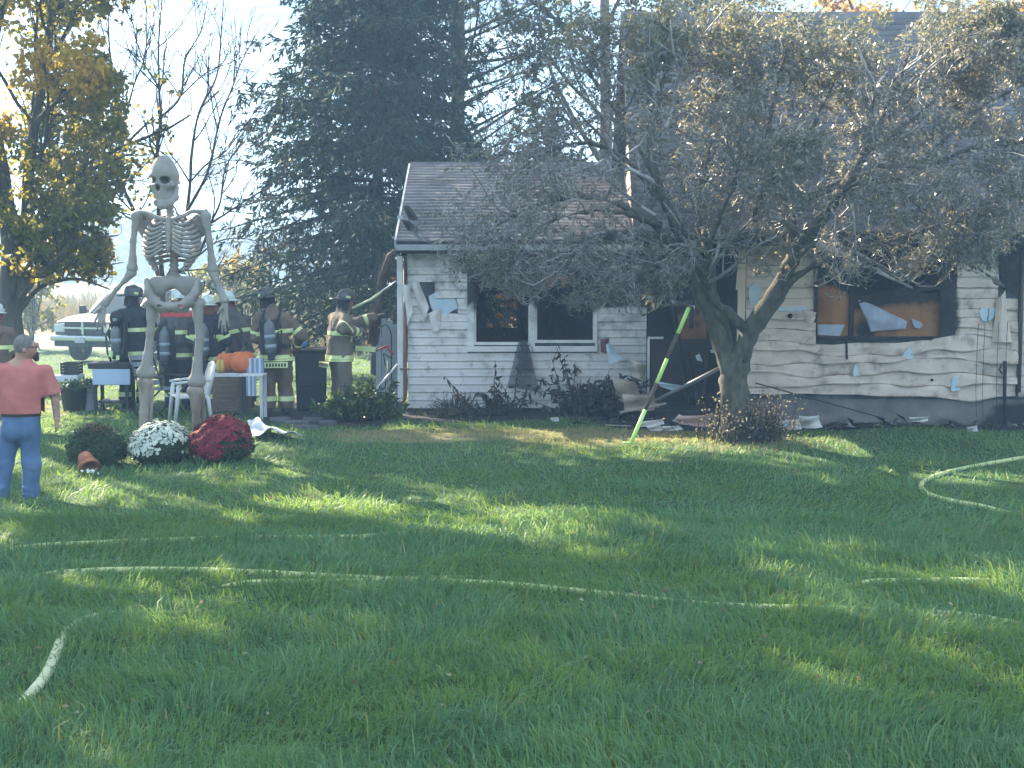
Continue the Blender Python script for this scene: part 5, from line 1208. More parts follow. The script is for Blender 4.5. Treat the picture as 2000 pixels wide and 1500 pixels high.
s.cap(Q(36, 716), Q(50, 716), 0.10, 0.10, k=0.05, flat=((0, 1, 0), 0.8)).cap(Q(-6, 726), Q(86, 728), 0.088, 0.088, k=0.05)
s.cap(Q(40, 748), Q(42, 795), 0.262, 0.235, k=0.05, flat=((0, 1, 0), 0.62)).cap(Q(40, 795), Q(42, 830), 0.25, 0.24, k=0.04, flat=((0, 1, 0), 0.66)).cap(Q(41, 770, 0.07), Q(42, 800, 0.1), 0.19, 0.2, k=0.06)
s.cap(Q(90, 726), Q(104, 768, 0.01), 0.092, 0.098, k=0.04).cap(Q(-8, 726), Q(-24, 768, 0.01), 0.092, 0.098, k=0.04)
me = wrinkle(s.mesh('shirt'), 0.013, 9.0, (1, 1, 0.7), 3); o = band(me, 'shirt', [(Q(40, 806), (0, 0, 1)), (Q(107, 771), (-0.28, 0, 1)), (Q(-27, 771), (0.28, 0, 1))][:1], 0, M_shirt, man)
bm = bmesh.new(); bm.from_mesh(o.data)
for co, no, sd_ in ((Q(107, 770), (-0.25, 0, 1), 1), (Q(-27, 770), (0.25, 0, 1), -1)):
    xx = Q(84 if sd_ > 0 else -6, 770)[0]
    gm = [f for f in bm.faces if (f.calc_center_median().x - xx) * sd_ > 0]
    ge = list({e for f in gm for e in f.edges}); gv = list({v_ for f in gm for v_ in f.verts})
    bmesh.ops.bisect_plane(bm, geom=gm + ge + gv, plane_co=Vector(co), plane_no=-Vector(no), clear_outer=True)
bm.to_mesh(o.data); bm.free(); o.data.transform(Matrix.Translation(-Vector(mb_)))
so = o.modifiers.new('solid', 'SOLIDIFY'); so.thickness = 0.008; so.offset = -1
s = SDF(0.013)
s.cap(Q(41, 806), Q(41, 832), 0.205, 0.20, k=0.05, flat=((0, 1, 0), 0.72)).ell(Q(56, 838, -0.09), (0.105, 0.08, 0.12), k=0.05).ell(Q(26, 838, -0.09), (0.105, 0.08, 0.12), k=0.05)
for pts in ([(57, 842), (61, 905), (60, 955), (59, 976)], [(22, 842), (10, 905), (2, 955), (-2, 980)]): s.chain([Q(*p) for p in pts], [0.118, 0.098, 0.088, 0.092], k=0.03)
for a, b in (((48, 905), (72, 915)), ((46, 950), (70, 956)), ((50, 964), (70, 968)), ((0, 910), (22, 900)), ((-8, 955), (14, 950))): s.cap(Q(*a, -0.09), Q(*b, -0.085), 0.008, 0.01, k=0.02)
me = wrinkle(s.mesh('jeans'), 0.006, 15.0, (1, 1, 1.3), 5); o = band(me, 'jeans', [(Q(41, 803), (0, 0, -1))], 0, M_jean, man); o.data.transform(Matrix.Translation(-Vector(mb_)))
me = s.mesh('belt'); o = band(me, 'belt', [(Q(41, 812), (0, 0, 1)), (Q(41, 804), (0, 0, -1))], 0.008, M_leather, man); o.data.transform(Matrix.Translation(-Vector(mb_)))
for x_, y_ in ((59, 984), (-2, 988)):
    s = SDF(0.013); s.cap(Q(x_, y_ - 3, -0.05), Q(x_ + 2, y_, 0.16), 0.055, 0.045, flat=((0, 0, 1), 0.8)); mp2('shoe', s.mesh('shoe'), M_leather)

# ---------------- firefighters
M_lime = mat('reflective_trim', (0.52, 0.66, 0.22), (0.60, 0.68, 0.40), scale=12, rough=0.35, spec=0.6)
M_tank = mat('air_cylinder', (0.10, 0.12, 0.14), (0.06, 0.075, 0.09), scale=5, rough=0.35, spec=0.6)
M_tankband = mat('cylinder_label', (0.24, 0.30, 0.33), (0.18, 0.23, 0.27), scale=8, rough=0.5)
M_hblack = mat('black_helmet', (0.03, 0.032, 0.035), (0.06, 0.06, 0.06), scale=12, rough=0.35, spec=0.5)
M_hwhite = mat('white_helmet', (0.52, 0.60, 0.55), (0.42, 0.48, 0.45), scale=10, rough=0.35, spec=0.5)
M_hyel = mat('yellow_helmet', (0.50, 0.46, 0.10), (0.38, 0.34, 0.10), scale=10, rough=0.4, spec=0.5)
M_flap = mat('helmet_flap', (0.17, 0.07, 0.05), (0.10, 0.05, 0.04), scale=6, rough=0.8)
M_red = mat('red_cloth', (0.40, 0.05, 0.05), (0.30, 0.04, 0.04), scale=6, rough=0.8, bump=0.3)
M_tan = mat('tan_turnout', (0.155, 0.115, 0.085), (0.105, 0.08, 0.062), scale=5, rough=0.9, bump=0.5, bscale=10)
M_tan2 = mat('khaki_turnout', (0.17, 0.145, 0.115), (0.12, 0.10, 0.085), scale=5, rough=0.9, bump=0.5, bscale=10)
M_grey = mat('grey_turnout', (0.10, 0.095, 0.09), (0.06, 0.06, 0.06), scale=5, rough=0.9, bump=0.5, bscale=10)
M_blk = mat('black_turnout', (0.020, 0.024, 0.034), (0.032, 0.036, 0.046), scale=5, rough=0.85, bump=0.5, bscale=10)
M_glove = mat('work_glove', (0.05, 0.045, 0.04), (0.09, 0.08, 0.06), scale=9, rough=0.85)
def firefighter(label, px, Y, heading, H, coat, pants, hel, armL, armR, lean=(0, 0), head=(0, 0, 0), tank=None, stripe_sleeve=True, name_patch=False, collar=None, stance=0.13, group='firefighters gathered beside the house'):
    x = PX(px, Y, 780); z = gzf(x, Y); k = H / 1.86
    t = thing('person', label, 'person', (x, Y, z), radians(heading), group); t.scale = (k, k, k)
    lx, ly = lean; SH = np.array([lx, ly, 1.43]); HP = np.array([0, 0, 0.95]); NK = SH + np.array([lx * .12, ly * .12 + 0.02, 0.08]); HD = NK + np.array([lx * .25 + head[0], ly * .3 + head[1] + .02, 0.15])
    sL = SH + np.array([-0.19, 0, -0.02]); sR = SH + np.array([0.19, 0, -0.02])
    aL = [sL] + [np.array(p) for p in armL]; aR = [sR] + [np.array(p) for p in armR]
    fL = np.array([-stance, 0.03, 0.06]); fR = np.array([stance, -0.02, 0.06]); kL = np.array([-stance * .95, 0.05, 0.5]); kR = np.array([stance * .95, 0.03, 0.5])
    yaw = Matrix.Rotation(head[2], 3, 'Z')
    def hv(v): return HD + np.array(yaw @ Vector(v))
    s = SDF(0.013)
    s.ell(HD, (0.082, 0.098, 0.12)).ell(hv((0, 0.035, -0.05)), (0.062, 0.065, 0.075), k=0.03).cap(hv((0, 0.095, 0.01)), hv((0, 0.115, -0.025)), 0.011, 0.017, k=0.015)
    for e in (-1, 1):
        s.ell(hv((e * 0.032, 0.092, 0.012)), (0.016, 0.012, 0.010), k=0.008, sub=True).ell(hv((e * 0.085, 0, -0.015)), (0.014, 0.02, 0.03), k=0.008)
    s.cap(hv((-0.02, 0.098, -0.065)), hv((0.02, 0.098, -0.065)), 0.006, 0.006, k=0.005, sub=True)
    s.cap(HD - np.array([0, 0, .06]), NK - np.array([0, 0, .05]), 0.06, 0.065, k=0.03).cap(SH - np.array([0, 0, .06]), HP, 0.14, 0.14, flat=((0, 1, 0), 0.65)).cap(sL, sR, 0.06, 0.06)
    for a in (aL, aR): s.chain(a, [0.055, 0.045, 0.033], k=0.02); 
    for f, kn, e in ((fL, kL, -1), (fR, kR, 1)): s.chain([HP + np.array([e * .09, 0, -.05]), kn, f + np.array([0, 0, .06])], [0.08, 0.06, 0.045], k=0.02)
    for a, e in ((aL, -1), (aR, 1)):
        d = unit(a[2] - a[1]); fingers(s, a[2], d, (-e, 0.4, 0.2), curl=0.4, palm_n=(-e * 0.6, 0.5, 0))
    me = s.mesh('body'); setattr_pt(me, 'tattoo', np.zeros(len(me.vertices))); link('body', me, M_skin, t)
    for a, e in ((aL, -1), (aR, 1)):
        d = unit(a[2] - a[1]); s = SDF(0.013); s.cap(a[2] - d * 0.06, a[2] + d * 0.02, 0.05, 0.045, k=0.02); fingers(s, a[2], d, (-e, 0.4, 0.2), L=0.185, curl=0.4, r=0.0155, palm_n=(-e * 0.6, 0.5, 0)); s.build('glove', M_glove, t)
    # coat
    s = SDF(0.018); mid = (SH * 0.55 + HP * 0.45)
    s.cap(SH - np.array([0, 0, .10]), mid, 0.205, 0.215, k=0.05, flat=((0, 1, 0), 0.72)).cap(mid, HP + np.array([0, 0, -.16]), 0.215, 0.245, k=0.05, flat=((0, 1, 0), 0.78))
    s.cap(sL + np.array([.03, 0, 0]), sR - np.array([.03, 0, 0]), 0.095, 0.095, k=0.05)
    for a in (aL, aR): s.chain(a, [0.098, 0.088, 0.072], k=0.035)
    s.cap(NK - np.array([0, 0, .05]), NK + np.array([0, 0, .03]), 0.105, 0.095, k=0.03)
    for q in range(5):
        zz_ = 0.9 + q * 0.1; xx = random.uniform(-.15, .15); s.cap((xx + lx * (q / 5), -0.17, zz_), (xx + random.uniform(-.12, .12), -0.17, zz_ + random.uniform(.05, .15)), 0.01, 0.018, k=0.03)
    cm = wrinkle(s.mesh('coat'), 0.013, 13.0, (1, 1, 0.8), int(px))
    o = band(cm, 'coat', [((0, 0, 0.78), (0, 0, 1))], 0, coat, t)
    def bandz(z0, z1, keep=None, nm='reflective_stripe', me=None, off=0.006):
        ax = unit(SH - HP) if z0 > 0.95 else np.array([0, 0, 1.0]); c0 = HP + ax * (z0 - 0.95) / max(ax[2], .5); c1 = HP + ax * (z1 - 0.95) / max(ax[2], .5)
        return band(me or cm, nm, [(c0, ax), (c1, -ax)], off, M_lime, t, keep)
    tor = lambda c: abs(c.x - lx * (c.z - .95) / .5) < 0.27 and abs(c.y - ly * (c.z - .95) / .5) < 0.24
    bandz(0.82, 0.88, tor)
    bandz(1.17, 1.23, tor)
    if stripe_sleeve:
        for a in (aL, aR):
            for i, (t0, t1) in ((1, (0.62, 0.78)), (0, (0.70, 0.84))):
                d = unit(a[i + 1] - a[i]); p0 = a[i] + (a[i + 1] - a[i]) * t0; p1 = a[i] + (a[i + 1] - a[i]) * t1
                band(cm, 'reflective_stripe', [(p0, d), (p1, -d)], 0.006, M_lime, t, lambda c, p0=p0: (np.array(c) - p0) @ (np.array(c) - p0) < 0.03)
    if collar: band(cm, 'hood', [((0, 0, SH[2] + 0.0), (0, 0, 1))], 0.012, collar, t)
    # trousers and boots
    s = SDF(0.018); s.cap(HP + np.array([-.05, 0, .02]), HP + np.array([.05, 0, -.04]), 0.17, 0.17, flat=((0, 1, 0), 0.85))
    for f, kn, e in ((fL, kL, -1), (fR, kR, 1)): s.chain([HP + np.array([e * .10, 0, -.08]), kn, f + np.array([0, 0, .06])], [0.135, 0.115, 0.112], k=0.02)
    tm = wrinkle(s.mesh('trousers'), 0.011, 14.0, (1, 1, 1.2), int(px)); band(tm, 'trousers', [((0, 0, 0.10), (0, 0, 1))], 0, pants, t)
    bandz(0.20, 0.27, lambda c: c.x < 0, me=tm); bandz(0.20, 0.27, lambda c: c.x > 0, me=tm)
    for f in (fL, fR):
        s = SDF(0.015); s.cap(f + np.array([0, 0, .12]), f, 0.075, 0.07, k=0.03).cap(f + np.array([0, -0.02, -.01]), f + np.array([0, 0.17, -.02]), 0.062, 0.055, k=0.03); b_ = s.build('boot', M_black, t)
    # helmet
    Rh = yaw @ Matrix.Rotation(radians(-8 + head[1] * -40), 3, 'X') @ Matrix.Rotation(head[0] * 1.2, 3, 'Y')
    hc = Vector(HD) + Vector((0, 0, 0.045))
    dome = MB().lathe([(0.118, 0.0), (0.122, 0.03), (0.115, 0.075), (0.09, 0.12), (0.05, 0.145), (0.0, 0.152)], 20, hc, Rh @ Matrix.Diagonal((1, 1.18, 1)))
    for q in range(6):
        a = q * pi / 3; dome.tube([hc + Rh @ Vector((0.121 * cos(a), 0.143 * sin(a), 0.02)), hc + Rh @ Vector((0.10 * cos(a), 0.118 * sin(a), 0.115)), hc + Rh @ Vector((0, 0, 0.158))], 0.009, 6)
    h = dome.build('helmet', hel, t)
    vs, n_ = [], 28
    for r_, dz in ((0.112, 0.006), (1, 0.0), (1, -0.012), (0.112, -0.006)):
        for q in range(n_):
            a = 2 * pi * q / n_; ox = 0.165 * cos(a); oy = (0.19 if sin(a) > 0 else 0.265) * sin(a)
            if r_ < 1: ox, oy = r_ * cos(a), r_ * 1.18 * sin(a)
            vs.append(hc + Rh @ Vector((ox, oy, dz - (0.03 if r_ == 1 and sin(a) < -0.2 else 0.0) * abs(sin(a)))))
    MB().add(vs, [(i * n_ + q, i * n_ + (q + 1) % n_, ((i + 1) % 4) * n_ + (q + 1) % n_, ((i + 1) % 4) * n_ + q) for i in range(4) for q in range(n_)], 0, True).build('brim', hel, h)
    MB().prism([(-0.035, 0), (0.035, 0), (0.045, 0.08), (0.0, 0.12), (-0.045, 0.08)], 0.012, Rh @ Matrix.Rotation(0.2, 3, 'X'), hc + Rh @ Vector((0, 0.135, 0.02))).build('front_shield', M_leather, h)
    for e in (-1, 1): MB().box(hc + Rh @ Vector((e * 0.124, -0.03, 0.03)), (0.008, 0.07, 0.035), Rh).build('reflective_patch', M_lime, h)
    fv = [hc + Rh @ Vector((r_ * cos(radians(175 + 190 * q / 14)), r_ * 1.05 * sin(radians(175 + 190 * q / 14)), z_)) for r_, z_ in ((0.118, -0.17), (0.120, -0.08), (0.108, -0.005)) for q in range(15)]
    MB().add(fv, [(i * 15 + q, i * 15 + q + 1, (i + 1) * 15 + q + 1, (i + 1) * 15 + q) for i in range(2) for q in range(14)], 0, True).build('neck_flap', M_flap if hel is not M_hblack else M_blk, h)
    if tank is not None:
        ox, oz, tl = tank; c = np.array([ox, -0.26, oz]) + np.array([lx, ly, 0]) * 0.6; tilt = Matrix.Rotation(radians(-ly * 60), 3, 'X') @ Matrix.Rotation(radians(lx * 60), 3, 'Y')
        MB().box(Vector(c) + Vector((0, 0.075, 0)), (0.28, 0.03, 0.48), tilt).build('back_plate', M_black, t, bevel=0.01)
        tk = MB().lathe([(0.0, -0.26), (0.05, -0.255), (0.078, -0.22), (0.08, 0.14), (0.06, 0.2), (0.028, 0.235), (0.026, 0.27), (0.0, 0.27)], 18, c, tilt).build('air_tank', M_tank, t)
        for zz_ in (-0.14, 0.0): MB().lathe([(0.0795, zz_ - .03), (0.084, zz_ - .03), (0.084, zz_ + .03), (0.0795, zz_ + .03)], 18, c, tilt).build('tank_band', M_tankband, tk)
        MB().box(Vector(c) + tilt @ Vector((0, 0, -0.3)), (0.10, 0.09, 0.08), tilt).build('tank_valve', M_black, tk, bevel=0.01)
        MB().tube([Vector(c) + Vector((0.03, 0, -0.3)), Vector(c) + Vector((0.15, 0.02, -0.2)), Vector(c) + Vector((0.17, 0.08, 0.1)), Vector(c) + Vector((0.14, 0.2, 0.27))], 0.012, 6).build('hose', M_black, t)
        band(cm, 'waist_strap', [((0, 0, 0.97), (0, 0, 1)), ((0, 0, 1.04), (0, 0, -1))], 0.012, M_black, t, tor)
        for e in (-1, 1):
            MB().tube([Vector(c) + Vector((e * .11, 0.07, 0.2)), Vector(SH) + Vector((e * .12, -0.03, 0.09)), Vector(SH) + Vector((e * .12, 0.12, 0.02)), Vector(SH) + Vector((e * .13, 0.17, -0.25))], 0.022, 6, flat=0.5).build('shoulder_strap', M_black, t)
    if name_patch:
        b_ = band(cm, 'name_patch', [((0, 0, 0.79), (0, 0, 1)), ((0, 0, 0.815), (0, 0, -1))], 0.005, M_lime, t, tor)
        np_ = MB().box((-0.02, -0.245, 0.74), (0.34, 0.012, 0.085)).build('name_patch', M_lime, t, bevel=0.004)
        for q in range(7): MB().box((-0.15 + q * 0.043, -0.253, 0.74), (0.026, 0.004, 0.05)).build('patch_letter', M_black, np_)
    return t
HANG_L = [(-0.30, 0.02, 1.14), (-0.28, 0.14, 0.90)]; HANG_R = [(0.30, 0.02, 1.14), (0.28, 0.14, 0.90)]
FWD_L = [(-0.29, 0.05, 1.13), (-0.16, 0.28, 1.05)]; FWD_R = [(0.29, 0.05, 1.13), (0.16, 0.28, 1.05)]
def P2(o, dx, dz): return [(a + dx, b, c + dz) for a, b, c in o]
firefighter('firefighter in black gear and black helmet standing left of the skeleton, head turned right', 264, 23.9, 8, 2.02, M_blk, M_blk, M_hblack, HANG_L, FWD_R, head=(0.0, 0.0, -0.9))
firefighter('firefighter with a red hood and grey coat behind the skeleton pelvis', 352, 23.8, 0, 1.95, M_grey, M_blk, M_hwhite, FWD_L, FWD_R, head=(-0.02, 0.1, 0), tank=(-0.16, 1.02, 0), collar=M_red)
firefighter('firefighter in white helmet with black air pack, just right of the skeleton leg', 407, 23.4, 0, 1.84, M_blk, M_grey, M_hwhite, FWD_L, FWD_R, tank=(0, 1.15, 0))
firefighter('firefighter in a yellow helmet half hidden behind the white helmeted pair', 430, 25.2, -20, 1.84, M_blk, M_blk, M_hyel, FWD_L, FWD_R, head=(0, 0.03, 0.6))
firefighter('firefighter in a white helmet bending to the left behind the pumpkins', 472, 23.9, 35, 1.90, M_grey, M_blk, M_hwhite, [(-0.33, 0.20, 1.18), (-0.30, 0.42, 1.02)], [(0.20, 0.25, 1.12), (0.0, 0.45, 1.02)], lean=(-0.06, 0.13), head=(-0.02, 0.05, 0.3))
firefighter('firefighter in brown gear with a grey air tank standing left of the tall dark bin', 541, 22.9, 12, 1.98, M_tan, M_tan, M_hblack, FWD_L, [(0.36, -0.02, 1.16), (0.30, 0.16, 0.96)], lean=(-0.05, 0.04), head=(-0.05, 0.08, 0.3), tank=(-0.07, 1.15, 0), name_patch=True)
ff6 = firefighter('firefighter in khaki gear facing the house corner with both arms raised on a pike pole', 664, 23.2, -58, 1.96, M_tan2, M_tan2, M_hblack, [(-0.25, 0.30, 1.30), (-0.12, 0.62, 1.42)], [(0.30, -0.10, 1.28), (0.20, 0.25, 1.22)], lean=(0.0, 0.02), head=(0, 0.05, 0), name_patch=True)
firefighter('white helmeted firefighter in brown gear mostly hidden behind the man in coral', -5, 21.2, 15, 1.80, M_tan, M_tan, M_hwhite, FWD_L, FWD_R, head=(0, 0.02, 0.2))
# ================================================================== PICKUP TRUCK
M_paint = mat('pewter_paint', (0.062, 0.056, 0.05), (0.055, 0.05, 0.045), scale=2, rough=0.5, metal=0.0, spec=0.6)
M_glass = mat('tinted_glass', (0.03, 0.035, 0.04), rough=0.06, spec=0.9)
M_chrome = mat('chrome', (0.62, 0.63, 0.65), rough=0.18, metal=0.9)
M_tyre = mat('tyre_rubber', (0.02, 0.02, 0.021), (0.035, 0.035, 0.035), scale=8, rough=0.9)
M_plast = mat('dark_plastic', (0.025, 0.026, 0.028), (0.04, 0.04, 0.042), scale=6, rough=0.6)
YT = 40.5; tx = PX(166, YT, 700); tz = gzf(tx, YT)
tr = thing('pickup_truck', 'pewter pickup truck parked facing the yard with chrome bumper and dark grille', 'pickup truck', (tx, YT, tz), radians(-19))
def arc(cy, r, z, n=9): return [(cy - r * cos(pi * i / n), z + r * sin(pi * i / n)) for i in range(n + 1)]
lower = [(0.02, 0.62)] + arc(1.02, 0.50, 0.50) + arc(4.55, 0.50, 0.50) + [(5.75, 0.55), (5.78, 1.34), (3.72, 1.36), (1.42, 1.33), (0.6, 1.27), (0.10, 1.16), (0.0, 0.95)]
RY = Matrix(((0, 1, 0), (1, 0, 0), (0, 0, 1)))
def side(poly, w, name, m, par=tr, bev=0.05, x0=None): return MB().prism(poly, w, RY, (-w / 2 if x0 is None else x0, 0, 0)).build(name, m, par, bevel=bev)
side(lower, 1.96, 'body', M_paint, bev=0.07)
side([(1.30, 1.32), (2.15, 1.92), (2.35, 1.95), (3.55, 1.95), (3.78, 1.35)], 1.66, 'cab', M_paint, bev=0.06)
MB().prism([(-0.72, 1.345), (0.72, 1.345), (0.62, 1.88), (-0.62, 1.88)], 0.02, Matrix.Rotation(0, 3, 'X')).build('windshield', M_glass, tr)
ws = tr.children[-1]
me = ws.data
for v in me.vertices: v.co.y += 1.32 + (v.co.z - 1.335) * 1.41 - 0.025
for e in (-1, 1):
    side([(1.75, 1.40), (2.28, 1.86), (2.85, 1.88), (2.85, 1.40)], 0.02, 'side_window', M_glass, bev=0, x0=e * 0.835 - 0.01)
    side([(2.92, 1.40), (2.92, 1.88), (3.48, 1.88), (3.62, 1.40)], 0.02, 'side_window', M_glass, bev=0, x0=e * 0.835 - 0.01)
    mr = MB().box((e * 1.12, 1.55, 1.42), (0.20, 0.12, 0.24)).build('mirror', M_plast, tr, bevel=0.03)
    MB().bar((e * 0.88, 1.6, 1.38), (e * 1.05, 1.56, 1.38), 0.05, 0.05).build('mirror_arm', M_plast, mr)
    hl = MB().prism([(-0.17, 0), (0.17, 0), (0.17, 0.24), (-0.17, 0.2)], 0.05, None, (e * 0.80, -0.025, 0.86)).build('headlight', mat('headlight_lens', (0.6, 0.62, 0.64), rough=0.15, spec=0.8), tr, bevel=0.015)
    MB().box((e * 0.985, 2.95, 1.12), (0.02, 0.18, 0.035)).build('door_handle', M_chrome, tr)
    side([(1.5, 0.66), (2.88, 0.66), (2.88, 1.30), (1.5, 1.30)], 0.012, 'door', M_paint, bev=0.004, x0=e * 0.984 - 0.006)
    for wy in (1.02, 4.55):
        c = (e * 0.86, wy, 0.41); Rw = Matrix.Rotation(pi / 2, 3, 'Y')
        w = MB().lathe([(0.24, -0.13), (0.38, -0.135), (0.41, -0.10), (0.41, 0.10), (0.38, 0.135), (0.24, 0.13)], 24, c, Rw).build('wheel', M_tyre, tr)
        MB().lathe([(0.0, 0.09), (0.08, 0.10), (0.10, 0.06), (0.22, 0.05), (0.245, 0.12), (0.245, -0.12), (0.0, -0.05)], 18, c, Rw if e > 0 else Rw @ Matrix.Rotation(pi, 3, 'X')).build('rim', M_chrome, w)
gr = MB().box((0, -0.02, 0.98), (1.20, 0.08, 0.36)).build('grille', M_plast, tr, bevel=0.02)
MB().box((0, -0.07, 0.98), (0.07, 0.03, 0.36)).box((0, -0.068, 0.98), (1.2, 0.026, 0.05)).build('grille_cross', M_chrome, gr)
for q in range(5):
    if q != 2: MB().box((0, -0.062, 0.84 + q * 0.07), (1.16, 0.012, 0.018)).build('grille_slat', M_plast, gr)
MB().prism([(-0.06, 0.0), (0.06, 0.0), (0.075, 0.05), (0.03, 0.09), (-0.03, 0.09), (-0.075, 0.05)], 0.02, None, (0, -0.10, 0.94)).build('emblem', M_chrome, gr)
MB().box((0, -0.10, 0.70), (1.98, 0.22, 0.16)).build('bumper', M_chrome, tr, bevel=0.05)
MB().box((0, -0.03, 0.55), (1.8, 0.2, 0.16)).build('air_dam', M_plast, tr, bevel=0.03)
MB().box((0.0, -0.22, 0.66), (0.31, 0.015, 0.155)).build('license_plate', mat('plate', (0.55, 0.56, 0.58), (0.38, 0.4, 0.45), scale=14, rough=0.5), tr)
MB().box((0, 2.9, 0.72), (1.8, 5.0, 0.35)).build('chassis', M_plast, tr)

# ================================================================== CHRYSANTHEMUMS
def mum(label, px, py, w, h, fc, fc2, cover, fl, nfl):
    b = G(px, py); t = thing('chrysanthemum', label, 'flower', b, 0, 'potted chrysanthemums in front of the skeleton')
    def dome(n, r0=0.0):
        u = rng.uniform(-0.25, 1, n); a = rng.uniform(0, 2 * pi, n); c = np.sqrt(np.clip(1 - np.clip(u, 0, 1) ** 2, 0, 1)) * np.where(u < 0, 1 + u * 0.5, 1)
        n_ = unit(np.stack([np.cos(a) * c, np.sin(a) * c, u + 0.05], 1)); wob = 1 + 0.05 * np.sin(a * 5 + u * 9) + 0.045 * np.sin(a * 9 - u * 14 + w * 50) + 0.03 * np.sin(a * 3 + h * 90)
        return np.stack([np.cos(a) * c * w / 2 * wob, np.sin(a) * c * w / 2 * wob, 0.30 * h + np.clip(u, -1, 1) * 0.70 * h * wob], 1), n_, u, a
    p, n_, u, a = dome(2600); p *= 1.0 - 0.16 * rng.random((2600, 1)); D = unit(n_ * 0.7 + rdir(2600) * 0.7)
    me = npmesh('foliage', *leaves(p, D, rdir(2600), rng.uniform(0.03, 0.06, 2600), rng.uniform(0.015, 0.03, 2600))); link('foliage', me, M_mumleaf, t)
    MB().ell((0, 0, 0.36 * h), (w * 0.42, w * 0.42, h * 0.52)).build('inner_foliage', M_mumleaf, t)
    MB().lathe([(0.0, 0), (w * 0.2, 0), (w * 0.26, 0.34 * h), (w * 0.28, 0.36 * h), (w * 0.25, 0.36 * h)], 18).build('pot', M_plast, t)
    p, n_, u, a = dome(nfl); k = rng.random(nfl) < cover(u, a); p, n_ = p[k], n_[k]; m = len(p)
    Vs, Fs = [], []; e1 = unit(np.cross(n_, rdir(m))); e2 = np.cross(n_, e1); r = fl * rng.uniform(0.7, 1.2, m)[:, None]
    V = np.zeros((m, 10, 3)); V[:, 0] = p + n_ * 0.012; 
    for q in range(9): V[:, q + 1] = p + (e1 * cos(q * 2 * pi / 9) + e2 * sin(q * 2 * pi / 9)) * r * (1 if q % 2 else 0.78) + n_ * (0.004 + 0.006 * (q % 2))
    F = np.array([[0, q + 1, (q + 1) % 9 + 1] for q in range(9)])[None] + (np.arange(m) * 10)[:, None, None]
    o = link('flowers', npmesh('flowers', V.reshape(-1, 3), F.reshape(-1, 3)), mat(label[:12], fc, fc2, scale=20, rough=0.7, trans=0.25), t); o['kind'] = 'stuff'
    return t
M_mumleaf = mat('mum_leaf', (0.025, 0.055, 0.025), (0.04, 0.08, 0.035), scale=8, rough=0.6, trans=0.2)
lowright_shade = lambda u, a: 1 - 0.97 * sst(-0.12, 0.12, np.cos(a) - 0.1 + 0.12 * np.sin(u * 30)) * (1 - sst(0.30, 0.46, u + 0.06 * np.sin(a * 11)))  # leaves out blossoms lower right, putting that side's shade into the colour
mum('white flowering chrysanthemum mound in the middle of the three', 313, 903, 0.78, 0.50, (0.72, 0.76, 0.66), (0.60, 0.66, 0.55), lambda u, a: lowright_shade(u, a) * sst(-0.12, 0.10, u), 0.021, 2900)
mum('dark red flowering chrysanthemum mound beside a crumpled white cloth', 436, 899, 0.78, 0.54, (0.30, 0.025, 0.045), (0.20, 0.015, 0.03), lambda u, a: lowright_shade(u, a), 0.019, 4600)
mum('faded green chrysanthemum mound with a tipped clay pot in front', 190, 907, 0.72, 0.49, (0.25, 0.12, 0.09), (0.18, 0.10, 0.07), lambda u, a: 0.05 + 0.75 * sst(0.72, 0.92, u), 0.010, 1500)
M_clay = mat('terracotta', (0.36, 0.13, 0.07), (0.26, 0.09, 0.05), scale=6, rough=0.85, bump=0.2)
b = G(173, 925); cp_ = thing('clay_pot', 'terracotta pot tipped over in front of the faded mound', 'flower pot', b, radians(35)); cp_.scale = (0.88, 0.88, 0.88)
Rp = Matrix.Rotation(radians(128), 3, 'X')
MB().lathe([(0.0, -0.13), (0.085, -0.13), (0.125, 0.06), (0.118, 0.06), (0.08, -0.11), (0.0, -0.11)], 20, (0, 0.05, 0.15), Rp).build('pot_body', M_clay, cp_)
MB().lathe([(0.122, 0.06), (0.142, 0.06), (0.142, 0.115), (0.122, 0.115), (0.118, 0.06)], 20, (0, 0.05, 0.15), Rp).build('pot_rim', M_clay, cp_)
b = G(172, 932); fl_ = thing('small_flowers', 'tiny patch of white flowers in the grass below the clay pot', 'flowers', b)
n = 26; p = np.stack([rng.normal(size=n) * 0.06, rng.normal(size=n) * 0.03, 0.06 + 0.03 * rng.random(n)], 1)
link('blossoms', npmesh('blossoms', *leaves(p, rdir(n), np.tile([0, -1.0, 1], (n, 1)), 0.03, 0.03)), mat('white_blossom', (0.7, 0.72, 0.66), rough=0.7, trans=0.2), fl_)['kind'] = 'stuff'

# ================================================================== YARD FURNITURE AND CLUTTER
M_wplast = mat('white_plastic', (0.52, 0.54, 0.55), (0.44, 0.46, 0.47), scale=3, rough=0.5)
def gbase(px, py): b = G(px, py); return b
b = gbase(372, 829); ch = thing('plastic_chair', 'white plastic garden armchair behind the skeleton legs', 'chair', b, radians(-68))
MB().box((0, 0, 0.42), (0.50, 0.46, 0.035)).build('seat', M_wplast, ch, bevel=0.015)
for sx in (-1, 1):
    for sy in (-1, 1):
        MB().tube([(sx * 0.235, sy * 0.20, 0.62 if sy < 0 else 0.44), (sx * 0.25, sy * 0.22, 0.4), (sx * 0.275, sy * 0.27, 0.0)], [0.028, 0.032, 0.024], 8).build('leg', M_wplast, ch)
    MB().tube([(sx * 0.25, -0.25, 0.63), (sx * 0.27, 0.0, 0.655), (sx * 0.24, 0.25, 0.66)], [0.03, 0.034, 0.028], 8, flat=0.6).build('arm_rest', M_wplast, ch)
bk = MB().tube([(-0.23, 0.22, 0.42), (-0.235, 0.30, 0.75), (-0.16, 0.335, 0.88), (0, 0.345, 0.905), (0.16, 0.335, 0.88), (0.235, 0.30, 0.75), (0.23, 0.22, 0.42)], 0.026, 8).build('backrest', M_wplast, ch)
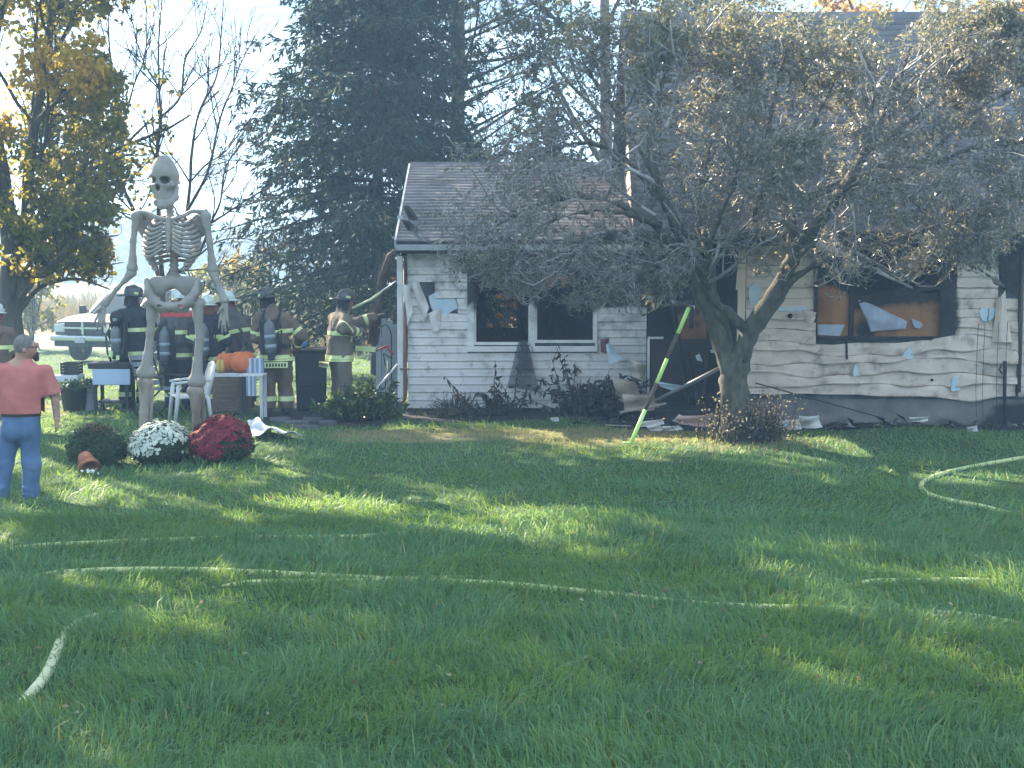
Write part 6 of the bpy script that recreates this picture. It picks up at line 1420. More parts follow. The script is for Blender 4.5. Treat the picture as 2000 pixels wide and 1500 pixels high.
for q in range(6):
    x_ = -0.15 + q * 0.06; MB().bar((x_, 0.23, 0.44), (x_ * 1.05, 0.33, 0.885), 0.036, 0.012, up=(0, 1, 0)).build('back_slat', M_wplast, bk)
b = gbase(316, 812); lc = thing('lawn_chair', 'dark framed folding lawn chair with grey webbing beside the skeleton knee', 'chair', b, radians(60))
for sx in (-1, 1):
    MB().tube([(sx * 0.27, 0.30, 0.0), (sx * 0.27, -0.25, 0.45), (sx * 0.27, -0.28, 0.48)], 0.014, 6).build('leg', M_plast, lc)
    MB().tube([(sx * 0.25, -0.28, 0.0), (sx * 0.25, 0.22, 0.42), (sx * 0.25, 0.42, 0.95)], 0.014, 6).build('leg', M_plast, lc)
    MB().tube([(sx * 0.28, -0.28, 0.62), (sx * 0.28, 0.28, 0.64)], 0.022, 6).build('arm_rest', M_plast, lc)
M_web = mat('grey_webbing', (0.24, 0.27, 0.31), (0.15, 0.17, 0.20), scale=16, rough=0.8)
for q in range(5): MB().box((0, -0.2 + q * 0.1, 0.43), (0.52, 0.075, 0.008)).build('seat_strap', M_web, lc)
for q in range(5): MB().box((0, 0.26 + q * 0.04, 0.50 + q * 0.1), (0.50, 0.008, 0.075), Matrix.Rotation(-0.38, 3, 'X')).build('back_strap', M_web, lc)
# wicker chest with pumpkins
YC = 22.4
def at(px, py, Y=YC, dy=0.0): p = P(px, py, Y); return Vector((p.x, Y + dy, p.z))
M_wick = mat('wicker', (0.20, 0.145, 0.11), (0.11, 0.08, 0.06), scale=22, rough=0.9, bump=0.8, bscale=40, stretch=(1, 1, 3))
x0, x1, zt, zc = at(414, 730).x, at(483, 730).x, at(448, 729).z, gzf(-4.3, YC)
wc = thing('wicker_chest', 'brown wicker chest carrying two orange pumpkins', 'chest', ((x0 + x1) / 2, YC, zc))
hz0 = zt - zc
MB().box((0, 0.2, 0.06 + (hz0 - 0.1) / 2), (x1 - x0, 0.42, hz0 - 0.14)).build('chest_body', M_wick, wc, bevel=0.01)
MB().box((0, 0.2, hz0 - 0.03), (x1 - x0 + 0.04, 0.46, 0.06)).build('lid', M_wplast, wc, bevel=0.01)
for sx in (-1, 1): MB().box((sx * ((x1 - x0) / 2 - 0.03), 0.02, hz0 / 2 - 0.03), (0.05, 0.05, hz0 - 0.06)).build('leg', M_plast, wc)
for q in range(6): MB().box((0, -0.016, 0.14 + q * (hz0 - 0.24) / 5), (x1 - x0 - 0.1, 0.012, 0.03)).build('slat', M_wick, wc)
M_pump = mat('pumpkin_skin', (0.55, 0.15, 0.045), (0.46, 0.11, 0.035), scale=5, rough=0.5, bump=0.15)
def pumpkin(label, px, py, r, hh, m, dy=0.15, ribs=11, name='pumpkin', cat_='pumpkin'):
    c = at(px, py, YC, dy); t = thing(name, label, cat_, (c.x, c.y, zt + 0.0), random.random())
    prof = [(0.02, hh * .98), (r * .3, hh), (r * .75, hh * .93), (r, hh * .55), (r * .92, hh * .22), (r * .6, 0.01), (0, 0.0)]
    q = polyline([(a, 0, b) for a, b in prof], 0.03); n_ = 44; vs = []
    for p_ in q:
        for k in range(n_):
            a = 2 * pi * k / n_; f = 1 - 0.085 * (0.5 - 0.5 * cos(a * ribs)) ** 2 * min(1, p_[0] / r * 1.5); vs.append((p_[0] * f * cos(a), p_[0] * f * sin(a), max(p_[2], 0) * (0.97 + 0.03 * f)))
    fs = [(i * n_ + k, (i + 1) * n_ + k, (i + 1) * n_ + (k + 1) % n_, i * n_ + (k + 1) % n_) for i in range(len(q) - 1) for k in range(n_)]
    MB().add(vs, fs, 0, True).build('rind', m, t)
    MB().tube([(0, 0, hh * .96), (0.01, 0, hh + 0.04), (0.035, 0.01, hh + 0.075)], [0.024, 0.016, 0.019], 7).build('stalk', mat('stalk', (0.12, 0.10, 0.05), rough=0.9), t)
    return t
pumpkin('smaller orange pumpkin partly behind the big one on the wicker chest', 436, 700, 0.165, 0.29, M_pump, 0.24)
pumpkin('big round orange pumpkin on the wicker chest', 471, 700, 0.20, 0.32, M_pump, 0.13)
sq = at(430, 715, YC, 0.03); t = thing('striped_gourd', 'small yellow and green striped gourd leaning on the pumpkins', 'gourd', (sq.x, sq.y, zt))
me = MB().lathe([(0, 0), (0.05, 0.01), (0.072, 0.06), (0.07, 0.13), (0.05, 0.19), (0.02, 0.21), (0, 0.212)], 20)
vs = me.v; me.mi = [0 if (k % 20) % 4 < 2 else 1 for k in range(len(me.f))]; me.build('rind', [mat('gourd_yellow', (0.52, 0.33, 0.06), rough=0.5), mat('gourd_green', (0.28, 0.26, 0.07), rough=0.5)], t)
MB().tube([(0, 0, 0.20), (0.01, 0, 0.25)], [0.012, 0.009], 6).build('stalk', M_clay, t)
# side table with striped cloth
ta, tb = at(484, 735, 22.1), at(513, 735, 22.1); tzb = gzf(-4, 22.1); ztt = at(500, 733, 22.1).z
st = thing('side_table', 'small white side table next to the wicker chest', 'table', ((ta.x + tb.x) / 2 - 0.05, 22.2, tzb))
MB().box((0, 0, ztt - tzb), (0.36, 0.42, 0.03)).build('tabletop', M_wplast, st, bevel=0.006)
for sx in (-1, 1):
    for sy in (-1, 1): MB().box((sx * 0.15, sy * 0.17, (ztt - tzb) / 2 - 0.01), (0.045, 0.045, ztt - tzb - 0.02)).build('leg', M_plast if sx < 0 else M_wplast, st)
M_blu = mat('blue_stripe', (0.16, 0.24, 0.38), (0.20, 0.28, 0.42), scale=8, rough=0.9)
def striped(name, label, cat_, c, w, h, d, n_):
    t = thing(name, label, cat_, c)
    for q in range(n_): MB().box((-w / 2 + (q + .5) * w / n_, 0.006 * (q % 2), h / 2), (w / n_, d + 0.02 * sin(q * 1.7), h)).build('stripe', M_wplast if q % 2 else M_blu, t, bevel=0.006)
    return t
striped('cushion', 'blue and white striped cushion standing behind the side table', 'cushion', (at(497, 720, 22.35).x, 22.42, ztt + 0.016), 0.26, 0.22, 0.08, 7)
striped('cloth', 'blue and white striped cloth hanging down from the side table', 'cloth', (at(494, 790, 21.98).x - .02, 21.965, ztt - 0.30), 0.15, 0.30, 0.02, 5)
# tall bin
b = gbase(606, 803); b.y = 23.8; b.x = PX(606, 23.8); b.z = gzf(b.x, 23.8)
tb_ = thing('trash_bin', 'tall dark wheeled bin between the two brown clad firefighters', 'bin', b, radians(8))
MB().box((0, 0, 0.47), (0.46, 0.5, 0.94), taper=1.12).build('bin_body', mat('navy_plastic', (0.022, 0.028, 0.042), (0.03, 0.036, 0.05), scale=4, rough=0.55), tb_, bevel=0.03)
MB().box((0, -0.01, 0.97), (0.56, 0.62, 0.06)).build('lid', M_plast, tb_, bevel=0.025)
MB().tube([(-0.2, 0.33, 0.9), (0.2, 0.33, 0.9)], 0.018, 8).build('handle', M_plast, tb_)
for sx in (-1, 1): MB().lathe([(0, -0.03), (0.1, -0.03), (0.1, 0.03), (0, 0.03)], 14, (sx * 0.2, 0.22, 0.1), Matrix.Rotation(pi / 2, 3, 'Y')).build('wheel', M_tyre, tb_)
MB().box((0, -0.27, 0.42), (0.44, 0.02, 0.02)).build('seam', M_plast, tb_)
c = Vector((b.x - 0.12, 23.75, b.z + 1.0)); t = thing('blue_rag', 'crumpled bright blue rag on the tall bin', 'rag', c)
s = SDF(0.014); s.cap((-0.05, 0, 0.02), (0.04, 0, 0.05), 0.05, 0.04, k=0.03).cap((0.0, 0, 0.05), (-0.02, 0, 0.16), 0.04, 0.02, k=0.03).cap((0.03, 0, 0.03), (0.07, 0.02, 0.11), 0.03, 0.015, k=0.02); s.build('fabric', mat('blue_rag', (0.05, 0.16, 0.36), rough=0.9), t)
# bench with pale front and air pack on it
YB_ = 23.3
x0, x1 = PX(174, YB_), PX(251, YB_); zb_ = gzf(-5.8, YB_); zt2 = PZ(709, YB_)
bt = thing('storage_bench', 'dark topped bench table with a pale blue front left of the black clad firefighter', 'bench', ((x0 + x1) / 2, YB_, zb_)); H_ = zt2 - zb_
MB().box((-0.02, 0.22, H_ - 0.045), (x1 - x0 + 0.03, 0.52, 0.09)).build('bench_top', M_plast, bt, bevel=0.012)
MB().box((0.02, -0.015, H_ - 0.22), (x1 - x0 - 0.02, 0.03, 0.255)).build('front_panel', mat('pale_blue_board', (0.40, 0.50, 0.66), (0.35, 0.45, 0.60), scale=3, rough=0.5), bt, bevel=0.02)
for sx in (-1, 1):
    for sy in (0.02, 0.42): MB().box((sx * 0.25, sy, (H_ - 0.09) / 2), (0.05, 0.05, H_ - 0.09)).build('leg', M_plast, bt)
MB().box((0.03, 0.2, 0.18), (0.46, 0.35, 0.03)).build('shelf', M_plast, bt)
ap = thing('air_pack', 'spare air pack with mask and straps standing on the pale fronted bench', 'air pack', (PX(226, YB_ + .2), YB_ + 0.22, zt2))
MB().lathe([(0.0, 0.08), (0.06, 0.09), (0.08, 0.12), (0.08, 0.46), (0.06, 0.53), (0.03, 0.57), (0, 0.58)], 16, (0, -0.05, 0)).build('air_tank', M_tank, ap)
MB().lathe([(0.081, 0.30), (0.085, 0.30), (0.085, 0.38), (0.081, 0.38)], 16, (0, -0.05, 0)).build('tank_band', M_tankband, ap)
MB().box((0.03, 0.06, 0.34), (0.26, 0.05, 0.6)).build('back_plate', M_black, ap, bevel=0.02)
MB().ell((0.0, -0.03, 0.70), (0.10, 0.10, 0.12)).build('mask', M_black, ap)
MB().box((0.01, -0.125, 0.68), (0.07, 0.02, 0.05)).build('mask_valve', M_tankband, ap, bevel=0.01)
for e in (-1, 1): MB().tube([(e * .1, 0.03, 0.62), (e * .15, -0.08, 0.42), (e * .12, -0.12, 0.15), (e * .06, -0.14, 0.02)], 0.02, 6, flat=0.5).build('strap', M_black, ap)
MB().box((-0.06, -0.15, 0.14), (0.06, 0.04, 0.09)).box((0.05, -0.14, 0.08), (0.05, 0.04, 0.07)).build('buckle', M_lime, ap)
# pots at the far left
b = gbase(146, 802); t = thing('planter_tub', 'dark round planter tub with a low trailing plant', 'planter', b)
MB().lathe([(0, 0), (0.17, 0), (0.22, 0.36), (0.24, 0.38), (0.21, 0.38), (0.2, 0.33), (0, 0.33)], 20).build('tub', M_plast, t)
n = 500; p = rng.normal(size=(n, 3)) * np.array([0.13, 0.13, 0.035]) + np.array([0, 0, 0.40]); link('foliage', npmesh('foliage', *leaves(p, rdir(n), rdir(n), 0.07, 0.035)), M_mumleaf, t)
b = gbase(178, 801); t = thing('stone_urn', 'speckled grey stone urn between the planter tub and the bench', 'urn', b)
MB().lathe([(0, 0), (0.125, 0), (0.11, 0.03), (0.075, 0.22), (0.085, 0.30), (0.12, 0.38), (0.13, 0.42), (0.10, 0.42), (0, 0.38)], 18).build('urn_body', mat('speckled_stone', (0.24, 0.26, 0.29), (0.14, 0.15, 0.17), scale=40, rough=0.9, bump=0.4), t)
n = 160; p = rng.normal(size=(n, 3)) * np.array([0.07, 0.07, 0.03]) + np.array([0, 0, 0.45]); link('foliage', npmesh('foliage', *leaves(p, rdir(n), rdir(n), 0.06, 0.03)), M_mumleaf, t)
YD = 24.3; zd = gzf(-7.3, YD)
t = thing('low_table', 'low table with a white tray top under a dark crate', 'table', (PX(132, YD), YD, zd)); Hd = PZ(731, YD) - zd
MB().box((0, 0, Hd - 0.06), (0.40, 0.4, 0.12)).build('tray', mat('white_tray', (0.50, 0.56, 0.64), rough=0.5), t, bevel=0.02)
for sx in (-1, 1):
    for sy in (-1, 1): MB().box((sx * 0.16, sy * 0.16, (Hd - 0.12) / 2), (0.04, 0.04, Hd - 0.12)).build('leg', M_plast, t)
t = thing('crate', 'dark plastic crate standing on the white tray', 'crate', (PX(137, YD), YD, zd + Hd))
for q in range(4):
    z_ = 0.03 + q * 0.05
    for e in (-1, 1): MB().box((0, e * 0.14, z_), (0.25, 0.015, 0.038)).build('slat', M_plast, t); MB().box((e * 0.125, 0, z_), (0.015, 0.265, 0.038)).build('slat', M_plast, t)
MB().box((0, 0, 0.006), (0.22, 0.25, 0.012)).build('crate_base', M_plast, t)
for e in (-1, 1):
    for f in (-1, 1): MB().box((e * 0.13, f * 0.145, 0.10), (0.022, 0.022, 0.2)).build('corner_post', M_plast, t)
# white cloth on the grass
def ground_sheet(name, label, cat_, outline, m, hgt, nn=26, seed=1):
    L, R = outline; V = []
    for i in range(nn + 1):
        t_ = i / nn * (len(L) - 1); a = min(int(t_), len(L) - 2); f = t_ - a
        l = G(*(np.array(L[a]) * (1 - f) + np.array(L[a + 1]) * f)); r = G(*(np.array(R[a]) * (1 - f) + np.array(R[a + 1]) * f))
        for j in range(nn + 1):
            u = j / nn; p = l * (1 - u) + r * u; e = min(1, 4 * u * (1 - u) + 0.15)
            p.z = gzf(p.x, p.y) + 0.055 + hgt * e * (0.5 + 0.35 * sin(p.x * 19 + seed) + 0.35 * sin(p.y * 9 + p.x * 7 + seed * 2)) ; V.append(p)
    F = [(i * (nn + 1) + j, i * (nn + 1) + j + 1, (i + 1) * (nn + 1) + j + 1, (i + 1) * (nn + 1) + j) for i in range(nn) for j in range(nn)]
    o = link(name, npmesh(name, V, F, True), m); tag(o, label, cat_); s_ = o.modifiers.new('solid', 'SOLIDIFY'); s_.thickness = 0.008; return o
M_cloth = mat('white_cloth', (0.62, 0.64, 0.66), (0.50, 0.52, 0.56), scale=5, rough=0.85, bump=0.3)
ground_sheet('white_cloth', 'crumpled white cloth lying in the grass right of the red chrysanthemum', 'cloth', ([(484, 830), (488, 845), (492, 855), (494, 862)], [(489, 828), (520, 842), (560, 852), (592, 859)]), M_cloth, 0.10)
# things at the house corner
YG = 24.2
gp = thing('picket_panel', 'short weathered pale blue picket fence panel by the house corner', 'fence', (PX(757, YG), YG, gzf(-2, YG)))
M_pick = mat('weathered_blue', (0.38, 0.45, 0.52), (0.28, 0.33, 0.38), scale=5, rough=0.85, bump=0.3, stretch=(1, 1, 0.2))
zg = gzf(-2, YG)
for px, y0 in ((739, 630), (750, 622), (761, 626), (771, 634)):
    MB().box((PX(px, YG) - PX(757, YG), random.uniform(-.02, .02), (PZ(y0, YG) - zg) / 2), (0.082, 0.022, PZ(y0, YG) - zg)).build('picket', M_pick, gp, bevel=0.004)
for z_ in (0.3, 1.1): MB().box((0, 0.03, z_), (0.36, 0.03, 0.07)).build('rail', M_pick, gp)
hk = thing('shepherd_hook', 'thin black arched garden hook in front of the pale picket panel', 'garden hook', (PX(760, 23.7), 23.7, gzf(-2, 23.7)))
zk = gzf(-2, 23.7); kx = lambda px: PX(px, 23.7) - PX(760, 23.7); kz = lambda py: PZ(py, 23.7) - zk
MB().tube([(kx(764), 0, 0), (kx(764), 0, kz(655)), (kx(760), 0, kz(640)), (kx(752), 0, kz(634)), (kx(738), 0, kz(642)), (kx(733), 0, kz(660))], 0.011, 6).build('rod', M_black, hk)
for a, b_ in (((764, 700), (748, 690)), ((748, 690), (752, 715)), ((764, 715), (757, 730)), ((757, 720), (750, 760))): MB().tube([(kx(a[0]), 0, kz(a[1])), (kx(b_[0]), 0, kz(b_[1]))], 0.009, 6).build('scroll', M_black, hk)
o = MB().tube([P(728, 672, 24.0), P(738, 600, 24.0), P(748, 540, 23.9), P(762, 500, 23.8), P(778, 486, 23.6)], [0.09, 0.085, 0.075, 0.06, 0.03], 9).build('dead_vine_trunk', M_bark); tag(o, 'dark leaning vine trunk rising to the wing eave corner', 'vine')
o = MB().tube([P(722, 660, 24.0), P(726, 600, 24.0)] + [P(735, 540, 23.9), P(752, 498, 23.9)], [0.02, 0.018, 0.015, 0.01], 6).build('vine_stem', M_bark); tag(o, 'thin second stem beside the dark leaning vine trunk', 'vine')
tp = thing('caution_tape', 'lime barrier tape with a red ribbon end stretched beside the picket panel', 'tape', P(715, 682, 23.6))
tb0 = P(715, 682, 23.6)
MB().bar(P(694, 680, 23.6) - tb0, P(734, 683, 23.6) - tb0, 0.006, 0.085).build('tape', M_lime, tp)
MB().tube([P(734, 685, 23.6) - tb0, P(748, 679, 23.55) - tb0, P(756, 676, 23.5) - tb0, P(760, 684, 23.5) - tb0, P(768, 692, 23.5) - tb0], [0.02, 0.035, 0.045, 0.025, 0.03], 7, flat=0.5).build('ribbon', M_red, tp)
o = MB().tube([P(728, 768, 23.0), P(776, 712, 23.4)], 0.018, 7).build('pale_stick', M_wplast); tag(o, 'thin white stick leaning from the shrub to the house corner', 'stick')
# firefighter's pike pole
pk = thing('pike_pole', 'pike pole held up to the house corner by the firefighter in khaki', 'pole', P(700, 590, 23.2)); pb = P(700, 590, 23.2)
MB().tube([P(688, 602, 23.15) - pb, P(724, 585, 23.2) - pb, P(745, 570, 23.25) - pb], 0.020, 8).build('pole_shaft', mat('pole_yellow', (0.50, 0.52, 0.34), rough=0.5), pk)
MB().tube([P(745, 570, 23.25) - pb, P(768, 553, 23.3) - pb, P(776, 547, 23.3) - pb], [0.018, 0.018, 0.008], 7).build('pole_head', M_chrome, pk)
MB().tube([P(767, 553, 23.3) - pb, P(776, 556, 23.3) - pb, P(774, 562, 23.3) - pb], 0.010, 6).build('hook', M_black, pk)
# shrubs by the wing
def bush(name, label, cat_, px0, px1, py0, py1, n, lf, m, stems, Y=None, droop=-0.3, seed=3, wr=0.45):
    b0 = G((px0 + px1) / 2, py1); Y = Y or b0.y; x0, x1 = PX(px0, Y), PX(px1, Y); h = PZ(py0, Y) - gzf((x0 + x1) / 2, Y); c = Vector(((x0 + x1) / 2, Y, gzf((x0 + x1) / 2, Y)))
    t = thing(name, label, cat_, c); r = (x1 - x0) / 2
    B0 = np.stack([rng.normal(size=stems) * r * 0.3, rng.normal(size=stems) * 0.12, np.zeros(stems)], 1)
    D = np.stack([B0[:, 0] / r * 1.1 + rng.normal(size=stems) * 0.35, rng.normal(size=stems) * 0.3, np.ones(stems)], 1)
    g = grow(B0, D, h * rng.uniform(0.6, 1.15, stems), np.full(stems, 0.012), np.full(stems, 0.004), 7, 0.14, (0, 0, -0.06))
    so_ = link('stems', npmesh('stems', *paths_mesh([g], 4)), M_dtwig, t)
    so_['kind'] = 'stuff'
    q, d = along(g[0], n // stems); m_ = len(q)
    link('foliage', npmesh('foliage', *leaves(q, unit(d * 0.4 + rdir(m_) + np.array([[0, 0, droop]])), rdir(m_), lf * rng.uniform(0.6, 1.3, m_), lf * wr, bend=0.3)), m, t)
    return t
M_bush = mat('bush_leaf', (0.03, 0.065, 0.03), (0.055, 0.095, 0.04), scale=3, rough=0.5, trans=0.3, tcol=(0.12, 0.2, 0.03), c3=(0.10, 0.13, 0.05), island=0.3)
M_dead = mat('charred_leaf', (0.025, 0.022, 0.02), (0.06, 0.048, 0.038), scale=4, rough=0.9, c3=(0.13, 0.10, 0.075), island=0.3)
M_dry = mat('dry_grass', (0.22, 0.18, 0.12), (0.14, 0.11, 0.075), scale=4, rough=0.9, trans=0.2)
bush('leafy_shrub', 'low broad leaved green shrub at the left foot of the wing', 'shrub', 640, 785, 748, 822, 2600, 0.10, M_bush, 60, Y=22.4, seed=1)
bush('scorched_shrub', 'scorched dark hydrangea slumped against the wing below the right window', 'shrub', 1120, 1245, 735, 805, 2600, 0.11, M_dead, 60, Y=22.9)
for px, y0, lb in ((962, 690, 'wilted black stem plant under the left wing window'), (1008, 715, 'shorter wilted plant just left of the hanging window screen'), (1118, 690, 'tall wilted plant with curled black leaves left of the scorched hydrangea'), (1150, 640, 'tallest burnt stem reaching up past the right window corner')):
    bush('dead_plant', lb, 'plant', px - 28, px + 28, y0, 797, 90, 0.13, M_dead, 4, Y=23.1, droop=-1.2, wr=0.35)
bush('dead_plant', 'drooping burnt stalks directly before the scorched hydrangea', 'plant', 1100, 1170, 700, 800, 160, 0.13, M_dead, 9, Y=22.8, droop=-1.2, wr=0.35)
bush('dry_grass_clump', 'dry tan grass clump flattened at the foot of the wing', 'grass clump', 848, 945, 768, 803, 500, 0.16, M_dry, 70, Y=22.9, wr=0.08)
bush('dry_grass_clump', 'second dry clump under the wing window with curled seed heads', 'grass clump', 925, 1010, 772, 803, 420, 0.10, M_dead, 50, Y=22.8, wr=0.2)
# torn window screen
scr = thing('window_screen', 'torn charcoal window screen hanging below the wing window sill', 'screen', P(1022, 665, YW - 0.1)); sb = P(1022, 665, YW - 0.1)
V = []; nn = 16
for i in range(nn + 1):
    v = i / nn; l = np.array((1013 - 22 * v, 664 + 90 * v)); r = np.array((1030 + 24 * v, 664 + 102 * v))
    for j in range(nn + 1):
        u = j / nn; q = l * (1 - u) + r * u; p = P(q[0], q[1], YW - 0.10); V.append(p - sb + Vector((0, 0.045 * sin(u * 9 + v * 2) * (1 - 0.4 * v) - 0.03, 0)))
F = [(i * (nn + 1) + j, i * (nn + 1) + j + 1, (i + 1) * (nn + 1) + j + 1, (i + 1) * (nn + 1) + j) for i in range(nn) for j in range(nn)]
M_scr = mat('screen_mesh', (0.05, 0.052, 0.06), rough=0.8, alpha=0.62)
link('mesh_cloth', npmesh('mesh_cloth', V, F, True), M_scr, scr)
V2 = [Vector((v.x * 0.55 + 0.02 + 0.02 * sin(v.z * 20), v.y - 0.03, v.z * 0.62)) for v in V]
link('mesh_fold', npmesh('mesh_fold', V2, F, True), M_scr, scr)
# debris by the dark recess
def loose(name, label, cat_, pts, m, Y, curl=0.06, group=None, sub=7):
    o = flake(name, pts, m, Y, curl=curl, parent=None, sub=sub); o.location = HL; tag(o, label, cat_, group); return o
M_deb = mat('singed_siding', (0.46, 0.40, 0.33), (0.22, 0.17, 0.13), scale=3, rough=0.8, bump=0.4)
M_debw = mat('white_siding_scrap', (0.58, 0.57, 0.54), (0.42, 0.40, 0.37), scale=4, rough=0.6)
M_debp = mat('pinkish_panel', (0.42, 0.30, 0.27), (0.34, 0.24, 0.21), scale=3, rough=0.7)
dg = 'fire debris heaped by the burnt doorway'
deb = [
    ('singed tan siding sheet crumpled upright beside the doorway', [(1195, 735), (1240, 745), (1258, 790), (1205, 785)], M_deb, 22.6, .16),
    ('curled tan scrap above the debris heap', [(1228, 700), (1262, 712), (1260, 742), (1232, 735)], M_deb, 22.9, .14),
    ('brown crumpled sheet at the foot of the debris heap', [(1215, 770), (1275, 768), (1290, 800), (1220, 802)], M_deb, 22.3, .18),
    ('blue foam strip draped above the scorched hydrangea', [(1182, 674), (1190, 668), (1216, 702), (1190, 712)], M_foam, 23.2, .04),
    ('dark red scorched flap hanging by the right window corner', [(1172, 662), (1190, 660), (1188, 690), (1174, 688)], M_flap, 23.2, .04),
    ('white siding scrap lying at the foot of the striped pole', [(1246, 824), (1294, 818), (1298, 828), (1252, 834)], M_debw, 20.7, .04),
    ('crumpled white scrap right of the striped pole', [(1262, 832), (1288, 828), (1296, 840), (1268, 841)], M_debw, 20.5, .10),
    ('second crumpled white scrap right of the striped pole', [(1292, 832), (1325, 830), (1334, 838), (1300, 842)], M_debw, 20.45, .10),
    ('pale end of a broken board on the ground left of the tree', [(1312, 822), (1326, 808), (1340, 816), (1330, 828)], M_debw, 20.8, .05),
    ('long pinkish panel on the ground left of the crab apple trunk', [(1322, 812), (1404, 808), (1402, 836), (1326, 828)], M_debp, 20.7, .10),
    ('white melted hood shaped scrap right of the crab apple trunk', [(1560, 812), (1598, 810), (1606, 834), (1562, 836)], M_debw, 20.6, .16),
    ('flat white scrap beside the hood shaped one', [(1527, 820), (1562, 818), (1566, 838), (1530, 838)], M_debw, 20.55, .08),
    ('light blue foam lump beside the crab apple roots', [(1520, 821), (1536, 818), (1540, 833), (1522, 835)], M_foam, 20.5, .10),
    ('small pale scrap in the ash below the boarded window', [(1775, 815), (1815, 812), (1812, 822), (1780, 824)], M_debw, 20.9, .08),
    ('grey scrap in the ash farthest right', [(1888, 834), (1908, 830), (1910, 842), (1890, 843)], M_debw, 20.7, .05),
    ('tiny white scrap in the ash before the wing', [(1074, 816), (1090, 814), (1092, 822), (1078, 823)], M_debw, 21.4, .04),
]
for lb, pts, m, Y, cu in deb: loose('debris_scrap', lb, 'scrap', pts, m, Y, cu, dg)
n = 260; x = rng.uniform(1.0, 7.6, n); y = 20.95 + rng.random(n) * 0.5 + (x < 3.3) * rng.random(n) * 1.2; C = np.stack([x, y, gz(x, y) + 0.02], 1); D = rdir(n); D[:, 2] = np.abs(D[:, 2]) * 0.25
o = link('ash_debris', npmesh('ash_debris', *leaves(C, D, np.array([[0, 0, 1.0]]) + rdir(n) * 0.5, rng.uniform(0.05, 0.28, n), rng.uniform(0.02, 0.10, n), bend=0.2)), mat('ash_bits', (0.02, 0.02, 0.022), (0.06, 0.058, 0.06), scale=5, rough=0.9, c3=(0.30, 0.30, 0.30), island=0.25)); o['kind'] = 'stuff'
def stick(name, label, cat_, a, b_, r, m, flat=1.0):
    o = MB().tube([a, (Vector(a) + Vector(b_)) / 2, b_], r, 9, flat=flat).build(name, m); return tag(o, label, cat_)
stick('fallen_downspout', 'grey fallen pipe sloping from the debris up to the crab apple trunk', 'pipe', P(1282, 783, 21.2), P(1412, 716, 20.4), 0.042, mat('grey_pipe', (0.16, 0.165, 0.18), (0.12, 0.12, 0.13), scale=4, rough=0.5), 0.7)
stick('broken_board', 'pale broken board end lying left of the fallen pipe', 'board', P(1212, 806, 21.6), P(1300, 788, 21.8), 0.035, M_deb, 0.5)
stick('broken_board', 'thin dark bent strip on the ash before the hydrangea', 'board', P(1182, 830, 21.0) , P(1232, 832, 20.9), 0.015, M_deb, 0.5)
stick('thin_rod', 'thin grey rod sloping across the foundation below the boarded window', 'rod', P(1475, 748, 21.25), P(1730, 818, 21.1), 0.010, M_plast)
# striped pole
M_polb = mat('pole_brown', (0.10, 0.08, 0.06), (0.07, 0.06, 0.05), scale=6, rough=0.6)
pa, pb_ = G(1231, 873), P(1351, 588, 19.55); pa.z += 0.03; pd = pb_ - pa
sp_ = thing('striped_pole', 'lime and black banded pike pole leaning on the crab apple tree', 'pole', pa)
for a, b_, m in ((0, .245, M_lime), (.245, .43, M_polb), (.43, .60, M_lime), (.60, .775, M_polb), (.775, .955, M_lime)):
    MB().tube([pd * a, pd * (a + b_) / 2, pd * b_], 0.027, 10).build('pole_band', mat('neon_lime', (0.46, 0.78, 0.16), (0.55, 0.80, 0.26), scale=6, rough=0.5) if m is M_lime else M_polb, sp_)
MB().tube([pd * .955, pd * 1.0], [0.02, 0.014], 8).build('pole_head', M_chrome, sp_)
MB().tube([pd * .975, pd * .975 + Vector((0.05, -.02, -0.02)), pd * .96 + Vector((0.07, -0.02, -0.05))], [0.014, 0.012, 0.006], 6).build('hook', M_chrome, sp_)
MB().tube([Vector((-0.10, 0, 0.03)), Vector((0.02, 0, 0.02)), Vector((0.05, 0, 0.02))], 0.014, 6).build('foot', M_lime, sp_)
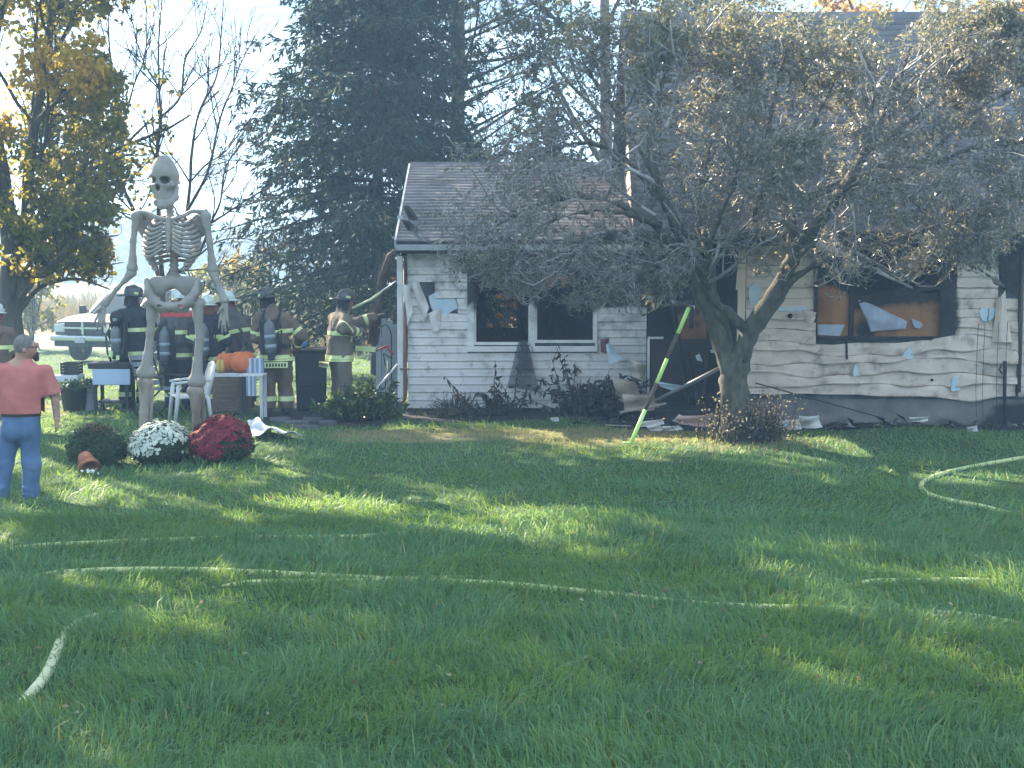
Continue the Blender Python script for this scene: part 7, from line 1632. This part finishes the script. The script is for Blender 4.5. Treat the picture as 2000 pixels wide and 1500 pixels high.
# fire hoses
M_hose = mat('lime_hose', (0.50, 0.54, 0.24), (0.42, 0.45, 0.20), scale=5, rough=0.75, bump=0.3, bscale=60)
M_hose2 = mat('cream_hose', (0.58, 0.58, 0.36), (0.46, 0.48, 0.28), scale=3, rough=0.75, bump=0.3, bscale=60)
def hose(label, pts, r, m, lift=None):
    q = [G(*p) for p in pts]
    for i, p in enumerate(q): p.z += r * 0.4 + 0.006 + (lift[i] if lift else 0) - (0.05 if (not lift and i in (0, len(q) - 1)) else 0)
    o = MB().tube([Vector(v) for v in polyline([tuple(v) for v in q], 0.10)], r, 10).build('fire_hose', m); return tag(o, label, 'hose', 'fire hoses across the lawn')
hose('straight pale hose across the left lawn, farther of the pair', [(-40, 1082), (60, 1072), (200, 1064), (350, 1058), (500, 1054), (620, 1054), (720, 1052), (800, 1046), (900, 1040)], 0.027, M_hose)
hose('long lime hose sweeping from the left edge to the lower right', [(-40, 1133), (150, 1121), (330, 1117), (470, 1121), (600, 1128), (760, 1136), (1000, 1147), (1200, 1167), (1400, 1187), (1600, 1193), (1750, 1199), (1880, 1207), (2060, 1222)], 0.027, M_hose)
hose('short hose length lying just below the long lime hose', [(410, 1146), (480, 1143), (560, 1141), (700, 1139), (860, 1133), (1010, 1121)], 0.024, M_hose)
hose('level hose entering from the right edge', [(1630, 1146), (1700, 1143), (1800, 1141), (1900, 1140), (2060, 1140)], 0.031, M_hose)
hose('thick cream hose arching out of the near left grass', [(30, 1378), (60, 1358), (88, 1328), (106, 1294), (120, 1260), (142, 1231), (172, 1212), (222, 1194)], 0.035, M_hose2, [-.05, -0.015, .0, .01, .01, .0, -0.012, -0.05])
hose('hose loop bending back at the right side of the lawn', [(2060, 880), (1990, 898), (1900, 914), (1840, 928), (1806, 942), (1800, 955), (1818, 970), (1860, 982), (1920, 993), (1990, 1002)], 0.027, M_hose)
# flagstones by the bin
for i, (px, py, w, d) in enumerate(((545, 822, .34, .26), (578, 829, .40, .3), (612, 822, .36, .28), (640, 829, .3, .26), (600, 838, .44, .2), (628, 812, .3, .24))):
    c = G(px, py); o = MB().prism([(w * 0.5 * cos(a) * random.uniform(.8, 1.1), d * 0.5 * sin(a) * random.uniform(.8, 1.1)) for a in np.linspace(0, 2 * pi, 8)[:-1]], 0.05, Matrix(((1, 0, 0), (0, 0, 1), (0, 1, 0))), c + Vector((0, 0, 0.0))).build('flagstone', mat('flagstone', (0.13, 0.13, 0.14), (0.09, 0.09, 0.10), scale=6, rough=0.9, bump=0.4))
    tag(o, ['grey flagstone by the boots of the brown clad firefighter', 'wide flagstone in front of the tall bin', 'flagstone at the right foot of the tall bin', 'flagstone nearest the green shrub', 'narrow front flagstone nearest the camera', 'flagstone tucked behind the others by the shrub'][i], 'stone', 'flagstones in front of the bin')
